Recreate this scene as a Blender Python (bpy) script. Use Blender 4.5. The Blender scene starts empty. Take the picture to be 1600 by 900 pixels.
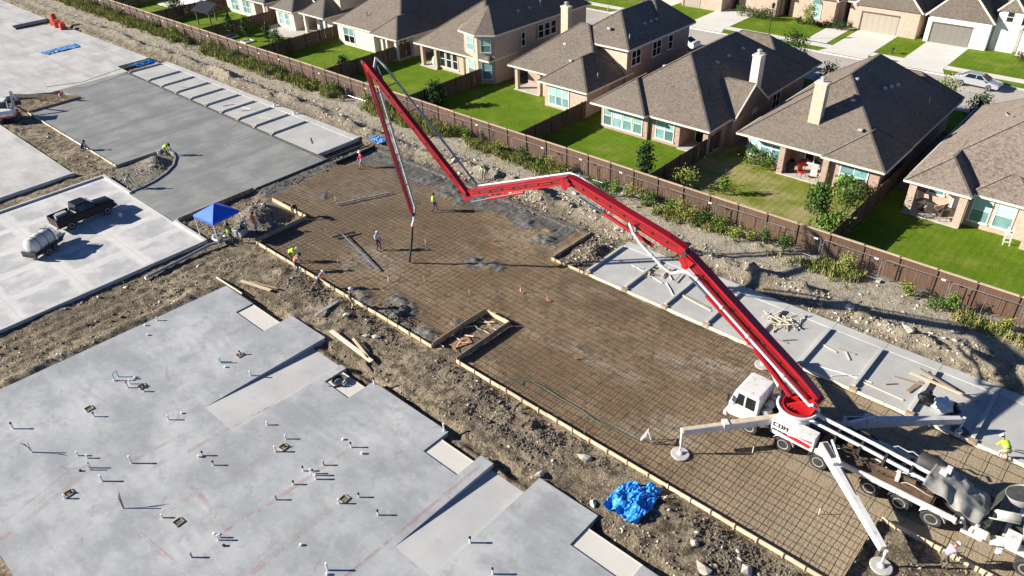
import bpy, bmesh, math, random
import numpy as np
from mathutils import Vector, Matrix
random.seed(7); np.random.seed(7)
S = bpy.context.scene
COL = S.collection
PI = math.pi
def rad(a): return math.radians(a)

# ---------------------------------------------------------------- camera, sky, sun, exposure
CAM_YAW, CAM_PITCH, CAM_ROLL, CAM_H = 133.34, 34.446, -2.205, 30.0
def make_camera():
    y, p, r = rad(CAM_YAW), rad(CAM_PITCH), rad(CAM_ROLL)
    f = Vector((math.cos(y)*math.cos(p), math.sin(y)*math.cos(p), -math.sin(p)))
    ri = Vector((math.sin(y), -math.cos(y), 0)); u = ri.cross(f)
    r2 = math.cos(r)*ri + math.sin(r)*u; u2 = -math.sin(r)*ri + math.cos(r)*u
    cd = bpy.data.cameras.new('camera'); cd.sensor_width = 36; cd.lens = 26.33
    cd.clip_start = .5; cd.clip_end = 3000
    co = bpy.data.objects.new('camera', cd); COL.objects.link(co)
    m = Matrix((r2, u2, -f)).transposed().to_4x4(); m.translation = (0, 0, CAM_H)
    co.matrix_world = m
    S.camera = co
make_camera()
SUN_AZ, SUN_EL = 40.0, 23.0          # direction the light travels to (degrees from +X towards +Y), elevation
w = bpy.data.worlds.new('World'); S.world = w; w.use_nodes = True
nt = w.node_tree; bg = nt.nodes['Background']
sky = nt.nodes.new('ShaderNodeTexSky'); sky.sky_type = 'NISHITA'; sky.sun_disc = False
sky.sun_elevation = rad(SUN_EL); sky.altitude = 150; sky.air_density = .42; sky.dust_density = .0; sky.ozone_density = 5
# the sun stands at azimuth SUN_AZ+180 (from +X); sun_rotation is measured clockwise from +Y
sky.sun_rotation = rad(90 - (SUN_AZ + 180))
nt.links.new(sky.outputs[0], bg.inputs[0]); bg.inputs[1].default_value = .072
sl = bpy.data.lights.new('sun', 'SUN'); sl.energy = 5.0; sl.angle = rad(.5); sl.color = (1, .935, .83)
so = bpy.data.objects.new('sun', sl); COL.objects.link(so)
d = Vector((math.cos(rad(SUN_AZ))*math.cos(rad(SUN_EL)), math.sin(rad(SUN_AZ))*math.cos(rad(SUN_EL)), -math.sin(rad(SUN_EL))))
so.rotation_euler = d.to_track_quat('-Z', 'Y').to_euler(); so.location = (-30, -20, 60)
vs = S.view_settings; vs.view_transform = 'Standard'; vs.look = 'None'; vs.gamma = 1; vs.exposure = 1.05
vs.use_curve_mapping = False

# ---------------------------------------------------------------- materials
MATS = {}
def nodes_of(name):
    m = bpy.data.materials.new(name); m.use_nodes = True
    MATS[name] = m
    t = m.node_tree; return m, t, t.nodes['Principled BSDF']
def N(t, typ, **kw):
    n = t.nodes.new(typ)
    for k, v in kw.items():
        if k.startswith('i_'): n.inputs[k[2:].replace('_', ' ')].default_value = v
        else: setattr(n, k, v)
    return n
def rgb(c): return (c[0], c[1], c[2], 1)
def noise(t, vec, scale, detail=4, rough=.55, stretch=None):
    if stretch:
        mp = N(t, 'ShaderNodeMapping'); mp.inputs['Scale'].default_value = stretch
        t.links.new(vec, mp.inputs[0]); vec = mp.outputs[0]
    n = N(t, 'ShaderNodeTexNoise'); n.inputs['Scale'].default_value = scale
    n.inputs['Detail'].default_value = detail; n.inputs['Roughness'].default_value = rough
    t.links.new(vec, n.inputs['Vector']); return n.outputs['Fac']
def ramp(t, fac, a, b):
    n = N(t, 'ShaderNodeMapRange'); n.inputs[1].default_value = a; n.inputs[2].default_value = b
    n.interpolation_type = 'SMOOTHSTEP'
    t.links.new(fac, n.inputs[0]); return n.outputs[0]
def mix(t, fac, a, b):
    n = N(t, 'ShaderNodeMix', data_type='RGBA')
    if isinstance(fac, (int, float)): n.inputs[0].default_value = fac
    else: t.links.new(fac, n.inputs[0])
    for k, v in ((6, a), (7, b)):
        if isinstance(v, tuple): n.inputs[k].default_value = rgb(v)
        else: t.links.new(v, n.inputs[k])
    return n.outputs[2]
def mth(t, op, a, b=None, c=None):
    n = N(t, 'ShaderNodeMath', operation=op)
    for k, v in ((0, a), (1, b), (2, c)):
        if v is None: continue
        if isinstance(v, (int, float)): n.inputs[k].default_value = v
        else: t.links.new(v, n.inputs[k])
    return n.outputs[0]
def bump(t, bs, h, strength=.4, dist=.02):
    n = N(t, 'ShaderNodeBump'); n.inputs['Strength'].default_value = strength; n.inputs['Distance'].default_value = dist
    t.links.new(h, n.inputs['Height']); t.links.new(n.outputs[0], bs.inputs['Normal'])
def wpos(t): return N(t, 'ShaderNodeNewGeometry').outputs['Position']
def opos(t): return N(t, 'ShaderNodeTexCoord').outputs['Object']
def pmat(name, c, c2=None, scale=3., rough=.7, lo=.35, hi=.65, c3=None, scale3=.6, lo3=.5, hi3=.7, bmp=0, bscale=40, bdist=.01, metal=0, world=False, stretch=None, spec=.5, coat=0, rnd=0):
    m, t, bs = nodes_of(name)
    bs.inputs['Roughness'].default_value = rough; bs.inputs['Metallic'].default_value = metal
    bs.inputs['Specular IOR Level'].default_value = spec; bs.inputs['Coat Weight'].default_value = coat
    v = wpos(t) if world else opos(t)
    col = c
    if c2 is not None: col = mix(t, ramp(t, noise(t, v, scale, 6, .6, stretch), lo, hi), c, c2)
    if c3 is not None: col = mix(t, ramp(t, noise(t, v, scale3, 5, .6), lo3, hi3), col, c3)
    if rnd:
        oi = N(t, 'ShaderNodeObjectInfo'); hs = N(t, 'ShaderNodeHueSaturation')
        f = N(t, 'ShaderNodeMapRange'); f.inputs[3].default_value = 1-rnd; f.inputs[4].default_value = 1+rnd
        t.links.new(oi.outputs['Random'], f.inputs[0]); t.links.new(f.outputs[0], hs.inputs['Value'])
        if isinstance(col, tuple): hs.inputs['Color'].default_value = rgb(col)
        else: t.links.new(col, hs.inputs['Color'])
        col = hs.outputs[0]
    if isinstance(col, tuple): bs.inputs['Base Color'].default_value = rgb(col)
    else: t.links.new(col, bs.inputs['Base Color'])
    if bmp: bump(t, bs, noise(t, v, bscale, 5, .65), bmp, bdist)
    return m

# ---------------------------------------------------------------- mesh building
class MB:
    def __init__(s): s.v = []; s.f = []; s.m = []
    def add(s, vs, fs, m=0):
        o = len(s.v); s.v += [tuple(p) for p in vs]
        for f in fs: s.f.append(tuple(i+o for i in f)); s.m.append(m)
        return s
    def box(s, c, d, rz=0, m=0, tx=0, ty=0):
        x, y, z = d[0]/2, d[1]/2, d[2]/2
        R = Matrix.Rotation(rz, 3, 'Z') @ Matrix.Rotation(ty, 3, 'Y') @ Matrix.Rotation(tx, 3, 'X')
        vs = [Vector(c) + R @ Vector((a*x, b*y, e*z)) for a, b, e in ((-1,-1,-1),(1,-1,-1),(1,1,-1),(-1,1,-1),(-1,-1,1),(1,-1,1),(1,1,1),(-1,1,1))]
        return s.add(vs, [(0,3,2,1),(4,5,6,7),(0,1,5,4),(1,2,6,5),(2,3,7,6),(3,0,4,7)], m)
    def bb(s, x0, x1, y0, y1, z0, z1, m=0):
        return s.box(((x0+x1)/2, (y0+y1)/2, (z0+z1)/2), (abs(x1-x0), abs(y1-y0), abs(z1-z0)), m=m)
    def beam(s, a, b, w, h, w2=None, h2=None, m=0, up=(0, 0, 1)):
        a, b = Vector(a), Vector(b); dr = (b-a).normalized(); up = Vector(up)
        sd = dr.cross(up)
        if sd.length < 1e-4: sd = dr.cross(Vector((0, 1, 0)))
        sd.normalize(); u = sd.cross(dr)
        w2 = w if w2 is None else w2; h2 = h if h2 is None else h2
        vs = []
        for p, ww, hh in ((a, w, h), (b, w2, h2)):
            for i, j in ((-1,-1),(1,-1),(1,1),(-1,1)): vs.append(p + sd*(i*ww/2) + u*(j*hh/2))
        return s.add(vs, [(3,2,1,0),(4,5,6,7),(0,1,5,4),(1,2,6,5),(2,3,7,6),(3,0,4,7)], m)
    def path(s, pts, r, n=8, m=0, caps=True):
        pts = [Vector(p) for p in pts]; k = len(pts)
        rs = r if isinstance(r, (list, tuple)) else [r]*k
        ref = Vector((0, 0, 1)); o = len(s.v); prev = None
        for i, p in enumerate(pts):
            t = (pts[min(i+1, k-1)] - pts[max(i-1, 0)]).normalized()
            if prev is None:
                a = t.cross(ref)
                if a.length < .05: a = t.cross(Vector((0, 1, 0)))
            else: a = prev - t*prev.dot(t)
            a.normalize(); prev = a; b = t.cross(a)
            for j in range(n):
                q = 2*PI*j/n; s.v.append(tuple(p + (a*math.cos(q) + b*math.sin(q))*rs[i]))
        for i in range(k-1):
            for j in range(n):
                s.f.append((o+i*n+j, o+i*n+(j+1) % n, o+(i+1)*n+(j+1) % n, o+(i+1)*n+j)); s.m.append(m)
        if caps:
            s.f.append(tuple(o+j for j in range(n))[::-1]); s.m.append(m)
            s.f.append(tuple(o+(k-1)*n+j for j in range(n))); s.m.append(m)
        return s
    def tube(s, a, b, r, r2=None, n=8, m=0): return s.path([a, b], [r, r if r2 is None else r2], n, m)
    def prism(s, poly, z0, z1, m=0):
        k = len(poly); vs = [(x, y, z0) for x, y in poly] + [(x, y, z1) for x, y in poly]
        fs = [tuple(range(k))[::-1], tuple(range(k, 2*k))] + [(i, (i+1) % k, k+(i+1) % k, k+i) for i in range(k)]
        return s.add(vs, fs, m)
    def ext(s, pts, vec, m=0):
        k = len(pts); vec = Vector(vec); vs = [Vector(p) for p in pts]; vs += [p+vec for p in vs]
        return s.add(vs, [tuple(range(k))[::-1], tuple(range(k, 2*k))] + [(i, (i+1) % k, k+(i+1) % k, k+i) for i in range(k)], m)
    def lathe(s, c, axis, prof, n=16, m=0):
        ax = Vector(axis).normalized(); a = ax.cross(Vector((0, 0, 1)))
        if a.length < .05: a = ax.cross(Vector((0, 1, 0)))
        a.normalize(); b = ax.cross(a); c = Vector(c); o = len(s.v); k = len(prof)
        for r, h in prof:
            for j in range(n):
                q = 2*PI*j/n; s.v.append(tuple(c + ax*h + (a*math.cos(q)+b*math.sin(q))*r))
        for i in range(k-1):
            for j in range(n):
                s.f.append((o+i*n+j, o+i*n+(j+1) % n, o+(i+1)*n+(j+1) % n, o+(i+1)*n+j)); s.m.append(m)
        s.f.append(tuple(o+j for j in range(n))[::-1]); s.m.append(m)
        s.f.append(tuple(o+(k-1)*n+j for j in range(n))); s.m.append(m)
        return s
    def mesh(s, name, mats, smooth=False):
        me = bpy.data.meshes.new(name); me.from_pydata(s.v, [], s.f)
        mats = mats if isinstance(mats, (list, tuple)) else [mats]
        for q in mats: me.materials.append(MATS[q] if isinstance(q, str) else q)
        if len(mats) > 1: me.polygons.foreach_set('material_index', s.m)
        bm = bmesh.new(); bm.from_mesh(me); bmesh.ops.recalc_face_normals(bm, faces=bm.faces); bm.to_mesh(me); bm.free()
        if smooth: 
            me.polygons.foreach_set('use_smooth', [True]*len(me.polygons))
            me.set_sharp_from_angle(angle=rad(40))
        return me
    def build(s, name, mats, parent=None, smooth=False, bevel=0, world=False):
        o = bpy.data.objects.new(name, s.mesh(name, mats, smooth)); COL.objects.link(o)
        if parent is not None:
            o.parent = parent
            if world:
                p = parent; off = Vector((0, 0, 0))
                while p is not None: off += p.location; p = p.parent
                o.location = -off
        if bevel:
            b = o.modifiers.new('bevel', 'BEVEL'); b.width = bevel; b.segments = 2; b.limit_method = 'ANGLE'
        return o
def tag(o, label=None, cat=None, group=None, kind=None):
    if label: o['label'] = label
    if cat: o['category'] = cat
    if group: o['group'] = group
    if kind: o['kind'] = kind
    return o
def thing(name, label, cat, loc=(0, 0, 0), rz=0, group=None):
    o = bpy.data.objects.new(name, None); COL.objects.link(o); o.empty_display_size = .3
    o.location = loc; o.rotation_euler = (0, 0, rz); return tag(o, label, cat, group)
def inst(me, name, parent=None, loc=(0, 0, 0), rz=0, scale=None):
    o = bpy.data.objects.new(name, me); COL.objects.link(o); o.parent = parent
    o.location = loc; o.rotation_euler = (0, 0, rz)
    if scale: o.scale = scale
    return o
def copy_tree(o, parent=None):
    c = o.copy(); COL.objects.link(c); c.parent = parent
    for ch in list(o.children): copy_tree(ch, c)
    return c
# smooth value noise on arrays
_T = np.random.RandomState(3).rand(256, 256)
def vn(x, y, s, seed=0):
    x = np.asarray(x, float)/s + seed*17.3; y = np.asarray(y, float)/s + seed*5.7
    xi = np.floor(x).astype(int); yi = np.floor(y).astype(int); fx = x-xi; fy = y-yi
    fx = fx*fx*(3-2*fx); fy = fy*fy*(3-2*fy)
    g = lambda a, b: _T[a % 256, b % 256]
    return (g(xi, yi)*(1-fx)+g(xi+1, yi)*fx)*(1-fy) + (g(xi, yi+1)*(1-fx)+g(xi+1, yi+1)*fx)*fy
ORD = ['first', 'second', 'third', 'fourth', 'fifth', 'sixth', 'seventh', 'eighth', 'ninth', 'tenth', 'eleventh', 'twelfth']
GARDENS = [(-190, -135.5, 'the upper left corner gardens'), (-135.5, -120.5, 'the white walled house'), (-120.5, -105.6, 'the pavilion garden'), (-105.6, -90.8, 'the paved terrace garden'), (-90.8, -76.3, 'the boom tip lawn'), (-76.3, -61.4, 'the bay windowed house'), (-61.4, -45.3, 'the white chimney house'), (-45.3, -30.6, 'the broad dark roof'), (-30.6, -15.0, 'the red grill patio'), (-15.0, 40, 'the rightmost lawn')]
_CNT = {}
def which(x, key):
    g = [n for a, b, n in GARDENS if a <= x < b][0]; k = (key, g); _CNT[k] = _CNT.get(k, -1)+1
    return ORD[min(11, _CNT[k])], g
def fbm(x, y, s, o=4, seed=0):
    r = 0; a = .5
    for i in range(o): r = r + a*(vn(x, y, s, seed+i)-.5)*2; s *= .5; a *= .5
    return r
# ---------------------------------------------------------------- surface materials
def dirt_mat():
    m, t, bs = nodes_of('dirt'); v = wpos(t); bs.inputs['Roughness'].default_value = .95; bs.inputs['Specular IOR Level'].default_value = .15
    n1 = noise(t, v, .22, 6, .6); n2 = noise(t, v, 1.6, 6, .65); n3 = noise(t, v, 9, 5, .7); n4 = noise(t, v, 30, 3, .6)
    c = mix(t, ramp(t, n1, .36, .66), (.215, .17, .115), (.40, .33, .23))
    c = mix(t, ramp(t, n2, .44, .60), c, (.115, .09, .062))
    c = mix(t, ramp(t, n3, .52, .68), c, (.52, .455, .345))
    c = mix(t, ramp(t, noise(t, v, 5.5, 4, .7), .56, .66), c, (.075, .062, .046))
    c = mix(t, ramp(t, n4, .57, .68), c, (.06, .05, .038))
    # paler crushed limestone towards the boundary fence, browner clay by the building slab
    sx = N(t, 'ShaderNodeSeparateXYZ'); t.links.new(v, sx.inputs[0])
    f = mth(t, 'MULTIPLY', ramp(t, sx.outputs[1], 41.5, 45.5), ramp(t, n2, .30, .55))
    c = mix(t, mth(t, 'MULTIPLY', f, .75), c, (.52, .475, .38))
    t.links.new(c, bs.inputs['Base Color'])
    h = mth(t, 'ADD', mth(t, 'MULTIPLY', n3, 1.0), mth(t, 'MULTIPLY', n4, .5))
    h = mth(t, 'ADD', h, mth(t, 'MULTIPLY', noise(t, v, 3.2, 4, .65), 1.6))
    bump(t, bs, h, 1.0, .13)
dirt_mat()
def concrete(name, a, b, stain=(.30, .29, .27), blue=0, sweep=None, s1=.35, stainlo=.58, speck=True, rough=.75, crack=False):
    m, t, bs = nodes_of(name); v = wpos(t); bs.inputs['Roughness'].default_value = rough; bs.inputs['Specular IOR Level'].default_value = .3
    c = mix(t, ramp(t, noise(t, v, s1, 7, .62), .33, .68), a, b)
    if sweep:
        n = noise(t, v, .5, 5, .6, sweep); c = mix(t, mth(t, 'MULTIPLY', ramp(t, n, .45, .7), .75), c, stain)
    c = mix(t, mth(t, 'MULTIPLY', ramp(t, noise(t, v, .9, 6, .7), stainlo, stainlo+.16), .6), c, stain)
    c = mix(t, mth(t, 'MULTIPLY', ramp(t, noise(t, v, 4, 5, .7), .5, .8), .22), c, (.72, .70, .66))
    if crack:
        vo = N(t, 'ShaderNodeTexVoronoi', feature='DISTANCE_TO_EDGE'); vo.inputs['Scale'].default_value = .13
        nn = N(t, 'ShaderNodeTexNoise'); nn.inputs['Scale'].default_value = .8; nn.inputs['Detail'].default_value = 5; t.links.new(v, nn.inputs['Vector'])
        t.links.new(mix(t, .35, v, nn.outputs['Color']), vo.inputs['Vector'])
        cm = mth(t, 'MULTIPLY', ramp(t, vo.outputs['Distance'], .006, .002), ramp(t, noise(t, v, .4, 3), .54, .60))
        c = mix(t, mth(t, 'MULTIPLY', cm, .4), c, (.2, .195, .19))
        wa = N(t, 'ShaderNodeTexWave', wave_type='RINGS'); wa.inputs['Scale'].default_value = .55; wa.inputs['Distortion'].default_value = 9; wa.inputs['Detail'].default_value = 4; wa.inputs['Detail Scale'].default_value = .5
        t.links.new(v, wa.inputs['Vector'])
        c = mix(t, mth(t, 'MULTIPLY', mth(t, 'MULTIPLY', wa.outputs['Fac'], ramp(t, noise(t, v, .3, 4), .45, .65)), .28), c, stain)
        c = mix(t, mth(t, 'MULTIPLY', ramp(t, noise(t, v, .55, 6, .75), .60, .72), .4), c, (.45, .40, .32))
    if speck: c = mix(t, ramp(t, noise(t, v, 26, 2, .5), .70, .74), c, (.22, .19, .15))
    t.links.new(c, bs.inputs['Base Color'])
    bump(t, bs, noise(t, v, 18, 6, .7), .25, .01)
    return t, bs, v, c
concrete('slab_concrete', (.32, .335, .35), (.475, .485, .485), stain=(.265, .275, .282), stainlo=.50, speck=False, s1=.25, sweep=(.55, .9, 1), crack=True)
concrete('strip_concrete', (.40, .40, .38), (.50, .495, .47), stain=(.32, .30, .26), stainlo=.60)
concrete('wet_concrete', (.215, .218, .205), (.315, .315, .295), stain=(.185, .188, .18), sweep=(1.6, .16, 1), stainlo=.60, speck=False, rough=.55)
concrete('pale_concrete', (.44, .43, .415), (.56, .55, .525), stain=(.33, .32, .30), sweep=(.3, 1.2, 1), stainlo=.57)
concrete('porch_concrete', (.58, .56, .50), (.63, .61, .55), stain=(.52, .49, .43), speck=False)
concrete('apron_concrete', (.45, .45, .44), (.53, .525, .505), stain=(.36, .355, .34), speck=False)
concrete('curb_concrete', (.44, .44, .42), (.55, .54, .51), stain=(.33, .31, .28))
concrete('street_concrete', (.43, .39, .345), (.48, .44, .39), stain=(.38, .345, .305))
concrete('drive_concrete', (.66, .635, .58), (.72, .695, .64), stain=(.58, .55, .50), speck=False)
def panel_concrete():
    t, bs, v, c = concrete('panel_concrete', (.54, .53, .515), (.64, .63, .61), stain=(.42, .40, .37))
    sx = N(t, 'ShaderNodeSeparateXYZ'); t.links.new(v, sx.inputs[0])
    wob = mth(t, 'MULTIPLY', mth(t, 'SUBTRACT', noise(t, v, .8, 4), .5), 1.1)
    ds = []
    for k, per, off in ((0, 3.7, 53.3), (1, 4.6, -2.2)):
        q = mth(t, 'ADD', mth(t, 'ADD', sx.outputs[k], off+740.), wob)
        ds.append(mth(t, 'ABSOLUTE', mth(t, 'SUBTRACT', mth(t, 'FRACT', mth(t, 'DIVIDE', q, per)), .5)))
    dd = mth(t, 'MAXIMUM', ds[0], ds[1])
    f = ramp(t, dd, .43, .34)
    f = mth(t, 'MULTIPLY', f, ramp(t, noise(t, v, .5, 5, .6), .30, .62))
    c2 = mix(t, mth(t, 'MULTIPLY', f, .75), c, (.335, .34, .345))
    j = []
    for k, per, off in ((0, 3.7, 53.3), (1, 4.6, -2.2)):
        q = mth(t, 'ADD', sx.outputs[k], off+740.)
        j.append(mth(t, 'ABSOLUTE', mth(t, 'SUBTRACT', mth(t, 'FRACT', mth(t, 'DIVIDE', q, per)), .5)))
    c2 = mix(t, mth(t, 'MULTIPLY', ramp(t, mth(t, 'MAXIMUM', j[0], j[1]), .493, .499), .5), c2, (.3, .29, .27))
    t.links.new(c2, bs.inputs['Base Color'])
panel_concrete()
def sand_mat():
    m, t, bs = nodes_of('sand'); v = wpos(t); bs.inputs['Roughness'].default_value = .95; bs.inputs['Specular IOR Level'].default_value = .1
    c = mix(t, ramp(t, noise(t, v, .16, 5, .6), .40, .62), (.225, .158, .094), (.315, .232, .145))
    c = mix(t, ramp(t, noise(t, v, .30, 5, .65, (.35, 1, 1)), .50, .70), c, (.40, .34, .255))
    c = mix(t, ramp(t, noise(t, v, 2.2, 5, .7), .50, .66), c, (.15, .108, .068))
    c = mix(t, mth(t, 'MULTIPLY', ramp(t, noise(t, v, .45, 6, .75), .48, .66), .7), c, (.135, .102, .068))
    c = mix(t, ramp(t, noise(t, v, 14, 3, .6), .62, .74), c, (.12, .092, .062))
    sx = N(t, 'ShaderNodeSeparateXYZ'); t.links.new(v, sx.inputs[0])
    wet = mth(t, 'MULTIPLY', ramp(t, sx.outputs[0], -33, -50), .5)
    c = mix(t, wet, c, (.165, .132, .094))
    dry = mth(t, 'MULTIPLY', ramp(t, mth(t, 'ADD', sx.outputs[0], mth(t, 'MULTIPLY', noise(t, v, .3, 3), 8)), -13, 1), .85)
    c = mix(t, dry, c, (.44, .355, .245))
    c = mix(t, ramp(t, noise(t, v, 6.5, 4, .75), .60, .70), c, (.085, .066, .045))
    c = mix(t, ramp(t, noise(t, v, 11, 3, .7), .64, .72), c, (.46, .39, .29))
    t.links.new(c, bs.inputs['Base Color']); bump(t, bs, noise(t, v, 7, 6, .8), 1.0, .09)
sand_mat()
def lawn_mat(name, a, b, dry, dlo):
    m, t, bs = nodes_of(name); v = wpos(t); bs.inputs['Roughness'].default_value = .9; bs.inputs['Specular IOR Level'].default_value = .1
    c = mix(t, ramp(t, noise(t, v, .5, 6, .7), .35, .65), a, b)
    c = mix(t, ramp(t, noise(t, v, .28, 5, .65), dlo, dlo+.22), c, dry)
    wv = N(t, 'ShaderNodeTexWave'); wv.bands_direction = 'X'; wv.inputs['Scale'].default_value = .55; wv.inputs['Distortion'].default_value = 1.2; t.links.new(v, wv.inputs['Vector'])
    c = mix(t, mth(t, 'MULTIPLY', wv.outputs['Fac'], .22), c, tuple(x*.6 for x in a))
    c = mix(t, mth(t, 'MULTIPLY', ramp(t, noise(t, v, 1.3, 5, .7), .60, .74), .55), c, (.30, .27, .12))
    c = mix(t, mth(t, 'MULTIPLY', ramp(t, noise(t, v, 9, 4, .7), .45, .7), .5), c, (.055, .12, .006))
    t.links.new(c, bs.inputs['Base Color']); bump(t, bs, noise(t, v, 9, 6, .8), 1.0, .12)
lawn_mat('lawn_green', (.115, .205, .010), (.165, .255, .018), (.28, .30, .06), .50)
lawn_mat('lawn_dry', (.17, .23, .020), (.25, .28, .05), (.43, .36, .17), .38)
pmat('gravel_dark', (.12, .105, .085), (.22, .195, .16), 5, .95, bmp=.8, bscale=14, bdist=.06, world=True)
pmat('wet_mix', (.095, .09, .078), (.185, .175, .15), 4, .55, bmp=.9, bscale=9, bdist=.08, world=True)
pmat('chalk', (.60, .34, .29), (.52, .40, .36), 2.5, .9, world=True)
pmat('lumber', (.60, .46, .28), (.70, .57, .38), 2, .8, bmp=.2, rnd=.18, stretch=(1, 8, 8))
pmat('lumber_old', (.30, .22, .15), (.42, .33, .23), 2, .85, rnd=.2)
pmat('rebar_steel', (.055, .038, .026), (.085, .05, .03), 8, .8, metal=.3)
pmat('wood_pale', (.66, .58, .44), (.74, .66, .52), 3, .8, rnd=.15)

# ---------------------------------------------------------------- open ground
def blk(x, a, b, s=.25): return 1/(1+np.exp(-(x-a)/s)) * 1/(1+np.exp((x-b)/s))
def rect(x, y, x0, x1, y0, y1, s=.12): return blk(x, x0, x1, s)*blk(y, y0, y1, s)
SLABS = [(-175, -101.2, 22.4, 41.8), (-101.2, -58.4, 23., 42.), (-73.6, -58.4, 21.2, 42), (-95, -75.2, -5, 19.6), (-72.2, -53.4, -5, 21.1), (-46.4, -9, -5, 18.9), (-27.0, 14, 36.6, 42.), (-9.3, 14, -5, 18.9)]
ISLE = [(-73.4, -66.9, 21.3, 27.9)]
LUMPS = [(-34.4, 32.8, 1.1, .22), (-33.0, 33.2, .9, .14), (-30.9, 24.4, .6, .30), (-33.9, 25.4, .9, .22), (-35.4, 25.7, .8, .22), (-38.2, 24.7, .7, .20), (-37.0, 24.0, .8, .28), (-34.0, 24.2, .8, .3), (-44.3, 39.3, 1.2, .25), (-42.2, 38.6, .8, .18), (-35.5, 39.6, 1.0, .22), (-32.5, 38.4, 1.0, .2), (-47.5, 39.6, 1.2, .2), (-30.0, 26.5, .5, .25), (-52.5, 32.0, .8, .12), (-45.5, 36.0, .7, .1)]
def ground_z(x, y):
    x = np.asarray(x, float); y = np.asarray(y, float)
    z = -.20 + .10*fbm(x, y, 5, 3, 1) + .17*np.abs(fbm(x, y, 1.3, 4, 5)) + .11*np.abs(fbm(x, y, .75, 3, 9)) + .06*fbm(x, y, .38, 2, 13)
    # spoil ridges between the parking strip and the fence, and a worn track beside them
    side = blk(y, 42.4, 48.4, .35)
    ridge = np.exp(-((y-43.7-.8*fbm(x, y, 7, 2, 21))/.7)**2)*(.36+.75*np.clip(fbm(x, y, 6, 3, 23)+.35, 0, 1))
    ridge *= (.35+.65*blk(x, -46, 20, 2)) + .35*blk(x, -100, -52, 3)
    z = z + ridge*(1+1.3*fbm(x, y, 1.1, 4, 31)) + side*(.12+.16*np.clip(fbm(x, y, 1.8, 4, 33), 0, 1))
    track = np.exp(-((y-46.2)/.9)**2); z = z*(1-.65*track) + .65*track*(-.02+.03*fbm(x, y, 2, 2, 3))
    z = z - .30*np.exp(-((y-19.35)/.35)**2)*blk(x, -46, 6, .5) + .16*fbm(x, y, 2.6, 4, 35)*blk(y, 19.5, 23.2, .3)*blk(x, -46, 4, .5) + .14*fbm(x, y, 2.2, 4, 37)*blk(x, -53.2, -46.6, .3)*blk(y, -3, 23, .4)
    # lumpy spoil next to the form boards
    sp = np.exp(-((y-22.5)/.55)**2)*blk(x, -47, -4, .8); z = z + sp*(.05+.34*np.clip(fbm(x, y, 1.1, 4, 41)+.1, 0, 1))
    sp = np.exp(-((y-20.6)/1.2)**2)*blk(x, -12, 3, .8); z = z + sp*.42*np.clip(fbm(x, y, 1.4, 4, 47)+.3, 0, 1.2)
    # wheel ruts in the bare ground in front of the building slab and along its end
    for yy in (20.3, 21.4): z = z - .06*np.exp(-((y-yy-.35*fbm(x, y, 8, 2, 51))/.16)**2)*blk(x, -46, -8, .8)
    for xx in (-51.6, -50.6, -49.4, -48.5): z = z - .085*np.exp(-((x-xx-.5*fbm(x, y, 7, 2, 55))/.17)**2)*blk(y, -2, 21, .8)
    z = z + .22*np.exp(-((x+47.3-.3*fbm(x, y, 4, 2, 58))/.45)**2)*blk(y, -2, 18, .8)
    # gravel heap by the tent, heaps inside the island and at the strip's end
    z = z + 1.15*np.exp(-(((x+53.6)/1.5)**2+((y-26.3)/1.5)**2)**1.3)*(1+.25*fbm(x, y, 1.2, 3, 61))
    z = z + .75*np.exp(-(((x+71.2)/1.3)**2+((y-25.6)/1.0)**2)**1.2)*(1+.5*fbm(x, y, 1.0, 3, 63))
    z = z + .45*np.exp(-(((x+28.4)/1.0)**2+((y-39.5)/1.5)**2))*(1+.9*fbm(x, y, 1.0, 3, 65))
    z = z + .40*np.exp(-(((x+59.2)/.8)**2+((y-39.6)/2.0)**2))*(1+.9*fbm(x, y, .8, 3, 67))
    flat = rect(x, y, -58.2, 20, 23.75, 36.5)*(1-rect(x, y, -29.4, -27.4, 23, 28.4))*(1-rect(x, y, -3.2, 20, 20, 28.5))*(1-rect(x, y, -59, -50.3, 20, 28.4, .3))*(1-rect(x, y, -30.2, -27, 36.3, 37))
    flat2 = rect(x, y, -58.2, -30.4, 36, 41.3)
    fl = np.clip(flat+flat2, 0, 1)
    rz = -.125+.02*fbm(x, y, 2.5, 3, 71)
    wet = .30*np.clip(np.abs(fbm(x, y, .9, 4, 73))+.02, 0, 1)*(blk(y, 39.3, 41.5, .5)*blk(x, -58, -31, .5)+blk(x, -58.5, -56.3, .4)*blk(y, 28, 37, .3)+blk(y, 23.6, 25., .2)*blk(x, -36, -29.6, .4))
    for lx, ly, lr, lh in LUMPS: wet = wet + 1.0*lh*np.exp(-((x-lx)/lr)**2-((y-ly)/(lr*.75))**2)*np.clip(.25+2.6*np.abs(fbm(x, y, .5, 3, 75)), 0, 1.8)
    edge = -57.2+1.3*fbm(x, y, 2.2, 3, 77); sl_ = np.clip((edge-x)/1.2, 0, 1)*blk(y, 28.8, 36.5, .1); wet = wet*(1-sl_)+sl_*(.115+.05*fbm(x, y, .6, 3, 87))
    z = z*(1-fl)+fl*(rz+wet)
    for s in SLABS:
        k = rect(x, y, s[0]+.12, s[1]-.12, s[2]+.12, s[3]-.12, .05)
        for q in ISLE: k = k*(1-rect(x, y, *q, .1))
        z = z*(1-k)-.55*k
    return z
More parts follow.
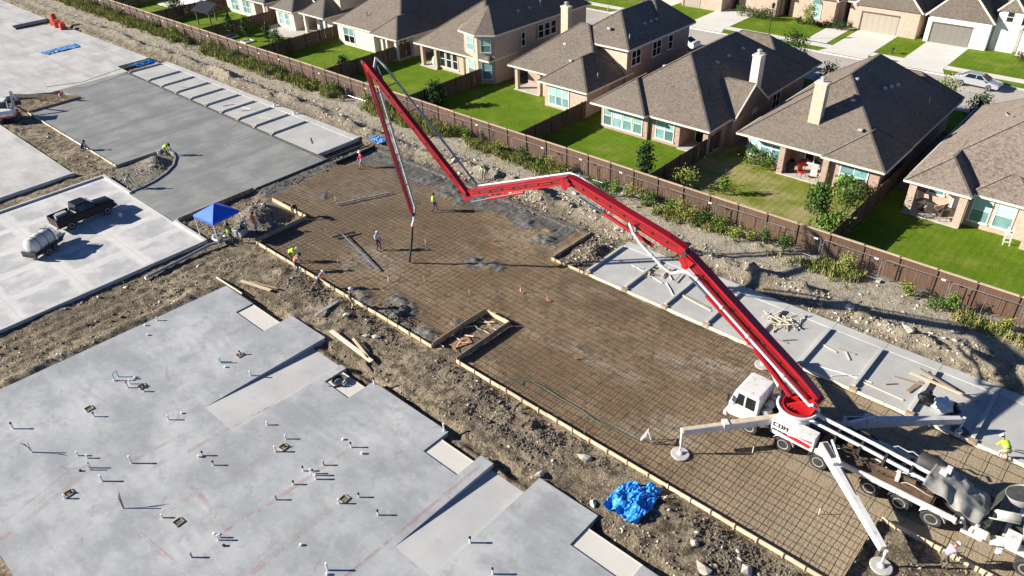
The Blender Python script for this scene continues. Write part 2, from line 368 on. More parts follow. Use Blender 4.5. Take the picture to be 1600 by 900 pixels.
def grid_mesh(name, xs, ys, zf, mats, pick=None, smooth=True):
    X, Y = np.meshgrid(xs, ys); Z = zf(X, Y); nx, ny = len(xs), len(ys)
    co = np.stack([X, Y, Z], -1).reshape(-1, 3)
    i = np.arange((nx-1)*(ny-1)); r = i//(nx-1); c = i % (nx-1); a = r*nx+c
    fs = np.stack([a, a+1, a+nx+1, a+nx], -1)
    me = bpy.data.meshes.new(name); me.vertices.add(len(co)); me.vertices.foreach_set('co', co.ravel())
    me.loops.add(fs.size); me.loops.foreach_set('vertex_index', fs.ravel().astype(np.int32))
    me.polygons.add(len(fs)); me.polygons.foreach_set('loop_start', (np.arange(len(fs))*4).astype(np.int32))
    for q in mats: me.materials.append(MATS[q])
    if pick is not None:
        cx = X.reshape(-1)[a]+.1; cy = Y.reshape(-1)[a]+.1
        me.polygons.foreach_set('material_index', pick(cx, cy).astype(np.int32))
    me.update(calc_edges=True)
    me.polygons.foreach_set('use_smooth', [smooth]*len(fs))
    o = bpy.data.objects.new(name, me); COL.objects.link(o); return o
def pickm(x, y):
    r = np.zeros(len(x))
    z = ((x > -58) & (y > 23.6) & (y < 36.7) & ~((x > -3.3) & (y < 28.5)) & ~((x > -29.5) & (x < -27.3) & (y < 28.5)) & ~((x < -50.2) & (y < 28.5))) | ((x > -56.8) & (x < -30.4) & (y >= 36.5) & (y < 41.3))
    r[z] = 1
    wob = fbm(x, y, 2.2, 3, 77)
    wm = (((x > -57) & (x < -31.5) & (y > 39.0+1.3*wob) & (y < 41.4)) | ((x < -56.4+1.2*wob) & (x > -58.3) & (y > 28.5) & (y < 41)) | ((x > -36) & (x < -29.6) & (y > 23.6) & (y < 24.5+1.4*wob)) | ((x > -56.8) & (x < -50) & (y > 38.6+1.5*wob) & (y < 41.3)))
    slump = (x > -58.4) & (x < -57.3+1.3*wob+.9*fbm(x, y, .8, 2, 85)) & (y > 28.7) & (y < 36.6); r[slump] = 2
    r[wm] = 2
    for lx, ly, lr, lh in LUMPS: r[(((x-lx)/lr)**2+((y-ly)/(lr*.75))**2 < 1.1+1.5*fbm(x, y, .7, 3, 79)) & (r == 1)] = 2
    hp = ((x+53.6)**2+(y-26.3)**2) < 5.5
    r[hp] = 3
    isl = (x > -73.4) & (x < -66.9) & (y > 21.3) & (y < 28); r[isl] = 3
    return r
xs = np.concatenate([np.arange(-175, -60, .33), np.arange(-60, 12, .17)])
ys = np.concatenate([np.arange(-3, 18, .3), np.arange(18, 49.4, .17)])
tag(grid_mesh('ground', xs, ys, ground_z, ['dirt', 'sand', 'wet_mix', 'gravel_dark'], pickm), 'churned tan dirt of the building site', None, None, 'structure')
pmat('far_soil', (.16, .14, .10), (.22, .19, .14), .3, .95, world=True)
tag(MB().add([(-900, -900, -.9), (900, -900, -.9), (900, 900, -.9), (-900, 900, -.9)], [(0, 1, 2, 3)]).build('terrain', 'far_soil'), 'surrounding soil', None, None, 'structure')

# ---------------------------------------------------------------- concrete slabs
def slab(name, label, poly, z0, z1, mat):
    return tag(MB().prism(poly, z0, z1).build(name, mat), label, None, None, 'structure')
def R4(x0, x1, y0, y1): return [(x0, y0), (x1, y0), (x1, y1), (x0, y1)]
slab('parking_slab', 'older pale concrete lane running to the upper left', [(-220, 10), (-104.2, 10), (-104.2, 23.8), (-101.3, 27.4), (-101.3, 36.9), (-104.6, 37.), (-104.6, 41.4), (-134.8, 40.9), (-135.8, 35.4), (-139.2, 35.8), (-139.2, 41), (-220, 41.6)], -.5, 0, 'pale_concrete')
arc = [(-66.8+.0, 21.15), (-66.9, 22.4), (-67.2, 23.6), (-68.0, 25.2), (-69.1, 26.5), (-70.6, 27.5), (-71.9, 27.95), (-73.5, 28.0)]
fresh = slab('fresh_concrete_lane', 'freshly poured dark grey concrete lane', [(-101.2, 28.3), (-96.1, 29.0), (-96.1, 22.95), (-73.6, 22.95), (-73.6, 28.0)] + arc[::-1][1:] + [(-58.45, 21.2), (-58.45, 36.45), (-101.2, 36.45)], -.5, -.006, 'wet_concrete')
k = MB()
for i in range(len(arc)-1): k.beam((*arc[i], .03), (*arc[i+1], .03), .16, .18)
k.beam((-73.6, 28.0, .02), (-73.6, 22.95, .02), .14, .14)
k.build('kerb', 'wet_concrete', fresh)
s3 = slab('side_slab', 'pale concrete slab at the left edge', R4(-130, -75.2, -30, 19.55), -.5, -.004, 'pale_concrete')
MB().bb(-75.2, -74.95, -30, 19.6, -.5, .16).build('kerb', 'curb_concrete', s3)
s4 = slab('panel_slab', 'light concrete slab with blotchy panels under the black pickup', [(-72.1, -30), (-53.5, -30), (-53.5, 21.05), (-72.1, 21.05)], -.5, -.008, 'panel_concrete')
MB().bb(-72.3, -72.08, -30, 21.25, -.5, .15).build('kerb', 'curb_concrete', s4)
MB().bb(-72.08, -66.6, 21.03, 21.25, -.5, .15).build('kerb', 'curb_concrete', s4)
MB().bb(-58.4, -53.3, 21.03, 21.25, -.5, .15).build('kerb', 'curb_concrete', s4)
MB().bb(-53.52, -53.3, -30, 21.03, -.5, .12).build('kerb', 'curb_concrete', s4)
i_ = MB()
pts = [(-104.6+2.3*math.cos(a), 20.4+1.3*math.sin(a), .05) for a in np.linspace(-.9, 2.2, 9)]
for a, b in zip(pts, pts[1:]): i_.beam(a, b, .2, .3)
tag(i_.build('curb', 'curb_concrete'), 'curved concrete curb at the left edge of the older lane', None, None, 'structure')

# building slab with its comb-shaped front, sloping garage aprons and lower porches
def building_slab():
    front = [(-46.3, 18.8), (-42.8, 18.8), (-42.8, 17.5), (-39.4, 17.5), (-39.4, 19.75), (-35.65, 19.8), (-35.65, 11.2), (-32.6, 11.2), (-32.6, 18.75), (-32.1, 18.75), (-32.1, 17.15), (-29.8, 17.15), (-29.8, 19.05), (-23.3, 19.1), (-23.3, 17.2), (-20.7, 17.2), (-20.7, 19.0), (-19.8, 19.0), (-19.8, 12.2), (-17.3, 12.2), (-17.3, 19.85), (-13.6, 19.9), (-13.6, 17.7), (-10.4, 17.7), (-10.4, 19.0), (6, 19.0), (6, -20), (-31.5, -20), (-31.5, -.5), (-46.9, -.5), (-46.9, 3)]
    b = slab('building_slab', 'large grey building slab with stepped front and pipe stubs', front, -.5, 0, 'slab_concrete')
    for x0, x1, y0, y1 in ((-42.8, -39.4, 17.5, 18.8), (-32.1, -29.8, 17.15, 18.4), (-23.3, -20.7, 17.2, 18.45), (-13.6, -10.4, 17.7, 19.0)):
        MB().prism(R4(x0+.01, x1-.01, y0+.01, y1), -.5, -.075).build('porch', 'porch_concrete', b)
        e = MB(); e.bb(x0-.02, x1+.02, y1, y1+.05, -.45, -.06); e.build('form_strip', 'wood_pale', b)
    for x0, x1, y0 in ((-35.65, -32.6, 11.2), (-19.8, -17.3, 12.2)):
        MB().ext([(x0+.005, y0, -.003), (x0+.005, 18.8, -.29), (x0+.005, 18.8, -.7), (x0+.005, y0, -.7)], (x1-x0-.01, 0, 0)).build('garage_apron', 'apron_concrete', b)
    e = MB()
    for a, c in zip(front[:25], front[1:25]):
        if abs(a[1]-c[1]) < .06 and a[1] > 18.6: e.bb(a[0], c[0], a[1]+.004, a[1]+.05, -.45, -.012)
    e.build('edge_form', 'lumber_old', b)
    # chalked wall lines: thin stripes a few millimetres above the slab
    L = [(-34.75, -.2, -36.3, 5.9, .28), (-34.85, 6.4, -34.6, 9.3, .22), (-33.1, 8.8, -33.0, 11.9, .25), (-33.1, 12.5, -32.75, 16.2, .2), (-30.2, 5.2, -30.1, 7.6, .3), (-31.3, 7.7, -29.6, 7.6, .25), (-30.0, 7.7, -26.7, 7.4, .22), (-26.9, 4.8, -29.9, 4.5, .3), (-26.6, 9, -26.45, 15.1, .24), (-23.75, 6.8, -24.0, 12.2, .32), (-29.7, 9.6, -29.4, 12, .3), (-20.3, 9.6, -20.25, 18.4, .16), (-26.8, 7.4, -26.8, 9, .16), (-23.6, 4.2, -23.8, 6.5, .2)]
    c = MB()
    for i, (x0, y0, x1, y1, wd) in enumerate(L):
        for off in (-wd*.25, wd*.3):
            d_ = Vector((x1-x0, y1-y0, 0)); n_ = Vector((-d_.y, d_.x, 0)).normalized()*off
            q = n_.normalized()*.075
            a_ = Vector((x0, y0, .004+.0004*i))+n_; b_ = a_+d_
            c.add([a_-q, b_-q*.6, b_+q*.6, a_+q], [(0, 1, 2, 3)])
    c.build('chalk_line', 'chalk_dust', b)
def chalk_mat():
    m, t, bs = nodes_of('chalk_dust'); v = wpos(t); bs.inputs['Roughness'].default_value = .95
    bs.inputs['Base Color'].default_value = (.56, .38, .35, 1)
    t.links.new(mth(t, 'MULTIPLY', ramp(t, noise(t, v, 1.3, 5, .7), .38, .68), .5), bs.inputs['Alpha'])
chalk_mat()
building_slab()

# parking strips: one concrete panel per bay, low divider kerbs, back band
def strip(name, label, xs, x0, x1, mat, ya, yb, yc):
    root = tag(bpy.data.objects.new(name, None), label, None, None, 'structure'); COL.objects.link(root)
    ed = [x0] + list(xs) + [x1]
    for i in range(len(ed)-1):
        a, b = ed[i], ed[i+1]
        MB().bb(a+.012, b-.012, ya, yb-.015, -.4, -.002-.004*(i % 3)).build('panel', mat, root)
        MB().bb(a+.012, b-.012, yb, yc, -.4, .035+.003*(i % 2)).build('back_curb', 'curb_concrete', root)
    for x in xs:
        MB().box((x-.10, (ya+yb)/2-.05, .06), (.20, yb-ya-.35, .22)).build('divider_curb', 'curb_concrete', root, bevel=.015)
        MB().box((x-.05, ya-.02, 0), (.42, .3, .2)).build('curb_end', 'lumber_old', root)
    return root
st = strip('parking_strip', 'row of grey concrete parking bays behind the pump boom', [-27.05, -23.75, -20.5, -17.35, -14.2, -11.0, -7.75, -4.6, -1.4, 1.8, 5.0], -27.25, 9, 'strip_concrete', 36.75, 41.45, 42.2)
n = 0
for a in np.arange(-30, 8, 3.0):
    if a > -27.4: MB().bb(a+.01, a+2.98, 36.62, 36.70, -.15, .05).build('form_board', 'wood_pale', st)
st2 = strip('parking_strip', 'row of narrow concrete parking bays beside the fresh lane', [-100.6, -95.5, -92.0, -88.4, -85.0, -81.5, -78.1, -74.7, -71.4, -68.1], -101, -60.2, 'strip_concrete', 36.9, 41.3, 42.1)
MB().bb(-101.2, -58.5, 36.46, 36.9, -.4, -.03).build('gutter', 'wet_mix', st2)
# ---------------------------------------------------------------- neighbourhood: lawns, street, drives
hood = tag(MB().prism(R4(-260, 60, 49.3, 84.9), -.9, -.05).build('yard_soil', 'far_soil'), 'soil under the back gardens', None, None, 'structure')
DIV = [-150.5, -135.5, -120.5, -105.6, -90.8, -76.0-.3, -61.2-.2, -45.3, -30.6, -15.0, .8]
for i in range(len(DIV)-1):
    a, b = DIV[i]+.05, DIV[i+1]-.05
    m_ = 'lawn_dry' if i in (8,) else 'lawn_green'
    me_x = np.arange(a, b+.01, (b-a)/40); me_y = np.arange(49.75, 64, .35)
    o = grid_mesh('lawn', me_x, me_y, lambda x, y: .012+.035*np.abs(fbm(x, y, 1.2, 3, 81))+.015*fbm(x, y, .35, 2, 83), [m_]); tag(o, 'mown green lawn of a back garden', None, None, 'structure')
slab('street', 'pale concrete street between the two rows of houses', R4(-260, 60, 85.0, 95.2), -.9, -.02, 'street_concrete')
k = MB(); k.bb(-260, 60, 84.8, 85.0, -.9, .10); k.build('kerb', 'curb_concrete', bpy.data.objects['street'])
k = MB(); k.bb(-260, 60, 95.2, 95.4, -.9, .10); k.build('kerb', 'curb_concrete', bpy.data.objects['street'])
slab('front_lawn', 'front lawns across the street', R4(-260, 60, 95.4, 150), -.9, .07, 'lawn_green')
slab('near_front_lawn', 'front lawns on the near side of the street', R4(-260, 60, 78., 84.8), -.9, .07, 'lawn_green')
slab('sidewalk', 'pale sidewalk across the street', R4(-260, 60, 97.2, 98.6), -.2, .085, 'drive_concrete')
for a, b in ((-35.0, -29.9), (-26.2, -21.3), (-55.2, -49.6), (-67, -62), (-80, -75), (-96, -91), (-111, -106)):
    slab('driveway', 'white concrete driveway to a garage', [(a-.7, 95.15), (b+.7, 95.15), (b, 97), (b, 107.2), (a, 107.2), (a, 97)], -.2, .10, 'drive_concrete')
for a, b in ((-38.8, -36), (-12.5, -9.5)):
    slab('path', 'front walk', R4(a, b, 99, 107), -.2, .092, 'drive_concrete')

# ---------------------------------------------------------------- materials for houses
def brick_mat(name, a, b, mortar, sat=1):
    m, t, bs = nodes_of(name); v = wpos(t); bs.inputs['Roughness'].default_value = .9; bs.inputs['Specular IOR Level'].default_value = .2
    sx = N(t, 'ShaderNodeSeparateXYZ'); t.links.new(v, sx.inputs[0])
    cb = N(t, 'ShaderNodeCombineXYZ'); t.links.new(mth(t, 'ADD', sx.outputs[0], sx.outputs[1]), cb.inputs[0]); t.links.new(sx.outputs[2], cb.inputs[1])
    br = N(t, 'ShaderNodeTexBrick'); t.links.new(cb.outputs[0], br.inputs['Vector'])
    br.inputs['Scale'].default_value = 1; br.inputs['Brick Width'].default_value = .24; br.inputs['Row Height'].default_value = .085
    br.inputs['Mortar Size'].default_value = .009; br.inputs['Color1'].default_value = rgb(a); br.inputs['Color2'].default_value = rgb(b); br.inputs['Mortar'].default_value = rgb(mortar)
    c = mix(t, mth(t, 'MULTIPLY', ramp(t, noise(t, v, 3, 4), .4, .7), .35), br.outputs[0], mortar)
    t.links.new(c, bs.inputs['Base Color']); bump(t, bs, br.outputs['Fac'], .25, -.01)
brick_mat('brick_pink', (.42, .275, .215), (.29, .18, .14), (.47, .39, .33))
brick_mat('brick_tan', (.51, .375, .29), (.38, .265, .20), (.54, .46, .385))
brick_mat('brick_cream', (.66, .59, .50), (.56, .49, .41), (.66, .61, .54))
pmat('brick_white', (.80, .79, .76), (.74, .73, .70), 4, .85, bmp=.2, bscale=12)
pmat('siding_cream', (.56, .48, .36), (.50, .42, .31), 3, .8)
pmat('trim_cream', (.72, .66, .55), (.66, .60, .49), 3, .7)
def shingle_mat(name, a, b, c3):
    m, t, bs = nodes_of(name); v = wpos(t); bs.inputs['Roughness'].default_value = .95; bs.inputs['Specular IOR Level'].default_value = .15
    sx = N(t, 'ShaderNodeSeparateXYZ'); t.links.new(v, sx.inputs[0])
    cb = N(t, 'ShaderNodeCombineXYZ'); t.links.new(mth(t, 'ADD', sx.outputs[0], mth(t, 'MULTIPLY', sx.outputs[1], .9)), cb.inputs[0])
    t.links.new(mth(t, 'MULTIPLY', sx.outputs[2], 1.0), cb.inputs[1])
    br = N(t, 'ShaderNodeTexBrick'); t.links.new(cb.outputs[0], br.inputs['Vector']); br.inputs['Scale'].default_value = 1
    br.inputs['Brick Width'].default_value = .42; br.inputs['Row Height'].default_value = .10; br.inputs['Mortar Size'].default_value = .006
    br.inputs['Color1'].default_value = rgb(a); br.inputs['Color2'].default_value = rgb(b); br.inputs['Mortar'].default_value = rgb(tuple(x*.5 for x in a))
    c = mix(t, ramp(t, noise(t, v, 4.5, 4, .7), .42, .66), br.outputs[0], c3)
    c = mix(t, mth(t, 'MULTIPLY', ramp(t, noise(t, v, .25, 4), .4, .7), .3), c, b)
    t.links.new(c, bs.inputs['Base Color']); bump(t, bs, br.outputs['Fac'], .4, -.02)
shingle_mat('shingle_grey', (.178, .15, .123), (.228, .195, .16), (.122, .10, .082))
shingle_mat('shingle_brown', (.235, .195, .16), (.285, .24, .20), (.12, .09, .075))
shingle_mat('shingle_dark', (.15, .132, .117), (.195, .172, .15), (.11, .10, .088))
pmat('frame_white', (.78, .77, .73), rough=.6)
pmat('glass_teal', (.12, .26, .25), (.20, .36, .34), .9, .12, spec=.6, rnd=.45)
pmat('glass_blind', (.30, .50, .47), (.38, .58, .54), .7, .2, spec=.5, rnd=.3)
pmat('glass_dark', (.012, .016, .018), rough=.06, spec=.7)
pmat('patio_dark', (.10, .075, .06), rough=.9)
pmat('garage_tan', (.36, .32, .255), rough=.6); pmat('garage_grey', (.19, .175, .155), rough=.6)
pmat('vent_metal', (.50, .50, .48), rough=.5, metal=.4)
pmat('black_metal', (.02, .02, .022), rough=.45)
pmat('patio_floor', (.55, .51, .45), (.48, .44, .38), 2, .85)
pmat('shutter', (.17, .15, .13), rough=.7)

def roof(parent, x0, x1, y0, y1, ez, pitch, mat, axis='Y', e0='hip', e1='hip', name='roof', fascia='trim_cream', wall=None):
    tp = math.tan(rad(pitch)); P = lambda x, y, z: (x, y, z) if axis == 'Y' else (y, x, z)
    if axis == 'X': x0, x1, y0, y1 = y0, y1, x0, x1
    w_ = (x1-x0)/2; xm = (x0+x1)/2; rz = ez+w_*tp
    ya = y0+(w_ if e0 == 'hip' else 0); yb = y1-(w_ if e1 == 'hip' else 0)
    if yb < ya: ya = yb = (ya+yb)/2
    vs = [P(x0, y0, ez), P(x1, y0, ez), P(x1, y1, ez), P(x0, y1, ez), P(xm, ya, rz), P(xm, yb, rz)]
    b = MB().add(vs, [(0, 1, 4), (1, 2, 5, 4), (2, 3, 5), (3, 0, 4, 5), (3, 2, 1, 0)]).build(name, mat, parent, world=True)
    f = MB()
    for p, q in ((0, 1), (1, 2), (2, 3), (3, 0)):
        if (p == 0 and e0 != 'hip') or (p == 2 and e1 != 'hip'): 
            top = vs[4] if p == 0 else vs[5]
            f.beam(Vector(vs[p])+Vector((0, 0, -.05)), Vector(top)+Vector((0, 0, -.05)), .1, .2); f.beam(Vector(vs[q])+Vector((0, 0, -.05)), Vector(top)+Vector((0, 0, -.05)), .1, .2); continue
        f.beam(Vector(vs[p])+Vector((0, 0, -.062)), Vector(vs[q])+Vector((0, 0, -.062)), .09, .17)
    f.build('fascia', fascia, b)
    rc = MB()
    for p, q in ((0, 4), (1, 4), (2, 5), (3, 5), (4, 5)):
        if (Vector(vs[p])-Vector(vs[q])).length < .3 or (p in (0, 1) and e0 != 'hip') or (p in (2, 3) and e1 != 'hip'): continue
        rc.beam(Vector(vs[p])+Vector((0, 0, .012)), Vector(vs[q])+Vector((0, 0, .012)), .2, .03)
    if rc.v: rc.build('ridge_cap', mat, b)
    return b
def gable_wall(parent, x0, x1, y, ez, pitch, mat, th=.2):
    h = (x1-x0)/2*math.tan(rad(pitch))
    MB().ext([(x0, y, ez), (x1, y, ez), ((x0+x1)/2, y, ez+h)], (0, th, 0)).build('gable', mat, parent, world=True)
def walls(parent, x0, x1, y0, y1, z1, mat, z0=-.1):
    return MB().bb(x0, x1, y0, y1, z0, z1).build('wall', mat, parent, world=True)
def window(parent, face, u, v, z0, z1, w_, lights=1, split=.5, top='glass_blind', low='glass_teal', arch=False):
    """face 'S': in a wall facing -Y at y=v, centre x=u ; face 'E': wall facing +X at x=v, centre y=u"""
    def P(a, d_, z): return (u+a, v-d_, z) if face == 'S' else (v+d_, u+a, z)
    g = lambda mb, a0, a1, d0, d1, c0, c1: mb.add([P(a, d_, c) for c in (c0, c1) for a, d_ in ((a0, d0), (a1, d0), (a1, d1), (a0, d1))], [(3, 2, 1, 0), (4, 5, 6, 7), (0, 1, 5, 4), (1, 2, 6, 5), (2, 3, 7, 6), (3, 0, 4, 7)])
    f = MB(); t_ = .075; h = w_/2
    g(f, -h-t_, -h, -.02, .06, z0-t_, z1+t_); g(f, h, h+t_, -.02, .06, z0-t_, z1+t_); g(f, -h, h, -.02, .06, z1, z1+t_)
    g(f, -h-.14, h+.14, -.02, .11, z0-.13, z0-.0)
    zm = z0+(z1-z0)*split
    for i in range(1, lights): a = -h+w_*i/lights; g(f, a-.045, a+.045, -.02, .05, z0, z1)
    g(f, -h, h, -.02, .045, zm-.03, zm+.03)
    o = f.build('window', 'frame_white', parent, world=True)
    for i in range(lights):
        a0 = -h+w_*i/lights+(.045 if i else 0); a1 = -h+w_*(i+1)/lights-(.045 if i < lights-1 else 0)
        q = MB(); g(q, a0, a1, .005, .02, z0, zm-.03); q.build('pane', low, o)
        q = MB(); g(q, a0, a1, .005, .024, zm+.03, z1); q.build('pane', top, o)
    return o
def post(parent, x, y, z1, s=.45, mat='brick_pink'):
    return MB().bb(x-s/2, x+s/2, y-s/2, y+s/2, -.1, z1).build('column', mat, parent, world=True)
def chimney(parent, x, y, z0, z1, sx_=1.0, sy_=.75, mat='siding_cream'):
    c = MB().bb(x-sx_/2, x+sx_/2, y-sy_/2, y+sy_/2, z0, z1).build('chimney', mat, parent, world=True)
    MB().bb(x-sx_/2-.06, x+sx_/2+.06, y-sy_/2-.06, y+sy_/2+.06, z1-.01, z1+.12).build('cap', 'trim_cream', c)
    MB().lathe((x, y, z1+.1), (0, 0, 1), [(.16, 0), (.16, .3), (.26, .32), (.26, .42), (.05, .5)], 10).build('flue', 'vent_metal', c)
def vents(parent, spots, tp):
    """small roof vents and pipes; spots (x, y, z, kind)"""
    for x, y, z, k in spots:
        if k == 'box': MB().box((x, y, z+.10), (.38, .38, .2)).build('roof_vent', 'vent_metal', parent, world=True, bevel=.03)
        elif k == 'low': MB().box((x, y, z+.05), (.3, .42, .12), ty=.5).build('roof_vent', 'vent_metal', parent, world=True)
        else: MB().tube((x, y, z-.2), (x, y, z+.55), .05, n=8).build('roof_pipe', 'black_metal' if k == 'dark' else 'vent_metal', parent, world=True)
def patio(parent, x0, x1, y0, y1): return MB().bb(x0, x1, y0, y1, -.1, .10).build('patio', 'patio_floor', parent, world=True)
def house(label, x, y): return thing('house', label, 'house', (x, y, 0))

# A7: brick house at the right edge
h = house('brick house with mottled brown shingle roof at the right edge of the picture', -6, 66)
walls(h, -12.9, 1.2, 62.6, 78, 2.8, 'brick_tan'); walls(h, -8.9, -4.6, 60.6, 62.7, 2.79, 'brick_tan'); walls(h, -4.6, 1.2, 59.3, 62.7, 2.78, 'brick_tan')
patio(h, -13.1, -8.9, 59.6, 62.6); post(h, -12.75, 59.95, 2.8, .55, 'brick_tan'); post(h, -9.1, 59.9, 2.8, .55, 'brick_tan')
roof(h, -13.5, 1.8, 61.0, 79, 2.85, 36, 'shingle_brown'); roof(h, -13.45, -8.6, 59.4, 68, 2.87, 36, 'shingle_brown'); roof(h, -5.0, 1.75, 58.9, 68, 2.86, 36, 'shingle_brown')
roof(h, -9.0, -4.5, 60.2, 64, 2.83, 36, 'shingle_brown', axis='X')
window(h, 'S', -11.6, 62.6, 1.0, 2.2, 1.1); window(h, 'S', -7.9, 60.6, .6, 2.5, 1.2, low='glass_teal'); window(h, 'S', -6.3, 60.6, .6, 2.5, 1.2)
window(h, 'S', -10.0, 62.6, .1, 2.2, .8, top='frame_white', low='frame_white')
vents(h, [(-3.5, 66.0, 6.4, 'box'), (-9.5, 68.5, 6.3, 'low')], .7)

# A6
h = house('brick house with cream chimney and grey hip roof, red grill on its patio', -21.5, 66)
walls(h, -27.6, -15.6, 63.0, 79, 2.8, 'brick_pink'); walls(h, -27.7, -24.0, 61.6, 63.1, 2.79, 'brick_pink'); walls(h, -19.6, -15.55, 60.6, 63.1, 2.78, 'brick_pink')
patio(h, -24.0, -19.6, 60.1, 63.0); post(h, -23.75, 60.4, 2.8, .5); post(h, -19.9, 60.45, 2.79, .5)
roof(h, -28.1, -15.05, 59.9, 79.8, 2.85, 37, 'shingle_grey')
roof(h, -20.2, -15.0, 59.6, 66, 2.87, 37, 'shingle_grey')
roof(h, -27.9, -15.2, 74, 81, 2.8, 38, 'shingle_grey', axis='X')
window(h, 'S', -27.0, 61.6, .5, 2.4, .9); window(h, 'S', -25.9, 61.6, .5, 2.4, .9); window(h, 'S', -24.8, 61.6, .5, 2.4, .9)
window(h, 'S', -17.6, 60.6, .5, 2.4, 2.2, 2, low='glass_teal', top='glass_teal'); window(h, 'S', -21.5, 63.0, .5, 2.3, 2.4, 3, low='glass_dark', top='glass_teal')
chimney(h, -22.3, 62.4, 4.2, 7.9)
vents(h, [(-20.2, 64.5, 6.2, 'box'), (-18.4, 62.3, 4.7, 'box'), (-21.0, 66.5, 7.3, 'box'), (-19.2, 69.0, 6.2, 'low'), (-19.0, 70.0, 6.1, 'low'), (-18.8, 71.1, 6.0, 'low'), (-16.6, 74, 4.0, 'pipe')], .75)

# A5
h = house('brick house with broad dark hip roof and chimney on its shaded gable side', -36.4, 66)
walls(h, -42.4, -30.5, 61.8, 79.5, 2.8, 'brick_pink'); walls(h, -42.5, -37.0, 59.2, 61.9, 2.79, 'brick_pink'); walls(h, -36.9, -33.6, 59.5, 61.9, 2.78, 'brick_pink')
patio(h, -33.6, -30.5, 59.2, 61.8); post(h, -30.75, 59.5, 2.8, .5)
roof(h, -42.6, -30.0, 58.5, 80, 2.85, 35, 'shingle_grey'); roof(h, -43.0, -36.6, 57.9, 66, 2.87, 35, 'shingle_grey')
roof(h, -36, -29.6, 62.4, 69.2, 2.87, 36, 'shingle_grey', axis='X', e1='gable')
MB().ext([(-30.1, 62.8, 2.8), (-30.1, 68.8, 2.8), (-30.1, 65.8, 4.95)], (.15, 0, 0)).build('gable', 'brick_pink', h, world=True)
walls(h, -30.6, -29.97, 62.8, 68.8, 2.8, 'brick_pink')
roof(h, -42.4, -30.2, 74, 83, 2.8, 36, 'shingle_grey', axis='X'); 
for u in (-41.7, -40.5, -39.3, -38.1): window(h, 'S', u, 59.2, .45, 2.4, .95)
window(h, 'S', -35.2, 59.5, .45, 2.4, 1.9, 2); window(h, 'S', -32.2, 61.8, .1, 2.2, 1.8, 2, low='glass_dark', top='glass_dark')
window(h, 'E', 73, -30.5, .7, 2.2, 1.6, 2, low='glass_dark', top='glass_dark')
chimney(h, -30.3, 67.0, 2, 7.6, .8, 1.0, 'trim_cream')
vents(h, [(-38.3, 63.7, 5.8, 'box'), (-37.4, 63.7, 5.9, 'box'), (-34.6, 69.5, 6.1, 'low'), (-34.6, 72.4, 6.1, 'low'), (-34.6, 67.2, 6.0, 'low')], .7)

# A4
h = house('two storey brick house with white chimney and a lower wing facing the lawn', -51, 68)
walls(h, -56.9, -45.1, 64.4, 74, 2.8, 'brick_pink'); walls(h, -53.2, -50.9, 62.4, 64.5, 2.79, 'brick_tan'); walls(h, -50.9, -45.2, 60.3, 64.5, 2.78, 'brick_tan')
walls(h, -51.6, -44.7, 66.6, 79, 5.7, 'brick_pink'); MB().ext([(-50.9, 66.55, 2.8), (-44.72, 66.55, 2.8), (-44.72, 66.55, 5.7), (-50.9, 66.55, 5.7)], (0, .03, 0)).build('siding', 'siding_cream', h, world=True)
patio(h, -57, -53.2, 62.0, 64.4); post(h, -56.75, 62.4, 2.8, .4, 'brick_tan'); post(h, -53.4, 62.4, 2.78, .4, 'brick_tan')
roof(h, -57.6, -44.8, 61.7, 73.5, 2.85, 36, 'shingle_grey', axis='X'); roof(h, -51.4, -44.7, 59.6, 68, 2.87, 35, 'shingle_grey')
roof(h, -52.2, -44.2, 66.0, 79.4, 5.75, 34, 'shingle_grey'); roof(h, -52, -44.4, 72.5, 79.8, 5.72, 40, 'shingle_grey', axis='X')
window(h, 'S', -48.9, 60.3, .45, 2.4, 2.6, 3); window(h, 'S', -51.9, 62.4, .5, 2.3, 1.0)
for u, n_ in ((68.2, 2), (72.2, 2), (75.0, 1)): window(h, 'E', u, -44.7, 3.7, 5.2, .75*n_+.1, n_, low='glass_dark', top='glass_dark')
window(h, 'E', 65.2, -45.2, .8, 2.2, .9, low='glass_teal', top='glass_teal')
chimney(h, -54.3, 68.2, 4.5, 8.3)
vents(h, [(-52.0, 65.2, 5.2, 'box'), (-48.9, 62.3, 4.7, 'box'), (-47.9, 67.6, 7.0, 'box'), (-46.0, 71.5, 7.0, 'low'), (-46.0, 72.7, 7.0, 'low'), (-46, 73.8, 7.0, 'low'), (-45.6, 62.6, 3.5, 'pipe'), (-45.2, 67.5, 6.4, 'pipe'), (-49.4, 69.3, 8.3, 'pipe')], .7)

# A3: two storeys with a faceted bay
h = house('two storey pink brick house with a faceted bay of windows', -66, 68)
walls(h, -72.2, -65.0, 64.2, 80, 2.8, 'brick_tan'); walls(h, -69.3, -65.0, 61.9, 64.3, 2.79, 'brick_tan')
bay = [(-65.2, 63.0), (-64.2, 61.5), (-61.6, 61.0), (-59.9, 62.1), (-59.7, 79), (-65.2, 79)]
MB().prism(bay, -.1, 5.7).build('wall', 'brick_tan', h, world=True)
e = [(-65.7, 62.7), (-64.5, 60.9), (-61.4, 60.4), (-59.4, 61.7), (-59.2, 79.4), (-65.7, 79.4)]; ap = (-62.4, 64.0, 8.2); ap2 = (-62.4, 76, 8.2)
vs = [(x, y, 5.75) for x, y in e]+[ap, ap2]
b = MB().add(vs, [(0, 1, 6), (1, 2, 6), (2, 3, 6), (3, 4, 7, 6), (4, 5, 7), (5, 0, 6, 7), (5, 4, 3, 2, 1, 0)]).build('roof', 'shingle_grey', h, world=True)
f = MB()
for p, q in zip(e, e[1:]+e[:1]): f.beam((*p, 5.69), (*q, 5.69), .09, .17)
f.build('fascia', 'trim_cream', b)
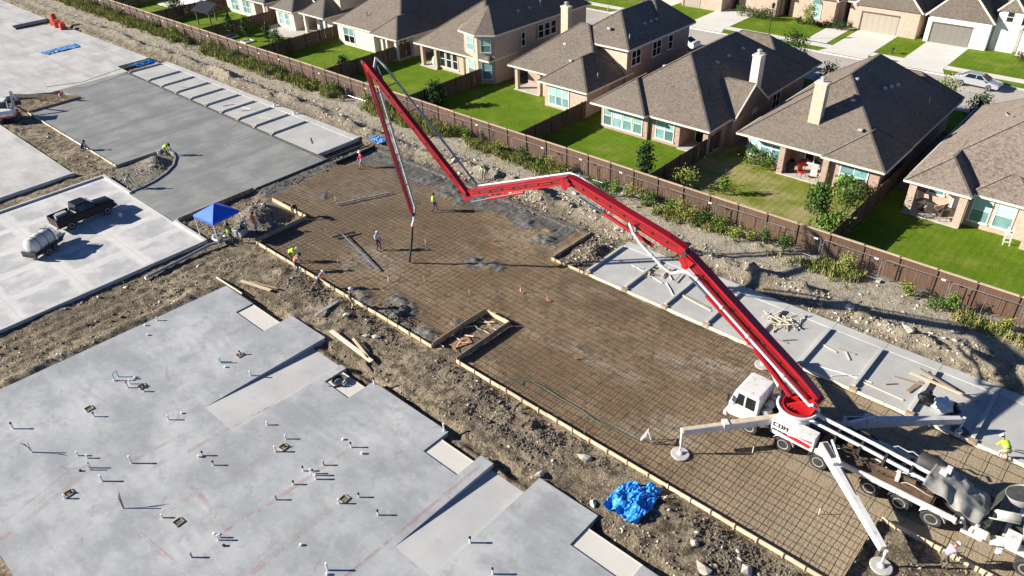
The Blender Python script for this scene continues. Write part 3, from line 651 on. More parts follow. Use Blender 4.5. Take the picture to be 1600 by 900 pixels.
patio(h, -72.3, -69.3, 61.3, 64.2); post(h, -72.0, 61.7, 2.8, .4, 'brick_tan'); post(h, -69.5, 61.7, 2.79, .4, 'brick_tan')
roof(h, -72.9, -59.9, 61.1, 80, 2.85, 36, 'shingle_grey'); 
for u in (-68.6, -67.5, -66.4): window(h, 'S', u, 61.9, .5, 2.4, .8, top='glass_dark', low='glass_dark')
def facet_window(parent, p, q, z0, z1, w_):
    d_ = (Vector((*q, 0))-Vector((*p, 0))).normalized(); n_ = Vector((d_.y, -d_.x, 0)); c = (Vector((*p, 0))+Vector((*q, 0)))/2
    def slab_(mb, a0, a1, d0, d1, c0, c1): mb.add([c+d_*a+n_*k_+Vector((0, 0, z)) for z in (c0, c1) for a, k_ in ((a0, d0), (a1, d0), (a1, d1), (a0, d1))], [(3, 2, 1, 0), (4, 5, 6, 7), (0, 1, 5, 4), (1, 2, 6, 5), (2, 3, 7, 6), (3, 0, 4, 7)])
    f = MB(); a = w_/2; zm = (z0+z1)/2
    slab_(f, -a-.07, -a, -.02, .06, z0-.07, z1+.07); slab_(f, a, a+.07, -.02, .06, z0-.07, z1+.07); slab_(f, -a, a, -.02, .06, z1, z1+.07); slab_(f, -a-.1, a+.1, -.02, .1, z0-.12, z0); slab_(f, -a, a, -.02, .05, zm-.03, zm+.03)
    o = f.build('window', 'trim_cream', parent, world=True)
    g = MB(); slab_(g, -a, a, 0, .02, z0, zm-.03); g.build('pane', 'glass_teal', o); g = MB(); slab_(g, -a, a, 0, .024, zm+.03, z1); g.build('pane', 'glass_blind', o)
for z0, z1 in ((.6, 2.5), (3.7, 5.2)):
    facet_window(h, bay[0], bay[1], z0, z1, 1.0); facet_window(h, (-64.0, 61.46), (-61.8, 61.04), z0, z1, 1.2); facet_window(h, bay[2], bay[3], z0, z1, 1.1)
for u in (70.0, 71.2, 72.4): window(h, 'E', u, -59.68, 3.6, 5.1, .9, low='glass_dark', top='glass_dark')
window(h, 'E', 66.8, -59.68, 3.4, 4.9, .6, low='glass_dark', top='glass_dark'); window(h, 'E', 69.2, -59.68, .5, 2.0, 1.2, low='glass_dark', top='glass_dark')
vents(h, [(-61.0, 67.5, 7.0, 'low'), (-60.9, 69.4, 7.0, 'low'), (-60.8, 71.3, 7., 'pipe')], .7)

# A2
h = house('cream walled house with wide grey hip roof behind the boom tip', -82, 68)
walls(h, -88.6, -75.6, 63.3, 80, 2.8, 'brick_cream'); walls(h, -88.7, -81.0, 61.2, 63.4, 2.79, 'brick_cream'); walls(h, -81.0, -79.2, 61.9, 63.4, 2.78, 'brick_cream')
patio(h, -79.2, -75.7, 60.7, 63.3); post(h, -76.2, 61.0, 2.8, .4, 'brick_cream'); post(h, -79.0, 61.1, 2.79, .4, 'brick_cream')
roof(h, -89.2, -75.2, 60.9, 80.5, 2.85, 36, 'shingle_grey'); roof(h, -80.6, -75.1, 60.2, 68, 2.87, 36, 'shingle_grey'); roof(h, -77.4, -70.2+.0-5, 68.6, 80, 2.84, 36, 'shingle_grey')
window(h, 'S', -86.3, 61.2, .5, 2.4, 2.2, 2, top='glass_teal', low='glass_dark'); window(h, 'S', -80.1, 61.9, .5, 2.3, .9, top='glass_teal', low='glass_dark'); window(h, 'S', -77.6, 63.3, .5, 2.3, 1.6, 2, top='glass_dark', low='glass_dark')
window(h, 'E', 66, -75.6, .4, 2.3, .9, top='glass_teal', low='glass_teal'); window(h, 'E', 69, -75.6, .4, 2.3, .9, top='glass_dark', low='glass_dark')
vents(h, [(-83.6, 62.6, 4.1, 'dark'), (-81.2, 66.0, 6.5, 'box')], .7)

# A1
h = house('cream house with two small hip roofed wings and a paved terrace', -97.5, 68)
walls(h, -103.3, -98.8, 60.9, 66, 2.8, 'brick_cream'); walls(h, -98.9, -92.0, 64.5, 78, 6.0, 'siding_cream'); walls(h, -103.3, -98.9, 66, 78, 2.79, 'brick_cream'); walls(h, -96.3, -92.2, 63.0, 64.6, 2.78, 'brick_cream')
roof(h, -103.9, -98.2, 60.4, 68, 2.85, 36, 'shingle_dark'); roof(h, -97.4, -91.6, 61.0, 68, 2.87, 36, 'shingle_dark'); roof(h, -103.8, -91.4, 66.5, 79, 6.05, 35, 'shingle_dark', axis='X')
post(h, -96.9, 61.6, 2.8, .4, 'brick_cream'); post(h, -92.1, 61.6, 2.8, .4, 'brick_cream')
window(h, 'S', -102.2, 60.9, .6, 2.3, .8, top='glass_teal'); window(h, 'S', -100.6, 60.9, .6, 2.3, .8, top='glass_teal'); window(h, 'S', -95, 63.0, .5, 2.3, 1.2, top='glass_teal')
window(h, 'S', -97.9, 64.5, 3.6, 5.4, .9, top='glass_dark', low='glass_dark'); window(h, 'S', -96.6, 64.5, 3.6, 5.4, .9, top='glass_dark', low='glass_dark')
MB().prism([(-104.5, 58.6), (-101, 57.6), (-97.8, 57.4), (-96.6, 58.6), (-91.6, 59.4), (-91.6, 64), (-104.5, 64)], -.05, .09).build('terrace', 'patio_floor', h, world=True)
# A0 and the next ones along the row
h = house('cream brick house behind the dark metal roofed pavilion', -112, 68)
walls(h, -118.3, -110.0, 61.4, 76, 2.8, 'brick_cream'); walls(h, -110.0, -106.5, 63.4, 76, 2.79, 'brick_pink'); post(h, -107.0, 61.4, 2.8, .5, 'brick_cream'); patio(h, -110, -106.5, 61, 63.4)
roof(h, -118.8, -106.1, 60.8, 77, 2.85, 36, 'shingle_dark'); walls(h, -106.5, -106.0, 61.2, 66, 2.7, 'brick_pink')
window(h, 'S', -112.4, 61.4, .5, 2.3, 1.9, 2, top='glass_teal'); window(h, 'S', -115.8, 61.4, .5, 2.3, 1.9, 2, top='glass_teal')
h = house('white walled house at the upper left beyond the pavilion', -127, 68)
walls(h, -133.5, -122.0, 60.5, 76, 2.9, 'brick_white'); roof(h, -134, -121.5, 60, 77, 2.95, 36, 'shingle_dark'); MB().bb(-133, -122, 56.4, 60.5, -.05, .1).build('terrace', 'drive_concrete', h, world=True)
window(h, 'S', -126.5, 60.5, .5, 2.3, 1.9, 2, top='glass_teal'); window(h, 'S', -130.5, 60.5, .5, 2.3, 1.9, 2, top='glass_teal')

# ---------------------------------------------------------------- houses across the street
def garage(parent, x0, x1, y, z1, mat):
    g = MB().bb(x0, x1, y-.03, y+.05, .05, z1).build('garage_door', mat, parent, world=True)
    n_ = 4
    for i in range(n_):
        for j in range(6):
            a = x0+(x1-x0)*(j+.08)/6; b = x0+(x1-x0)*(j+.92)/6; c0 = .1+(z1-.1)*(i+.08)/n_; c1 = .1+(z1-.1)*(i+.92)/n_
            MB().bb(a, b, y-.045, y-.028, c0, c1).build('door_panel', mat, g)
    MB().bb(x0-.15, x0, y-.09, y+.05, .05, z1+.15).build('jamb', 'patio_dark', g)
    MB().bb(x0, x1, y-.09, y+.05, z1, z1+.15).build('lintel', 'patio_dark', g)
def front_house(label, x0, x1, gx0, gx1, wall, y=107.0, pitch=46, garage_x=None, gmat='garage_tan', gable_win=None, roofm='shingle_grey', wins=(), side='brick_pink', ez=3.4):
    h = house(label, (x0+x1)/2, y+6)
    walls(h, x0+.3, x1-.3, y+1.2, y+13, 3.3, wall); walls(h, gx0, gx1, y, y+8, ez-.02, wall)
    gable_wall(h, gx0, gx1, y, ez-.02, pitch, wall, .25)
    roof(h, x0-.1, x1+.1, y+.9, y+13.4, 3.35, 40, roofm, axis='X'); roof(h, gx0-.35, gx1+.35, y-.3, y+9, ez-.05, pitch, roofm, e0='gable')
    if garage_x: garage(h, *garage_x, y, 2.45, gmat)
    if gable_win: window(h, 'S', gable_win, y, 3.9, 5.1, .8, low='glass_dark', top='glass_dark')
    for u, yy, z0, z1, w_ in wins: window(h, 'S', u, yy, z0, z1, w_, 2 if w_ > 1.3 else 1, top='glass_blind', low='glass_blind')
    return h
front_house('tan brick house with a wide tan garage door across the street', -37.4, -27.4, -35.9, -27.8, 'brick_tan', garage_x=(-34.9, -30.2), gable_win=-32)
h = front_house('white gabled house with dark grey garage door across the street', -27.0, -16.2, -26.8, -19.6, 'brick_white', garage_x=(-26.1, -21.5), gmat='garage_grey', gable_win=-23.3)
for s in (-1, 1): MB().bb(-23.3+s*.75-.22, -23.3+s*.75+.22, 106.9, 107.01, 3.85, 5.15).build('shutter', 'shutter', h, world=True)
roof(h, -19.6, -16.6, 107.6, 113, 4.8, 48, 'shingle_brown', e0='gable'); gable_wall(h, -19.4, -16.8, 107.8, 4.75, 48, 'brick_white'); walls(h, -19.4, -16.8, 107.8, 112, 4.78, 'brick_white'); window(h, 'S', -18.1, 107.8, 3.6, 4.7, .7, top='glass_dark', low='glass_dark')
h = front_house('white gabled house with shuttered window and a flower bed at the right edge', -16.0, -5, -16.2, -8.8, 'brick_white', wins=[(-12.4, 107, .7, 2.6, 1.4)], roofm='shingle_brown')
for s in (-1, 1): MB().bb(-12.4+s*1.15-.35, -12.4+s*1.15+.35, 106.9, 107.01, .6, 2.7).build('shutter', 'shutter', h, world=True)
h = front_house('tan brick house with an arched window across the street', -45.8, -37.6, -43.8, -38.6, 'brick_tan', wins=[(-41.2, 107, .8, 2.5, 1.3)])
MB().ext([(-41.2+.72*math.cos(a), 106.93, 2.55+.72*math.sin(a)) for a in np.linspace(0, PI, 10)], (0, .1, 0)).build('arch', 'glass_teal', h, world=True)
front_house('brick house with tall windows behind the street lamp', -53.5, -46.2, -51.5, -46.8, 'brick_tan', wins=[(-50.2, 107, .8, 2.6, 1.0), (-48.4, 107, .8, 2.6, 1.0)], y=106.6)
front_house('brick house with two tan garage doors at the top of the picture', -62.5, -54, -61, -54.4, 'brick_tan', garage_x=(-60.6, -57.9), y=104.8)
for i, (a, b) in enumerate(((-75, -64.5), (-88, -77.5), (-102, -91))):
    front_house(['brick house beyond the street, just above the two storey house', 'far brick house beyond the street above the boom tip house', 'farthest brick house beyond the street'][i], a, b, a+.8, a+7, 'brick_tan', garage_x=(a+1.5, a+6.2), y=106)

# ---------------------------------------------------------------- wooden fences
pmat('fence_wood', (.095, .05, .03), (.155, .088, .054), 2.2, .85, rnd=.16, bmp=.3, bscale=6, stretch=(9, 9, .6))
pmat('fence_side', (.085, .050, .032), (.125, .076, .048), 2.2, .85, rnd=.12, bmp=.3, bscale=6, stretch=(9, 9, .6))
pmat('fence_cap', (.50, .38, .27), (.58, .46, .34), 2, .8, rnd=.1)
pmat('galvanized', (.52, .54, .55), (.44, .46, .47), 6, .4, metal=.7)
def picket_mesh(seed, L=2.42, H=1.78, n_=17, mat='fence_wood'):
    r = random.Random(seed); b = MB()
    for i in range(n_):
        a = (i+.5)*L/n_; b.box((a, r.uniform(-.012, .012), H/2+.03), (L/n_-.012, .022, H+r.uniform(-.02, .02)), rz=r.uniform(-.05, .05))
    return b.mesh('picket_panel', mat)
PM = [picket_mesh(i) for i in range(4)]; PS = [picket_mesh(10+i, mat='fence_side') for i in range(3)]
POST = MB().box((0, 0, .95), (.11, .11, 1.95)).mesh('post', 'fence_side')
RAIL = [MB().box((1.21, .045, z), (2.42, .045, .09)).mesh('rail', 'fence_side') for z in (.4, 1.0, 1.55)]
CAP = MB().box((1.21, 0, 1.87), (2.40, .19, .045)).mesh('cap_board', 'fence_cap'); TRIM = MB().box((1.21, -.035, 1.77), (2.40, .03, .13)).mesh('trim_board', 'fence_wood')
f_ = thing('wooden_fence', 'long brown board fence with pale cap between building site and gardens', 'fence', (-176, 49.62, -.02))
nb = 76
for i in range(nb):
    x = i*2.44; dz = .03*math.sin(i*.7)
    inst(PM[(i*7) % 4], 'picket_panel', f_, (x, 0, dz)); inst(POST, 'post', f_, (x, -.04, dz)); inst(CAP, 'cap_board', f_, (x+.01, 0, dz)); inst(RAIL[0], 'rail', f_, (x, 0, dz)); inst(RAIL[2], 'rail', f_, (x, 0, dz))
DL = ['board fence between the gardens at the far upper left', 'board fence beside the white walled house', 'board fence beside the pavilion lawn', 'board fence at the left of the terrace garden', 'brown board fence left of the boom tip lawn', 'board fence between the cream house and the bay windowed house', 'board fence right of the bay windowed house', 'board fence between the two lawns left of the chimney gable house', 'board fence in shade beside the patio with the red grill', 'dark board fence at the left of the rightmost lawn', 'fence']
for i, x in enumerate(DIV[:-1]):
    f_ = thing('garden_fence', DL[i], 'fence', (x, 49.8, 0))
    for j in range(7):
        y = j*2.44
        for nm, me in (('picket_panel', PS[(i+j) % 3]), ('rail', RAIL[0]), ('rail', RAIL[1]), ('rail', RAIL[2]), ('post', POST)): inst(me, nm, f_, (0, y, 0), PI/2)
# side walls of shade between the houses continue the fences to the street side
# ---------------------------------------------------------------- temporary chain link panels
def clink():
    L, H = 4.24, 1.75; fr = MB()
    fr.path([(0.06, 0, .12), (.06, 0, H-.15), (.10, 0, H-.04), (.2, 0, H), (L-.2, 0, H), (L-.1, 0, H-.04), (L-.06, 0, H-.15), (L-.06, 0, .12)], .024, 6)
    fr.tube((.06, 0, .15), (L-.06, 0, .15), .02, n=6); fr.tube((L/2, 0, .15), (L/2, 0, H), .018, n=6)
    wr = MB(); s = .15
    for sg in (1, -1):
        u = -H
        while u < L:
            a, b = u, u+H-.2; z0, z1 = .15, H-.05
            a2 = max(a, .06); b2 = min(b, L-.06)
            if b2 > a2:
                za = z0+(a2-a)/(b-a)*(z1-z0); zb = z0+(b2-a)/(b-a)*(z1-z0)
                if sg < 0: za, zb = z0+z1-za, z0+z1-zb
                p, q = Vector((a2, 0, za)), Vector((b2, 0, zb)); n_ = Vector((0, 0, .0016))
                wr.add([p-n_, q-n_, q+n_, p+n_], [(0, 1, 2, 3)])
            u += s
    ft = MB(); ft.box((0, 0, .03), (.28, .5, .1)); tg = MB().box((L-.45, -.03, H-.06), (.28, .01, .12))
    cl = MB().box((-.02, 0, 1.3), (.12, .07, .06))
    return fr.mesh('frame', 'galvanized', True), wr.mesh('wire_mesh', 'galvanized'), ft.mesh('foot', 'curb_concrete'), tg.mesh('sign_tag', 'frame_white'), cl.mesh('clamp', 'galvanized')
FR, WR, FT, TG, CL = clink()
for i in range(41):
    x = -169.9+i*4.30
    r = thing('chain_link_panel', 'galvanized chain link panel, %s from left before %s' % which(x+2, 'panel'), 'fence panel', (x, 48.75+.06*math.sin(i*2.1), .0), .02*math.sin(i*1.7), 'chain link panels along the fence')
    inst(FR, 'frame', r); inst(WR, 'wire_mesh', r); inst(FT, 'foot', r); inst(CL, 'clamp', r)
    if i % 2 or i % 3 == 0: inst(TG, 'sign_tag', r)
# ---------------------------------------------------------------- vehicle materials
pmat('pump_red', (.42, .008, .013), (.36, .008, .013), 1.5, .4, coat=.15, c3=(.25, .012, .014), scale3=2, lo3=.6, hi3=.8)
pmat('pump_white', (.74, .74, .72), (.66, .65, .62), 1.8, .4, coat=.2, c3=(.44, .39, .32), scale3=3.5, lo3=.54, hi3=.74)
pmat('pipe_grey', (.44, .46, .48), (.35, .36, .37), 2, .5, metal=.3, c3=(.55, .53, .50), scale3=5)
pmat('beam_top', (.60, .52, .40), (.48, .38, .26), 2.5, .8)
pmat('chrome', (.70, .72, .74), rough=.15, metal=1)
pmat('tyre', (.022, .022, .023), (.05, .047, .043), 4, .85)
pmat('rim', (.62, .62, .60), (.45, .44, .42), 5, .4, metal=.5)
pmat('chassis', (.035, .035, .037), (.06, .057, .05), 3, .6)
pmat('deck_wood', (.10, .062, .036), (.17, .105, .058), 3, .85)
pmat('tarp_grey', (.26, .25, .225), (.34, .325, .295), 2, .85)
pmat('rubber', (.03, .03, .031), (.06, .056, .05), 4, .7)
pmat('pad_grey', (.42, .41, .38), (.52, .50, .46), 4, .8)
pmat('decal_black', (.02, .02, .022), rough=.5); pmat('decal_red', (.48, .012, .02), rough=.5)
pmat('mixer_grey', (.50, .49, .46), (.38, .37, .34), 2, .7)

def wheel(parent, x, y, z, r=.5, w_=.30, side=-1, name='wheel'):
    e = MB().lathe((x, y-w_/2*1, z), (0, 1, 0), [(r*.56, 0), (r*.9, .0), (r, .05), (r, w_-.05), (r*.9, w_), (r*.56, w_)], 24).build(name, 'tyre', parent, smooth=True)
    yo = y+side*w_/2
    rm = MB().lathe((x, yo+side*.01-side*.03, z), (0, side, 0), [(r*.60, -.02), (r*.60, .035), (r*.50, .03), (r*.42, -.06), (r*.2, -.06), (r*.2, .0), (.02, .01)], 20).build('rim', 'rim', e, smooth=True)
    return e
# ---------------------------------------------------------------- concrete pump truck (front towards -X)
TX, TY = -8.85, 30.95
P_ = thing('concrete_pump_truck', 'white concrete pump truck with long red folding boom on outriggers', 'pump truck', (TX, TY, -.10))
def L(x, y, z): return (x-TX, y-TY, z+.10)        # site coordinates into the truck's own
YN, YF = 29.75, 32.15
for x in (-10.75, -8.8, -6.9, -4.3, -2.88, -1.42):
    for yy, s in ((YN+.05, -1), (YF-.05, 1)): wheel(P_, *L(x, yy, .40), .50, .30, s)
ch = MB(); ch.beam(L(-11.6, 30.55, .75), L(.2, 30.55, .75), .12, .3); ch.beam(L(-11.6, 31.35, .75), L(.2, 31.35, .75), .12, .3)
for x in (-10.75, -8.8, -6.9, -4.3, -2.88, -1.42): ch.tube(L(x, YN+.1, .42), L(x, YF-.1, .42), .09, n=8)
for x in np.arange(-11, .2, 1.2): ch.box(L(x, 30.95, .75), (.1, .8, .2))
ch.build('chassis', 'chassis', P_)
# cab: low-entry cab-over with raked front, big roof
cx0, cx1, cy0, cy1 = -11.95, -10.45, 29.65, 31.45
cab = MB().ext([L(cx0-.12, cy0, .62), L(cx0-.16, cy0, 1.45), L(cx0+.12, cy0, 2.52), L(cx0+.3, cy0, 2.62), L(cx1-.05, cy0, 2.62), L(cx1, cy0, 2.5), L(cx1, cy0, .75)], (0, cy1-cy0, 0)).build('cab', 'pump_white', P_, bevel=.06)
for u0, u1 in ((cx0+.22, cx0+.68), (cx0+.78, cx1-.18)):
    MB().ext([L(u0, cy0-.012, 1.62), L(u1, cy0-.012, 1.62), L(u1, cy0-.012, 2.38), L(u0+.10 if u0 < cx0+.5 else u0, cy0-.012, 2.38)], (0, .02, 0)).build('side_window', 'glass_dark', cab, bevel=.004)
MB().ext([L(cx0-.135, cy0+.12, 1.55), L(cx0-.135, cy1-.12, 1.55), L(cx0+.085, cy1-.12, 2.5), L(cx0+.085, cy0+.12, 2.5)], (-.02, 0, .003)).build('windscreen', 'glass_dark', cab)
MB().box(L(cx0-.25, 30.6, .62), (.2, 1.95, .32)).build('bumper', 'pump_white', cab, bevel=.03)
for yy in (cy0+.25, cy1-.25): MB().lathe(L(cx0-.36, yy, .66), (-1, 0, 0), [(.1, 0), (.1, .03), (.06, .05)], 12).build('headlight', 'chrome', cab)
mr = MB(); mr.path([L(cx0+.05, cy0, 1.5), L(cx0-.1, cy0-.22, 1.55), L(cx0-.1, cy0-.22, 2.2)], .02, 6); mr.box(L(cx0-.1, cy0-.22, 1.95), (.08, .2, .42)); mr.build('mirror', 'black_metal', cab)
MB().box(L(cx0+.85, cy0-.016, 1.1), (1.1, .02, .06)).build('door_handle', 'vent_metal', cab)
# engine, air cleaner, exhaust behind the cab
en = MB()
for i, (x, y, z, r) in enumerate(((-10.15, 30.15, 1.55, .22), (-10.2, 30.55, 1.75, .24), (-10.1, 31.0, 1.9, .26), (-10.15, 31.4, 1.5, .22), (-9.95, 31.6, 1.7, .18))):
    en.lathe(L(x, y-.2, z), (0.15, 1, .1), [(r*.5, -.05), (r, .0), (r, .36), (r*.5, .42)], 12)
en.build('engine', 'pipe_grey', P_, smooth=True)
ex = MB(); ex.box(L(-10.0, 30.9, 1.1), (.6, 2.0, .7)); ex.tube(L(-10.1, 31.8, 1.0), L(-10.1, 31.8, 2.5), .06, n=10); ex.build('exhaust_stack', 'chassis', P_)
# side tool box with lettering panel, deck, sub frame
tb = MB().bb(-9.6-TX, -7.3-TX, 29.62-TY, 30.3-TY, .95, 1.85).build('tool_box', 'pump_white', P_, bevel=.03)
def flat_letters(rows, x0, z0, y, h, mat, parent):
    G = {'C': [(0, 0, .25, 1), (0, .8, 1, 1), (0, 0, 1, .2)], 'O': [(0, 0, .25, 1), (.75, 0, 1, 1), (0, .8, 1, 1), (0, 0, 1, .2)], 'N': [(0, 0, .25, 1), (.75, 0, 1, 1), (.2, .55, .8, .85)], '.': [(.3, 0, .6, .25)], '-': [(0, .3, 1, .7)]}
    m = MB()
    for r, txt in enumerate(rows):
        for i, c in enumerate(txt):
            for a0, b0, a1, b1 in G.get(c, []):
                m.bb(x0+(i*1.2+a0)*h*.9-TX, x0+(i*1.2+a1)*h*.9-TX, y-TY, y+.006-TY, z0-r*h*1.35+b0*h+.1, z0-r*h*1.35+b1*h+.1)
    m.build('lettering', mat, parent)
flat_letters(['CON', '---'], -9.5, 1.42, 29.60, .26, 'decal_black', tb)
fl = MB(); fl.ext([L(-9.0, 29.612, 1.12), L(-7.5, 29.612, 1.0), L(-7.4, 29.612, 1.22), L(-8.2, 29.612, 1.3)], (0, -.008, 0)); fl.ext([L(-8.4, 29.611, 1.36), L(-7.4, 29.611, 1.40), L(-7.4, 29.611, 1.52)], (0, -.008, 0)); fl.build('decal', 'decal_red', tb)
dk = MB().bb(-7.2-TX, -1.6-TX, 29.72-TY, 32.18-TY, 1.12, 1.22).build('deck', 'deck_wood', P_)
MB().bb(-7.2-TX, -.5-TX, 29.6-TY, 29.71-TY, 1.02, 1.30).build('side_rail', 'pump_white', P_); MB().bb(-7.2-TX, -.5-TX, 32.19-TY, 32.3-TY, 1.02, 1.30).build('side_rail', 'pump_white', P_)
for i in range(7): MB().bb(-7.1-TX, -1.7-TX, 29.76+i*.34-TY, 30.07+i*.34-TY, 1.225, 1.255+.004*(i % 3)).build('deck_plank', 'deck_wood', dk)
for x in (-8.8, -6.9, -4.3, -2.88, -1.42):
    fd = MB(); a = np.linspace(.35, PI-.35, 8)
    for p, q in zip(a, a[1:]): fd.beam(L(x+.6*math.cos(p), YN+.02, .4+.6*math.sin(p)), L(x+.6*math.cos(q), YN+.02, .4+.6*math.sin(q)), .34, .025, up=(0, 0, 1))
    fd.build('fender', 'chassis' if x > -8 and x < -2 else 'pump_white', P_)
# pedestal, slewing ring, red turret, delivery pipe loop
MB().lathe(L(TX, TY, 1.0), (0, 0, 1), [(.75, 0), (.75, .7), (.95, .75), (.95, .95), (.72, 1.0)], 24).build('pedestal', 'pump_white', P_, smooth=True)
tr = MB(); tr.lathe(L(TX, TY, 2.0), (0, 0, 1), [(.62, .02), (.84, 0), (.88, .06), (.88, .30), (.80, .32), (.76, .12), (.62, .06)], 28)
for q in range(5): MB().path([L(TX-.5+.2*q, TY-.6+.1*q, 2.15), L(TX-.2+.15*q, TY-.2, 2.45+.05*q), L(TX+.3, TY-.1+.12*q, 2.7)], .035, 6).build('hydraulic_hose', 'rubber' if q % 2 else 'pump_red', P_)
for s in (-.34, .34): tr.ext([L(TX-.6, TY+s-.06, 2.2), L(TX+.75, TY+s-.06, 2.2), L(TX+1.05, TY+s-.06, 3.1), L(TX+.75, TY+s-.06, 3.35), L(TX+.35, TY+s-.06, 3.0)], (0, .12, 0))
tr.build('turret', 'pump_red', P_)
ring = [L(TX+1.02*math.cos(a), TY-.12+1.02*math.sin(a), 2.30) for a in np.linspace(PI*1.0, PI*2.1, 14)]
MB().path(ring+[L(TX+1.0, TY-.15, 2.7), L(TX+.75, TY-.52, 3.1)], .085, 10).build('delivery_pipe', 'pump_white', P_, smooth=True)
# long delivery and hydraulic pipes over the deck
for y, z, r, m_ in ((30.55, 1.85, .085, 'pump_white'), (31.05, 1.95, .10, 'pump_white'), (30.8, 1.72, .05, 'pipe_grey'), (31.35, 1.6, .06, 'chassis')):
    MB().path([L(-8.3, y, z+.15), L(-5, y, z), L(-2.2, y-.1, z-.1), L(-1.4, y-.15, z-.25)], r, 8).build('delivery_pipe' if m_ == 'pump_white' else 'hydraulic_line', m_, P_, smooth=True)
for x in (-6.6, -5.4, -4.2, -3.0): MB().box(L(x, 30.85, 1.55), (.10, .9, .75)).build('pipe_bracket', 'chassis', P_)
MB().beam(L(-4.4, 30.1, 1.5), L(-2.6, 30.35, 1.45), .10, .22).build('plank', 'deck_wood', P_); MB().beam(L(-5.2, 31.75, 1.42), L(-3.3, 31.7, 1.42), .26, .12).build('plank', 'beam_top', P_)
wt = MB().lathe(L(-2.9, 31.5, 1.85), (1, 0, .02), [(.1, -.1), (.42, -.05), (.45, .05), (.45, 1.05), (.40, 1.12), (.1, 1.15)], 18).build('water_tank', 'chassis', P_, smooth=True)
rq = random.Random(4)
for i in range(18):
    x = rq.uniform(-7.2, -2.2); y = rq.uniform(29.95, 32.0); pts_ = [(x, y, 1.3)]
    for q in range(4): x += rq.uniform(.15, .6); y += rq.uniform(-.25, .25); pts_.append((min(x, -1.0), min(max(y, 29.9), 32.1), 1.32+rq.uniform(0, .35)))
    MB().path([L(*p) for p in pts_], rq.choice((.02, .028, .04)), 6).build('hydraulic_hose', rq.choice(('rubber', 'rubber', 'chassis', 'pipe_grey')), P_, smooth=True)
for i in range(9): MB().box(L(rq.uniform(-7.0, -1.2), rq.uniform(29.95, 32.0), 1.42), (rq.uniform(.15, .5), rq.uniform(.15, .4), rq.uniform(.2, .45)), rz=rq.uniform(-.3, .3)).build('valve_block', rq.choice(('chassis', 'pipe_grey', 'pump_white', 'deck_wood')), P_, bevel=.02)
for i in range(7): MB().lathe(L(-.5+.16*i, 29.8+rq.uniform(-.1, .15), .75+rq.uniform(-.1, .3)), (rq.uniform(-.3, .3), 1, .2), [(.05, 0), (.09, .03), (.09, .3), (.04, .34)], 8).build('valve', rq.choice(('pipe_grey', 'chassis', 'pump_white')), P_)
cb = MB(); cb.box(L(-1.75, 31.0, 1.9), (.32, .35, .75)); cb.box(L(-1.6, 31.2, 2.35), (.25, .3, .3)); cb.build('control_box', 'pump_white', P_, bevel=.03)
# hopper and grey tarp over the pump kit
MB().ext([L(-.55, 30.1, .55), L(.5, 30.1, .55), L(.75, 30.1, 1.35), L(-.75, 30.1, 1.35)], (0, 1.8, 0)).build('hopper', 'chassis', P_)
MB().ext([L(.45, 30.9, 1.35), L(.5, 32.2, 1.35), L(.75, 32.35, 2.1), L(.7, 31.2, 2.15)], (.05, 0, .02)).build('splash_guard', 'rubber', P_)
def tarp_sheet(name, mat, parent, cx_, cy_, lx, ly, zf, n_=44, off=(0, 0, 0), amp=.12, seed=0, sc=.5, fine=.45, smooth=False):
    X, Y = np.meshgrid(np.linspace(-lx/2, lx/2, n_), np.linspace(-ly/2, ly/2, n_))
    wx = X+.18*lx*fbm(X+cx_, Y+cy_, lx*.5, 3, seed+3)*.6; wy = Y+.18*ly*fbm(X+cx_, Y+cy_, ly*.5, 3, seed+6)*.6
    n1 = 1-2*np.abs(fbm(X*1.0+cx_, Y*.6+cy_, sc, 3, seed)); Z = zf(X, Y)+amp*n1+amp*fine*(1-2*np.abs(fbm(X*1.3+cx_, Y+cy_, sc*.38, 3, seed+9)))
    b = MB(); b.v = [(cx_+a+off[0], cy_+c+off[1], e+off[2]) for a, c, e in zip(wx.ravel(), wy.ravel(), Z.ravel())]
    for r in range(n_-1):
        for c in range(n_-1): b.f.append((r*n_+c, r*n_+c+1, (r+1)*n_+c+1, (r+1)*n_+c)); b.m.append(0)
    o = b.build(name, mat, parent, smooth=False)
    if smooth: o.data.polygons.foreach_set('use_smooth', [True]*len(o.data.polygons))
    sm = o.modifiers.new('thick', 'SOLIDIFY'); sm.thickness = .012
    return o
tarp_sheet('hopper_tarp', 'tarp_grey', P_, -.85-TX, 30.85-TY, 2.6, 2.1, lambda X, Y: 1.98-.30*X-.50*np.clip(np.abs(Y)-.5, 0, 2)**1.2-.25*np.clip(X-.7, 0, 2)+.07*np.sin(X*7+1.5*Y)*np.clip(np.abs(Y)*1.5, .25, 1), amp=.085, seed=4, sc=.9, fine=.18, smooth=True)
rr = MB(); rr.box(L(.55, 29.75, .95), (.5, .2, .35)); rr.box(L(.25, 29.7, .62), (.9, .12, .12)); rr.build('rear_bracket', 'pump_white', P_)
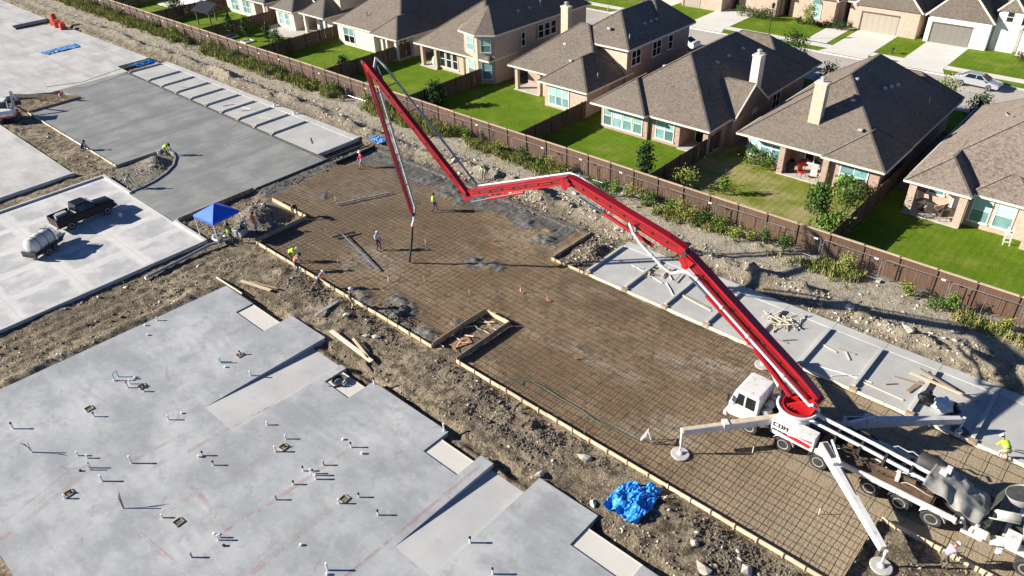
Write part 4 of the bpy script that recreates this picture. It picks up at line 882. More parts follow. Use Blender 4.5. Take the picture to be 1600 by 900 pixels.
# outriggers
def pad(x, y, z=-.10):
    o = MB().lathe(L(x, y, z), (0, 0, 1), [(.48, 0), (.50, .03), (.50, .07), (.46, .09)], 24).build('float_pad', 'pad_grey', P_)
    MB().lathe(L(x, y, z+.08), (0, 0, 1), [(.17, 0), (.15, .06), (.07, .12)], 12).build('foot', 'pump_white', o)
def leg(x, y, z1): MB().path([L(x, y, .06), L(x, y, .7), L(x, y, .71), L(x, y, z1)], [.05, .05, .085, .085], 10).build('jack_leg', 'pump_white', P_)
def outbeam(a, b, w_, h_, w2, h2, z0, z1, jack=True, top=True):
    a3, b3 = (a[0]-TX, a[1]-TY, z0+.1), (b[0]-TX, b[1]-TY, z1+.1)
    bm_ = MB().beam(a3, b3, w_, h_, w2, h2).build('outrigger_arm', 'pump_white', P_, bevel=.02)
    return bm_
ob = outbeam((-9.5, 30.2), (-11.4, 28.0), .34, .42, .34, .42, 1.42, 1.36); MB().beam(L(-9.6, 30.1, 1.64), L(-11.35, 28.07, 1.58), .30, .012).build('grip_top', 'beam_top', ob)
ob = outbeam((-11.4, 28.0), (-12.95, 26.2), .26, .34, .26, .34, 1.36, 1.30); MB().beam(L(-11.45, 27.95, 1.535), L(-12.9, 26.27, 1.475), .22, .012).build('grip_top', 'beam_top', ob)
MB().beam(L(-11.3, 28.12, 1.375), L(-11.48, 27.91, 1.37), .44, .54).build('collar', 'pump_white', P_)
leg(-12.78, 26.05, 1.5); pad(-12.72, 26.0)
ob = outbeam((-9.6, 31.7), (-13.1, 35.3), .40, .42, .28, .34, 1.6, 1.35); leg(-12.85, 35.4, 1.4); pad(-12.75, 35.45)
# swing legs at the rear
for a, b, s in (((-6.95, 29.85), (-2.45, 26.15), -1), ((-6.75, 32.1), (-2.35, 36.9), 1)):
    ob = outbeam(a, b, .42, .55, .30, .34, 1.45, .85)
    d_ = (Vector((*b, 0))-Vector((*a, 0))).normalized(); n_ = Vector((-d_.y, d_.x, 0))
    MB().beam(L(a[0]+d_.x*.1, a[1]+d_.y*.1, 1.735), L(a[0]+d_.x*1.2, a[1]+d_.y*1.2, 1.60), .22, .012).build('recess', 'chassis', ob)
    MB().beam(L(a[0]+d_.x*1.6+n_.x*.1, a[1]+d_.y*1.6+n_.y*.1, 1.555), L(a[0]+d_.x*5.2+n_.x*.1, a[1]+d_.y*5.2+n_.y*.1, 1.055), .07, .012).build('slot', 'chassis', ob)
    MB().tube(L(a[0]+.25+d_.x*.1, a[1]-s*.2, 1.85), L(a[0]+d_.x*1.5+.1, a[1]+d_.y*1.5, 1.78), .07, n=8).build('swing_cylinder', 'pump_white', ob)
    MB().box(L(a[0]+d_.x*1.3, a[1]+d_.y*1.3, 1.55), (.3, .5, .4), rz=math.atan2(d_.y, d_.x)).build('collar', 'pump_white', ob)
    leg(b[0]+d_.x*.2, b[1]+d_.y*.2, 1.0); pad(b[0]+d_.x*.25, b[1]+d_.y*.25)
# ---- boom: five sections in one vertical plane through the turret
AZ = rad(-177.3); BD = Vector((math.cos(AZ), math.sin(AZ), 0)); BN = Vector((math.sin(AZ), -math.cos(AZ), 0))   # BN points towards the houses
def B(r, z, l=0): v = BD*r+BN*l; return Vector((v.x, v.y, z+.1))
def section(r0, z0, r1, z1, h0, h1, w_, l=0, name='boom_section'):
    a, b = B(r0, z0, l), B(r1, z1, l); d_ = (b-a).normalized(); u = d_.cross(BN); u = u if u.z > 0 else -u
    n_ = 7; o = MB()
    prof = [a+d_*((b-a).length*i/n_) for i in range(n_+1)]
    hh = [h0*.72, h0, h0*.97] + [h0+(h1-h0)*i/n_ for i in range(3, n_)] + [h1*.85]
    pts = [p+u*(k_*.5) for p, k_ in zip(prof, hh)]+[p-u*(k_*.5) for p, k_ in reversed(list(zip(prof, hh)))]
    o.ext([p-BN*(w_/2) for p in pts], BN*w_)
    s = o.build(name, 'pump_red', P_, bevel=.02)
    for sg in (1, -1):                          # welded edge flanges
        e = MB()
        for i in range(n_): e.beam(prof[i]+u*(sg*hh[i]*.5), prof[i+1]+u*(sg*hh[i+1]*.5), w_+.07, .035, up=u)
        e.build('flange', 'pump_red', s)
    for t_ in (.14, .26, .38, .5, .62, .74, .86):
        p = a+d_*((b-a).length*t_); MB().beam(p-BN*(w_/2+.05)-u*.02, p-BN*(w_/2-.01)-u*.02, .05, .14).build('bracket', 'black_metal', s)
    for o_ in (.08, -.06):                      # hydraulic hoses clipped to the side
        MB().path([a+d_*((b-a).length*q)-BN*(w_/2+.03)+u*(o_+.03*math.sin(q*23)) for q in np.linspace(.06, .94, 16)], .016, 5).build('hydraulic_hose', 'rubber', s)
    for p in (a, b): MB().lathe(p-BN*(w_/2+.05), BN, [(.13, 0), (.13, w_+.1)], 14).build('pivot_pin', 'chassis', s)
    return s, a, b, d_, u
J = [(-.72, 3.05), (7.34, 8.78), (14.98, 11.0), (22.92, 7.75), (31.35, 14.85), (28.42, 4.4)]
S1, a, b, d_, u = section(*J[0], *J[1], .72, .56, .46, .12)
S2, *_ = section(J[1][0]+.05, J[1][1]+.18, *J[2], .62, .46, .38, .10)
S3, *_ = section(J[2][0], J[2][1], *J[3], .50, .42, .32, .0)
S4, *_ = section(J[3][0], J[3][1], *J[4], .42, .34, .28, -.15)
S5, *_ = section(J[4][0], J[4][1], *J[5], .22, .14, .15, -.15)
def cyl(p, q, r, f, parent):
    p, q = Vector(p), Vector(q); m_ = p+(q-p)*f
    c = MB().tube(p, m_, r, n=12).build('hydraulic_cylinder', 'pump_red', parent, smooth=True); MB().tube(m_, q, r*.55, n=10).build('piston_rod', 'chrome', c, smooth=True)
cyl(B(.5, 2.75, -.12), B(3.6, 5.5, -.12), .16, .75, S1)
cyl(B(3.0, 5.05, -.22), B(6.9, 7.75, -.22), .13, .72, S1)
cyl(B(9.2, 8.75, -.16), B(14.1, 10.2, -.16), .11, .66, S2)
cyl(B(18.2, 9.25, -.1), B(22.6, 7.25, -.1), .09, .7, S3)
cyl(B(30.0, 13.2, .25), B(30.5, 14.6, .2), .06, .6, S4)
def link(r, z, l, parent, s=1.0):
    m = MB()
    for o_ in (-.24, .24):
        m.ext([B(r-.42*s, z-.10*s, l+o_-.03), B(r-.05*s, z-.62*s, l+o_-.03), B(r+.22*s, z-.55*s, l+o_-.03), B(r+.12*s, z+.12*s, l+o_-.03)], BN*.06)
        m.ext([B(r+.42*s, z-.16*s, l+o_-.05), B(r+.05*s, z-.62*s, l+o_-.05), B(r-.12*s, z-.5*s, l+o_-.05), B(r+.12*s, z+.05*s, l+o_-.05)], BN*.06)
    m.build('knee_link', 'pump_red', parent)
link(J[1][0]-.15, J[1][1]-.05, .05, S1, 1.1); link(J[2][0]+.1, J[2][1]+.0, .0, S2, 1.0); link(J[3][0], J[3][1]-.02, 0, S3, .8)
# delivery line along the boom: in front of sections one and two, behind sections four and five
def line(pts, r, mat, parent, name='delivery_pipe', cl=()):
    o = MB().path([B(*p) for p in pts], r, 10).build(name, mat, parent, smooth=True)
    for c in cl:
        i = int(c); f = c-i; p = B(*pts[i]).lerp(B(*pts[i+1]), f); d_ = (B(*pts[i+1])-B(*pts[i])).normalized()
        MB().tube(p-d_*.06, p+d_*.06, r*1.35, n=10).build('coupling', mat, o)
line([(-.65, 2.9, -.45), (.1, 3.4, -.42), (3.2, 5.6, -.42), (6.4, 7.9, -.42), (6.95, 8.15, -.5), (7.3, 8.05, -.62), (7.7, 7.85, -.7)], .095, 'pump_white', S1, cl=(1.3, 2.0, 2.5, 3.))
line([(7.7, 7.85, -.7), (8.3, 8.1, -.72), (9.7, 8.95, -.66), (10.3, 9.35, -.5), (10.7, 9.75, -.3)], .085, 'pump_white', S2, cl=(1.5,))
line([(10.7, 9.9, .45), (14.6, 11.1, .5), (15.2, 11.15, .45), (22.4, 8.2, .5)], .075, 'pipe_grey', S3, cl=(1., 2.5))
line([(22.9, 8.0, .85), (23.6, 8.5, .9), (30.6, 14.4, .9), (31.2, 14.9, .75)], .075, 'pipe_grey', S4, cl=(1.3, 1.6, 2.))
line([(31.2, 14.9, .75), (31.25, 14.2, .5), (30.9, 13.2, .42), (28.55, 4.75, .28), (28.5, 4.3, .1)], .085, 'pipe_grey', S5, cl=(1.5, 2.3, 2.6, 3))
for t_ in (.2, .4, .6, .8):
    for (p, q, ls, par) in ((J[3], J[4], .85, S4), (J[4], J[5], .38, S5)):
        r_, z_ = p[0]+(q[0]-p[0])*t_, p[1]+(q[1]-p[1])*t_
        MB().beam(B(r_, z_, 0), B(r_, z_+.02, ls), .05, .06).build('pipe_bracket', 'pump_red', par)
line([(28.5, 4.35, .0), (28.42, 4.0, -.05), (28.6, 3.6, -.05), (28.72, 3.35, -.05)], .10, 'pump_white', S5, 'end_elbow')
line([(28.72, 3.35, -.05), (28.76, 3.1, -.05)], .105, 'decal_red', S5, 'hose_clamp')
line([(28.76, 3.1, -.05), (28.9, 2.4, -.05), (29.15, 1.3, -.05), (29.45, .35, -.05), (29.5, .0, -.05)], .09, 'rubber', S5, 'end_hose')

# ---------------------------------------------------------------- mixer truck backing up to the hopper
M_ = thing('mixer_truck', 'white concrete mixer truck seen from its rear end at the lower right corner', 'mixer truck', (4.6, 30.9, -.1))
def LM(x, y, z): return (x-4.6, y-30.9, z+.1)
for x in (2.6, 4.0, 9.0):
    for yy, s in ((29.75, -1), (32.05, 1)): wheel(M_, *LM(x, yy, .42), .52, .5, s)
m = MB(); m.beam(LM(1.5, 30.5, .8), LM(11, 30.5, .8), .14, .32); m.beam(LM(1.5, 31.3, .8), LM(11, 31.3, .8), .14, .32); m.build('chassis', 'chassis', M_)
MB().lathe(LM(2.0, 30.9, 2.55), (1, 0, -.16), [(.50, 0), (.62, .25), (1.0, 1.3), (1.18, 2.4), (1.18, 4.2), (.85, 5.4), (.3, 5.7)], 28).build('drum', 'mixer_grey', M_, smooth=True)
MB().lathe(LM(1.98, 30.9, 2.55), (1, 0, -.16), [(.40, -.02), (.44, .03)], 20).build('drum_mouth', 'chassis', M_)
fr = MB()
for s in (-1, 1):
    fr.path([LM(2.3, 30.9+s*.85, .9), LM(1.9, 30.9+s*.8, 2.0), LM(1.7, 30.9+s*.75, 3.2)], .06, 8); fr.path([LM(3.1, 30.9+s*.85, .9), LM(1.95, 30.9+s*.78, 1.95)], .06, 8)
fr.path([LM(1.7, 30.15, 3.2), LM(1.55, 30.9, 3.3), LM(1.7, 31.65, 3.2)], .05, 8); fr.build('rear_frame', 'pipe_grey', M_)
MB().lathe(LM(1.45, 30.95, 2.55), (-.35, 0, 1), [(.28, 0), (.5, .25), (.62, .6), (.60, .6), (.46, .25), (.2, .05)], 20).build('charge_hopper', 'mixer_grey', M_, smooth=True); MB().lathe(LM(1.25, 30.95, 3.08), (-.35, 0, 1), [(.57, 0), (.55, .01)], 20).build('hopper_mouth', 'chassis', M_)
cm = MB(); a = np.linspace(-1.25, 1.25, 9)
def chute(p, q, r, parent):
    p, q = Vector(p), Vector(q); d_ = (q-p).normalized(); sd = d_.cross(Vector((0, 0, 1))).normalized(); up = sd.cross(d_)
    b = MB()
    for c in (p, q):
        for t_ in a: b.v.append(tuple(c+sd*(r*math.sin(t_))-up*(r*math.cos(t_))))
    for i in range(8): b.f.append((i, i+1, 10+i, 9+i)); b.m.append(0)
    o = b.build('chute', 'mixer_grey', parent, smooth=True); s_ = o.modifiers.new('t', 'SOLIDIFY'); s_.thickness = .03
chute(LM(1.6, 30.85, 1.9), LM(.35, 30.75, 1.45), .32, M_); chute(LM(1.75, 29.85, 1.3), LM(.9, 29.7, 1.0), .28, M_)
MB().bb(1.55-4.6, 4.9-4.6, 29.5-30.9, 30.1-30.9, 1.1, 1.22).build('fender', 'pump_white', M_, bevel=.03); MB().bb(1.55-4.6, 4.9-4.6, 31.7-30.9, 32.3-30.9, 1.1, 1.22).build('fender', 'pump_white', M_, bevel=.03)
MB().bb(1.3-4.6, 1.55-4.6, 29.5-30.9, 32.3-30.9, .55, .8).build('rear_bumper', 'pump_white', M_, bevel=.02)
MB().bb(1.4-4.6, 2.0-4.6, 29.55-30.9, 30.3-30.9, 1.23, 1.6).build('rear_box', 'pump_white', M_, bevel=.03)
ld = MB()
for s in (0, .4): ld.tube(LM(1.75, 31.7+s*.6, .8), LM(1.7, 31.65+s*.6, 3.1), .03, n=6)
for i in range(7): ld.tube(LM(1.74, 31.7, .95+.32*i), LM(1.72, 31.93, .95+.32*i), .02, n=6)
ld.build('ladder', 'pipe_grey', M_)
MB().bb(8.2-4.6, 10.6-4.6, 29.7-30.9, 32.1-30.9, .7, 2.8).build('cab', 'pump_white', M_, bevel=.08)
# ---------------------------------------------------------------- rebar mat
def gz(x, y): return float(ground_z(np.array([x]), np.array([y]))[0])
def rod(p, q, r=.010, n_=4, wob=.012, seg=3, seed=0):
    rr = random.Random(seed); p, q = Vector(p), Vector(q); pts = []
    for i in range(seg+1):
        v = p.lerp(q, i/seg); pts.append(v+Vector((rr.uniform(-wob, wob), rr.uniform(-wob, wob), rr.uniform(-.008, .008))))
    return MB().path(pts, r, n_)
mat_ = thing('rebar_mat', 'large grid of dark rebar laid over brown sand for the next pour', 'rebar mat', (-30, 30, 0))
SP = .44
def zr(x): return -.045
ny = int((36.45-23.75)/SP)
for j in range(ny+1):
    y = 23.8+j*SP+random.uniform(-.03, .03)
    spans = [(-49.9, 11)] if y > 28.45 else [(-49.9, -29.55), (-27.25, -3.4)]
    if y > 28.6: spans = [(-56.2, 11 if j % 2 else -8.5)]
    for a, b in spans: rod((a, y, -.052), (b, y+random.uniform(-.03, .03), -.052), wob=.02, seg=14, seed=j).build('rebar', 'rebar_steel', mat_, world=True)
x = -56.0; i = 0
while x < 11:
    xx = x+random.uniform(-.03, .03)
    y0, y1 = 23.8, 36.5
    if x < -50: y0 = 28.6
    segs = [(y0, y1)]
    if -29.6 < x < -27.2: segs = [(28.55, y1)]
    if x > -8.5 and i % 2: segs = [(y0, 28.5)]
    if x > -3.4: segs = [(28.6, y1)] if i % 2 == 0 else []
    for a, b in segs: rod((xx, a, -.028), (xx+random.uniform(-.05, .05), b, -.028), wob=.02, seg=6, seed=500+i).build('rebar', 'rebar_steel', mat_, world=True)
    x += SP; i += 1
b_ = MB()
for j in range(8):
    y = 36.85+j*.5
    b_.path([(-55.8+random.uniform(0, .5), y, -.05), (-45, y+.05, -.05), (-31.2, y, -.05)], .010, 4)
x = -55.5
while x < -31: b_.path([(x, 36.5, -.03), (x+.03, 40.9, -.03)], .010, 4); x += .46
lip = MB(); rl = random.Random(2); px_ = -57.0
while px_ < -30.4: lip.beam((px_, 41.35+rl.uniform(-.06, .06), -.06), (px_+.75, 41.35+rl.uniform(-.06, .06), -.06), .42+rl.uniform(-.1, .1), .22+rl.uniform(-.06, .06)); px_ += .7
lip.build('concrete_lip', 'wet_mix', mat_, world=True)
tag(b_.build('rebar_lattice', 'rebar_steel', mat_, world=True), kind='stuff')

# ---------------------------------------------------------------- timber forms
def boards(root, p, q, h=.26, t_=.045, L_=3.66, z=-.10, mat='lumber', kick=True, step=1.2, side=-1):
    p, q = Vector((*p, 0)), Vector((*q, 0)); d_ = (q-p).normalized(); n_ = Vector((d_.y, -d_.x, 0))*(-side); tot = (q-p).length; s = 0; i = 0
    while s < tot-.05:
        e = min(s+L_, tot); a = p+d_*s; b = p+d_*(e-.012)
        wob = n_*random.uniform(-.012, .012)
        MB().beam(a+wob+Vector((0, 0, z+h/2)), b-wob+Vector((0, 0, z+h/2+random.uniform(-.01, .01))), t_, h).build('board', mat, root, world=True)
        s = e; i += 1
    s = .3
    while kick and s < tot:
        a = p+d_*s+n_*.06; tl = random.uniform(.28, .42)
        MB().beam(a+Vector((0, 0, -.25)), a+n_*random.uniform(-.02, .05)+Vector((0, 0, z+tl)), .05, .035).build('stake', mat, root, world=True)
        s += step*random.uniform(.85, 1.15)
fm = thing('formwork', 'pale timber form boards along the edge of the rebar mat by the dirt', 'formwork', (-30, 23.6, 0))
boards(fm, (-50.0, 23.62), (-29.52, 23.62)); boards(fm, (-27.28, 23.62), (-3.35, 23.62))
fb = thing('formwork', 'U-shaped timber form boxing out a trench full of scrap in the rebar mat', 'formwork', (-28.4, 26, 0))
boards(fb, (-29.52, 23.66), (-29.52, 28.5), h=.42, mat='lumber_old', step=.9, side=1); boards(fb, (-27.28, 23.66), (-27.28, 28.5), h=.42, mat='lumber_old', step=.9); boards(fb, (-29.5, 28.55), (-27.3, 28.55), h=.34, step=.45, side=1)
fr_ = thing('formwork', 'timber form with close-set stakes around the dirt patch by the rear outrigger', 'formwork', (-1, 28, 0))
boards(fr_, (-3.3, 23.7), (-3.3, 28.4), h=.3, mat='lumber_old', step=1.4); boards(fr_, (-3.2, 28.55), (8, 28.55), h=.28, step=.32)
fs_ = thing('formwork', 'timber form with close-set stakes in front of the gravel heap', 'formwork', (-52, 28.5, 0))
boards(fs_, (-55.2, 28.55), (-50.2, 28.55), h=.36, step=.34, side=1); boards(fs_, (-50.15, 28.5), (-50.15, 23.7), h=.36, mat='lumber_old', step=1.3)
fi = thing('formwork', 'dark timber form with many stakes behind the small excavator', 'formwork', (-100, 26, 0))
boards(fi, (-103.6, 23.9), (-96.2, 28.9), h=.4, mat='lumber_old', step=.4, side=1); boards(fi, (-96.1, 28.8), (-96.1, 23.0), h=.32, mat='lumber_old', kick=False); boards(fi, (-96.2, 22.9), (-73.6, 22.9), h=.22, mat='wood_pale', step=3)
ft = thing('formwork', 'brown timber form at the corner of the fresh concrete behind the blue tent', 'formwork', (-58, 25, 0))
boards(ft, (-58.35, 21.4), (-58.35, 28.6), h=.36, mat='lumber_old', step=.45); boards(ft, (-58.35, 28.8), (-58.35, 41.2), h=.2, mat='wet_mix', kick=False)
fe = thing('formwork', 'dark form board at the far end of the rebar mat', 'formwork', (-57, 38.5, 0))
boards(fe, (-56.9, 36.6), (-56.9, 41.4), h=.34, t_=.12, mat='black_metal', kick=False)
fk = thing('formwork', 'low timber form around the rubble pocket at the end of the parking bays', 'formwork', (-30, 38, 0))
boards(fk, (-30.3, 36.55), (-30.3, 41.2), h=.24, mat='lumber_old', step=2); boards(fk, (-30.3, 36.55), (-27.3, 36.55), h=.24, mat='lumber', step=1.2)
# scrap inside the boxed trench
pmat('brown_plywood', (.28, .13, .07), (.36, .19, .11), 3, .8)
def plank(x, y, L_, rz, w_=.14, t_=.045, mat='lumber', z=None, label=None, tilt=0, name='plank'):
    zz = (gz(x, y) if z is None else z)+t_/2+.02
    o = MB().box((0, 0, 0), (L_, w_, t_)).build(name, mat); o.location = (x, y, zz); o.rotation_euler = (0, tilt, rz)
    return tag(o, label, 'plank' if name == 'plank' else name)
r = random.Random(5)
for i in range(16):
    o = plank(r.uniform(-29.2, -27.6), r.uniform(23.9, 28.1), r.uniform(.5, 1.5), r.uniform(0, PI), r.uniform(.04, .09), .03, ['lumber', 'lumber_old', 'wood_pale'][i % 3], label='scrap strip of wood lying in the boxed trench', tilt=r.uniform(-.25, .25), name='wood_strip'); o['group'] = 'scrap wood in the trench'; o['category'] = 'wood strip'; o.location.z += .06
plank(-28.5, 25.2, 1.3, 1.2, .8, .03, 'brown_plywood', label='reddish brown plywood offcut in the boxed trench', name='plywood')
plank(-33.6, 20.3, 4.6, -.06, .28, .05, 'wood_pale', label='long pale plank lying on the dirt between slab and rebar', z=.02)
plank(-32.9, 20.55, 2.4, -.25, .16, .05, 'lumber', label='shorter plank beside the long pale plank on the dirt', z=.02)
plank(-31.5, 19.75, 1.1, -.3, .18, .04, 'orange_paint' if 'orange_paint' in MATS else 'lumber_old', label='orange-stained board lying against the slab edge', z=-.1)
plank(-44.6, 20.2, 2.9, .25, .24, .05, 'lumber', label='plank with another beside it at the slab corner', z=-.02); plank(-44.2, 20.6, 2.6, .32, .12, .05, 'lumber_old', label='weathered plank at the slab corner', z=0)
plank(-46.2, 18.98, 3.4, .02, .06, .12, 'wood_pale', label='narrow form strip along the slab corner', z=-.1)
plank(-38.2, 21.8, 1.9, 1.65, .26, .08, 'pipe_grey', label='grey metal screed lying on the dirt by the worker in the white hard hat', z=0, name='screed')
r = random.Random(9)
for i in range(26):
    o = plank(-13.5+r.gauss(0, .55), 40.0+r.gauss(0, .38), r.uniform(.7, 1.5), r.uniform(0, PI), .05, .05, 'wood_pale', z=.02+r.uniform(0, .32), label='wooden stake in the heap of stakes on the parking bays', name='wood_stake', tilt=r.uniform(-.2, .2)); o['group'] = 'heap of wooden stakes'
for i in range(11):
    o = plank(-22.9+r.gauss(0, .4), 39.9+r.gauss(0, .45), r.uniform(.6, 1.3), r.uniform(0, PI), .07, .05, ['lumber', 'wood_pale', 'lumber_old'][i % 3], z=.0+r.uniform(0, .12), label='offcut in the scatter of lumber on the second parking bay', name='wood_offcut'); o['group'] = 'lumber offcuts on the bay'
plank(-4.0, 39.9, 3.6, -.02, .18, .06, 'lumber', z=.2, label='long tan plank bridging two parking bays'); plank(-4.4, 40.35, 2.2, -.3, .16, .05, 'lumber_old', z=.18, label='brown plank crossing the long tan plank')
plank(-5.2, 39.1, 1.4, 1.35, .24, .05, 'lumber_old', z=.0, label='dark cross-shaped board on the parking bay'); plank(-5.6, 39.4, 1.6, .2, .1, .05, 'lumber_old', z=.04, label='dark thin board beside the cross-shaped board')
for i, (x, y, l, a) in enumerate(((-10.3, 39.4, .9, -.2), (-9.4, 39.8, 1.0, .1), (-9.2, 39.4, .8, -.9), (-12.6, 38.6, .9, .8), (-6.6, 37.6, 2.6, -.02), (-6.3, 38.5, .7, .8), (-2.6, 40.5, .5, .7), (-2.3, 40.1, .5, .3), (-24.6, 39.6, .7, .6), (-19.4, 38.6, 2.6, -.1), (-19.1, 38.4, 2.4, -.14), (-12.9, 38.2, .7, .2), (-82, 39, .8, .4), (-79.5, 38.5, 1.2, 1.2), (-77, 39.3, 1.4, .2), (-76.4, 38.8, .9, .9), (-72.5, 39, 1.8, .3), (-89, 38.6, 1.6, .5), (-92.5, 39.8, 1.3, -.4), (-63.5, 38.4, 1.6, -.5))):
    o = plank(x, y, l, a, .07, .04, 'lumber_old' if i % 2 else 'wood_pale', z=0, label='small stick of scrap wood lying on the parking bays', name='wood_stick'); o['group'] = 'scrap sticks on the bays'
for i, (p, q) in enumerate((((-25.2, 39.6), (-22.2, 39.0)), ((-22.0, 39.2), (-20.6, 38.0)), ((-10.3, 37.3), (-7.2, 37.9)), ((-9.2, 37.0), (-8.1, 38.0)))):
    tag(MB().path([(*p, .03), ((p[0]+q[0])/2, (p[1]+q[1])/2+.03, .05), (*q, .03)], .03, 6).build('plastic_conduit', 'frame_white'), ['long white conduit across the first two parking bays', 'short white conduit on the second parking bay', 'white conduit beside the front of the pump truck', 'white conduit crossing another by the pump turret'][i], 'conduit')
# survey stakes on the mat
pmat('orange_paint', (.72, .18, .04), rough=.7)
for i, (x, y) in enumerate(((-29.3, 31.9), (-27.2, 32.3), (-21.9, 28.6), (-35.6, 35.8))):
    t_ = thing('survey_stake', 'orange-tipped survey stake standing in the rebar mat', 'stake', (x, y, -.1), .3*i, 'orange survey stakes')
    MB().box((0, 0, .2), (.045, .025, .4)).build('shaft', 'wood_pale', t_); MB().box((0, 0, .48), (.05, .03, .18)).build('tip', 'orange_paint', t_); MB().box((.12, 0, .05), (.25, .12, .03)).build('flag', 'orange_paint', t_)
for i, (x, y) in enumerate(((-37.6, 26.8), (-51.0, 32.1), (-46.7, 32.2), (-47.0, 28.2), (-39.4, 32.1), (-35.6, 28.5), (-35.7, 32.1), (-9.9, 28.6), (-5.6, 27.0), (-31.9, 29.4), (-17.5, 23.9), (-42.5, 26))):
    t_ = thing('wood_peg', 'plain wooden grade peg standing in the rebar mat', 'peg', (x, y, -.1), .4*i, 'wooden grade pegs')
    MB().box((0, 0, .22), (.04, .025, .44)).build('shaft', 'wood_pale', t_); MB().ext([(-.02, -.012, .0), (.02, -.012, 0), (0, -.012, -.12)], (0, .025, 0)).build('point', 'wood_pale', t_)
# ---------------------------------------------------------------- tools on the mat
pmat('blue_alu', (.16, .26, .42), (.24, .34, .48), 3, .35, metal=.6)
t_ = thing('bull_float', 'bull float with long blue handle lying on the rebar mat', 'bull float', (-45.5, 28.7, 0))
MB().path([(0, 0, .12), (3, -.7, .1), (6.2, -1.5, .06)], .045, 8).build('handle', 'blue_alu', t_); MB().beam((-.3, -.75, .06), (.45, .95, .06), .22, .05).build('blade', 'black_metal', t_); MB().beam((.0, -.1, .1), (.15, .15, .1), .2, .08).build('bracket', 'chassis', t_)
t_ = thing('screed_bar', 'long pale aluminium screed bar lying on the rebar mat', 'screed', (-49.2, 33.7, 0))
MB().beam((-1.0, -2.1, .05), (1.0, 2.2, .05), .10, .10).build('bar', 'pipe_grey', t_); MB().beam((-.2, -.2, .12), (.0, .3, .12), .05, .05).build('handle', 'vent_metal', t_)
pmat('hose_green', (.06, .16, .12), rough=.5)
tag(MB().path([(-22.9, 24.6, 0), (-23.1, 24.9, 0), (-22.6, 25.25, 0), (-21.6, 25.3, 0), (-20.5, 25.2, 0), (-18.9, 25.2, 0), (-17.7, 25.05, 0), (-16.6, 25.2, 0), (-15.7, 25.2, 0), (-14.9, 25.25, .02)], .018, 6).build('garden_hose', 'hose_green', smooth=True), 'thin green hose snaking over the rebar mat', 'hose')
t_ = thing('sawhorse', 'small white folding trestle standing on the rebar mat', 'trestle', (-14.6, 25.6, -.05), .3)
for s in (-1, 1):
    MB().beam((-.3, s*.05, 0), (0, s*.22, .62), .05, .04).build('leg', 'frame_white', t_); MB().beam((.3, s*.05, 0), (0, s*.22, .62), .05, .04).build('leg', 'frame_white', t_)
MB().beam((0, -.3, .64), (0, .3, .64), .07, .05).build('top_bar', 'frame_white', t_)
# ---------------------------------------------------------------- pipe stubs in the building slab
pmat('glass_car', (.008, .01, .012), rough=.12, spec=.3)
pmat('pvc_white', (.78, .78, .75), rough=.5); pmat('pvc_teal', (.42, .60, .58), rough=.5); pmat('pvc_grey', (.30, .32, .34), rough=.5); pmat('pipe_red', (.55, .10, .08), rough=.5)
STUBS = [(-42.55, 3.07, 't'), (-39.93, 6.57, 'b'), (-36.30, 9.30, 's'), (-36.22, 10.05, 'l'), (-42.35, 9.08, 'u'), (-42.17, 8.76, 'l'), (-40.88, 9.01, 'r'), (-41.11, 9.27, 's'), (-39.78, 9.49, 's'), (-41.36, 9.67, 'l'), (-46.11, 13.48, 's'), (-46.19, 12.66, 'l'), (-38.62, 13.95, 'd'), (-38.01, 13.90, 'l'), (-36.06, 14.51, 's'), (-38.42, 15.19, 'b'), (-39.72, 3.09, 'c'), (-37.52, 4.66, 's'), (-36.92, 4.93, 's'), (-36.10, 4.72, 'd'), (-36.27, 4.28, 'l'), (-34.68, 6.35, 't'), (-34.64, 4.75, 't'), (-34.96, 2.97, 's'), (-32.05, 4.66, 'c'), (-29.93, 5.71, 's'), (-32.29, 8.98, 'l'), (-32.22, 9.17, 'b'), (-31.13, 9.20, 's'), (-27.02, 6.90, 'l'), (-26.64, 6.99, 's'), (-26.55, 6.87, 's'), (-26.06, 6.86, 'l'), (-26.64, 5.52, 's'), (-29.79, 12.85, 's'), (-29.40, 11.94, 't'), (-26.50, 14.83, 's'), (-27.31, 14.89, 'l'), (-25.67, 14.92, 'l'), (-26.59, 13.07, 's'), (-27.09, 12.12, 'b'), (-26.63, 12.28, 's'), (-26.10, 12.22, 't'), (-26.42, 12.29, 'b'), (-26.70, 11.25, 's'), (-26.53, 10.09, 's'), (-23.89, 12.04, 's'), (-23.44, 12.95, 'b'), (-21.83, 12.87, 's'), (-23.27, 9.31, 'l'), (-21.17, 9.33, 't'), (-21.00, 9.17, 'l'), (-17.23, 14.70, 't'), (-15.26, 14.17, 'b'), (-31.54, 12.79, 's'), (-23.53, 18.99, 't'), (-29.58, 18.96, 't'), (-45.02, 12.27, 'l')]
BOXES = [(-40.84, 6.64), (-40.32, 9.63), (-38.36, 15.15), (-35.16, 3.24), (-29.05, 6.10), (-29.36, 12.40), (-23.92, 12.38)]
KIND = {'s': ('short white pipe stub in the building slab', .32, .045), 'l': ('very low white pipe stub in the building slab', .12, .055), 't': ('tall white pipe stub in the building slab', .5, .05), 'b': ('dark capped pipe stub in the building slab', .38, .045), 'd': ('teal double pipe stub in the building slab', .42, .045), 'u': ('teal U-shaped pipe frame near the upper edge of the building slab', .5, .04), 'r': ('pipe stub with red tip in the building slab', .48, .045), 'c': ('leaning conduit bundle rising from the building slab', .75, .03)}
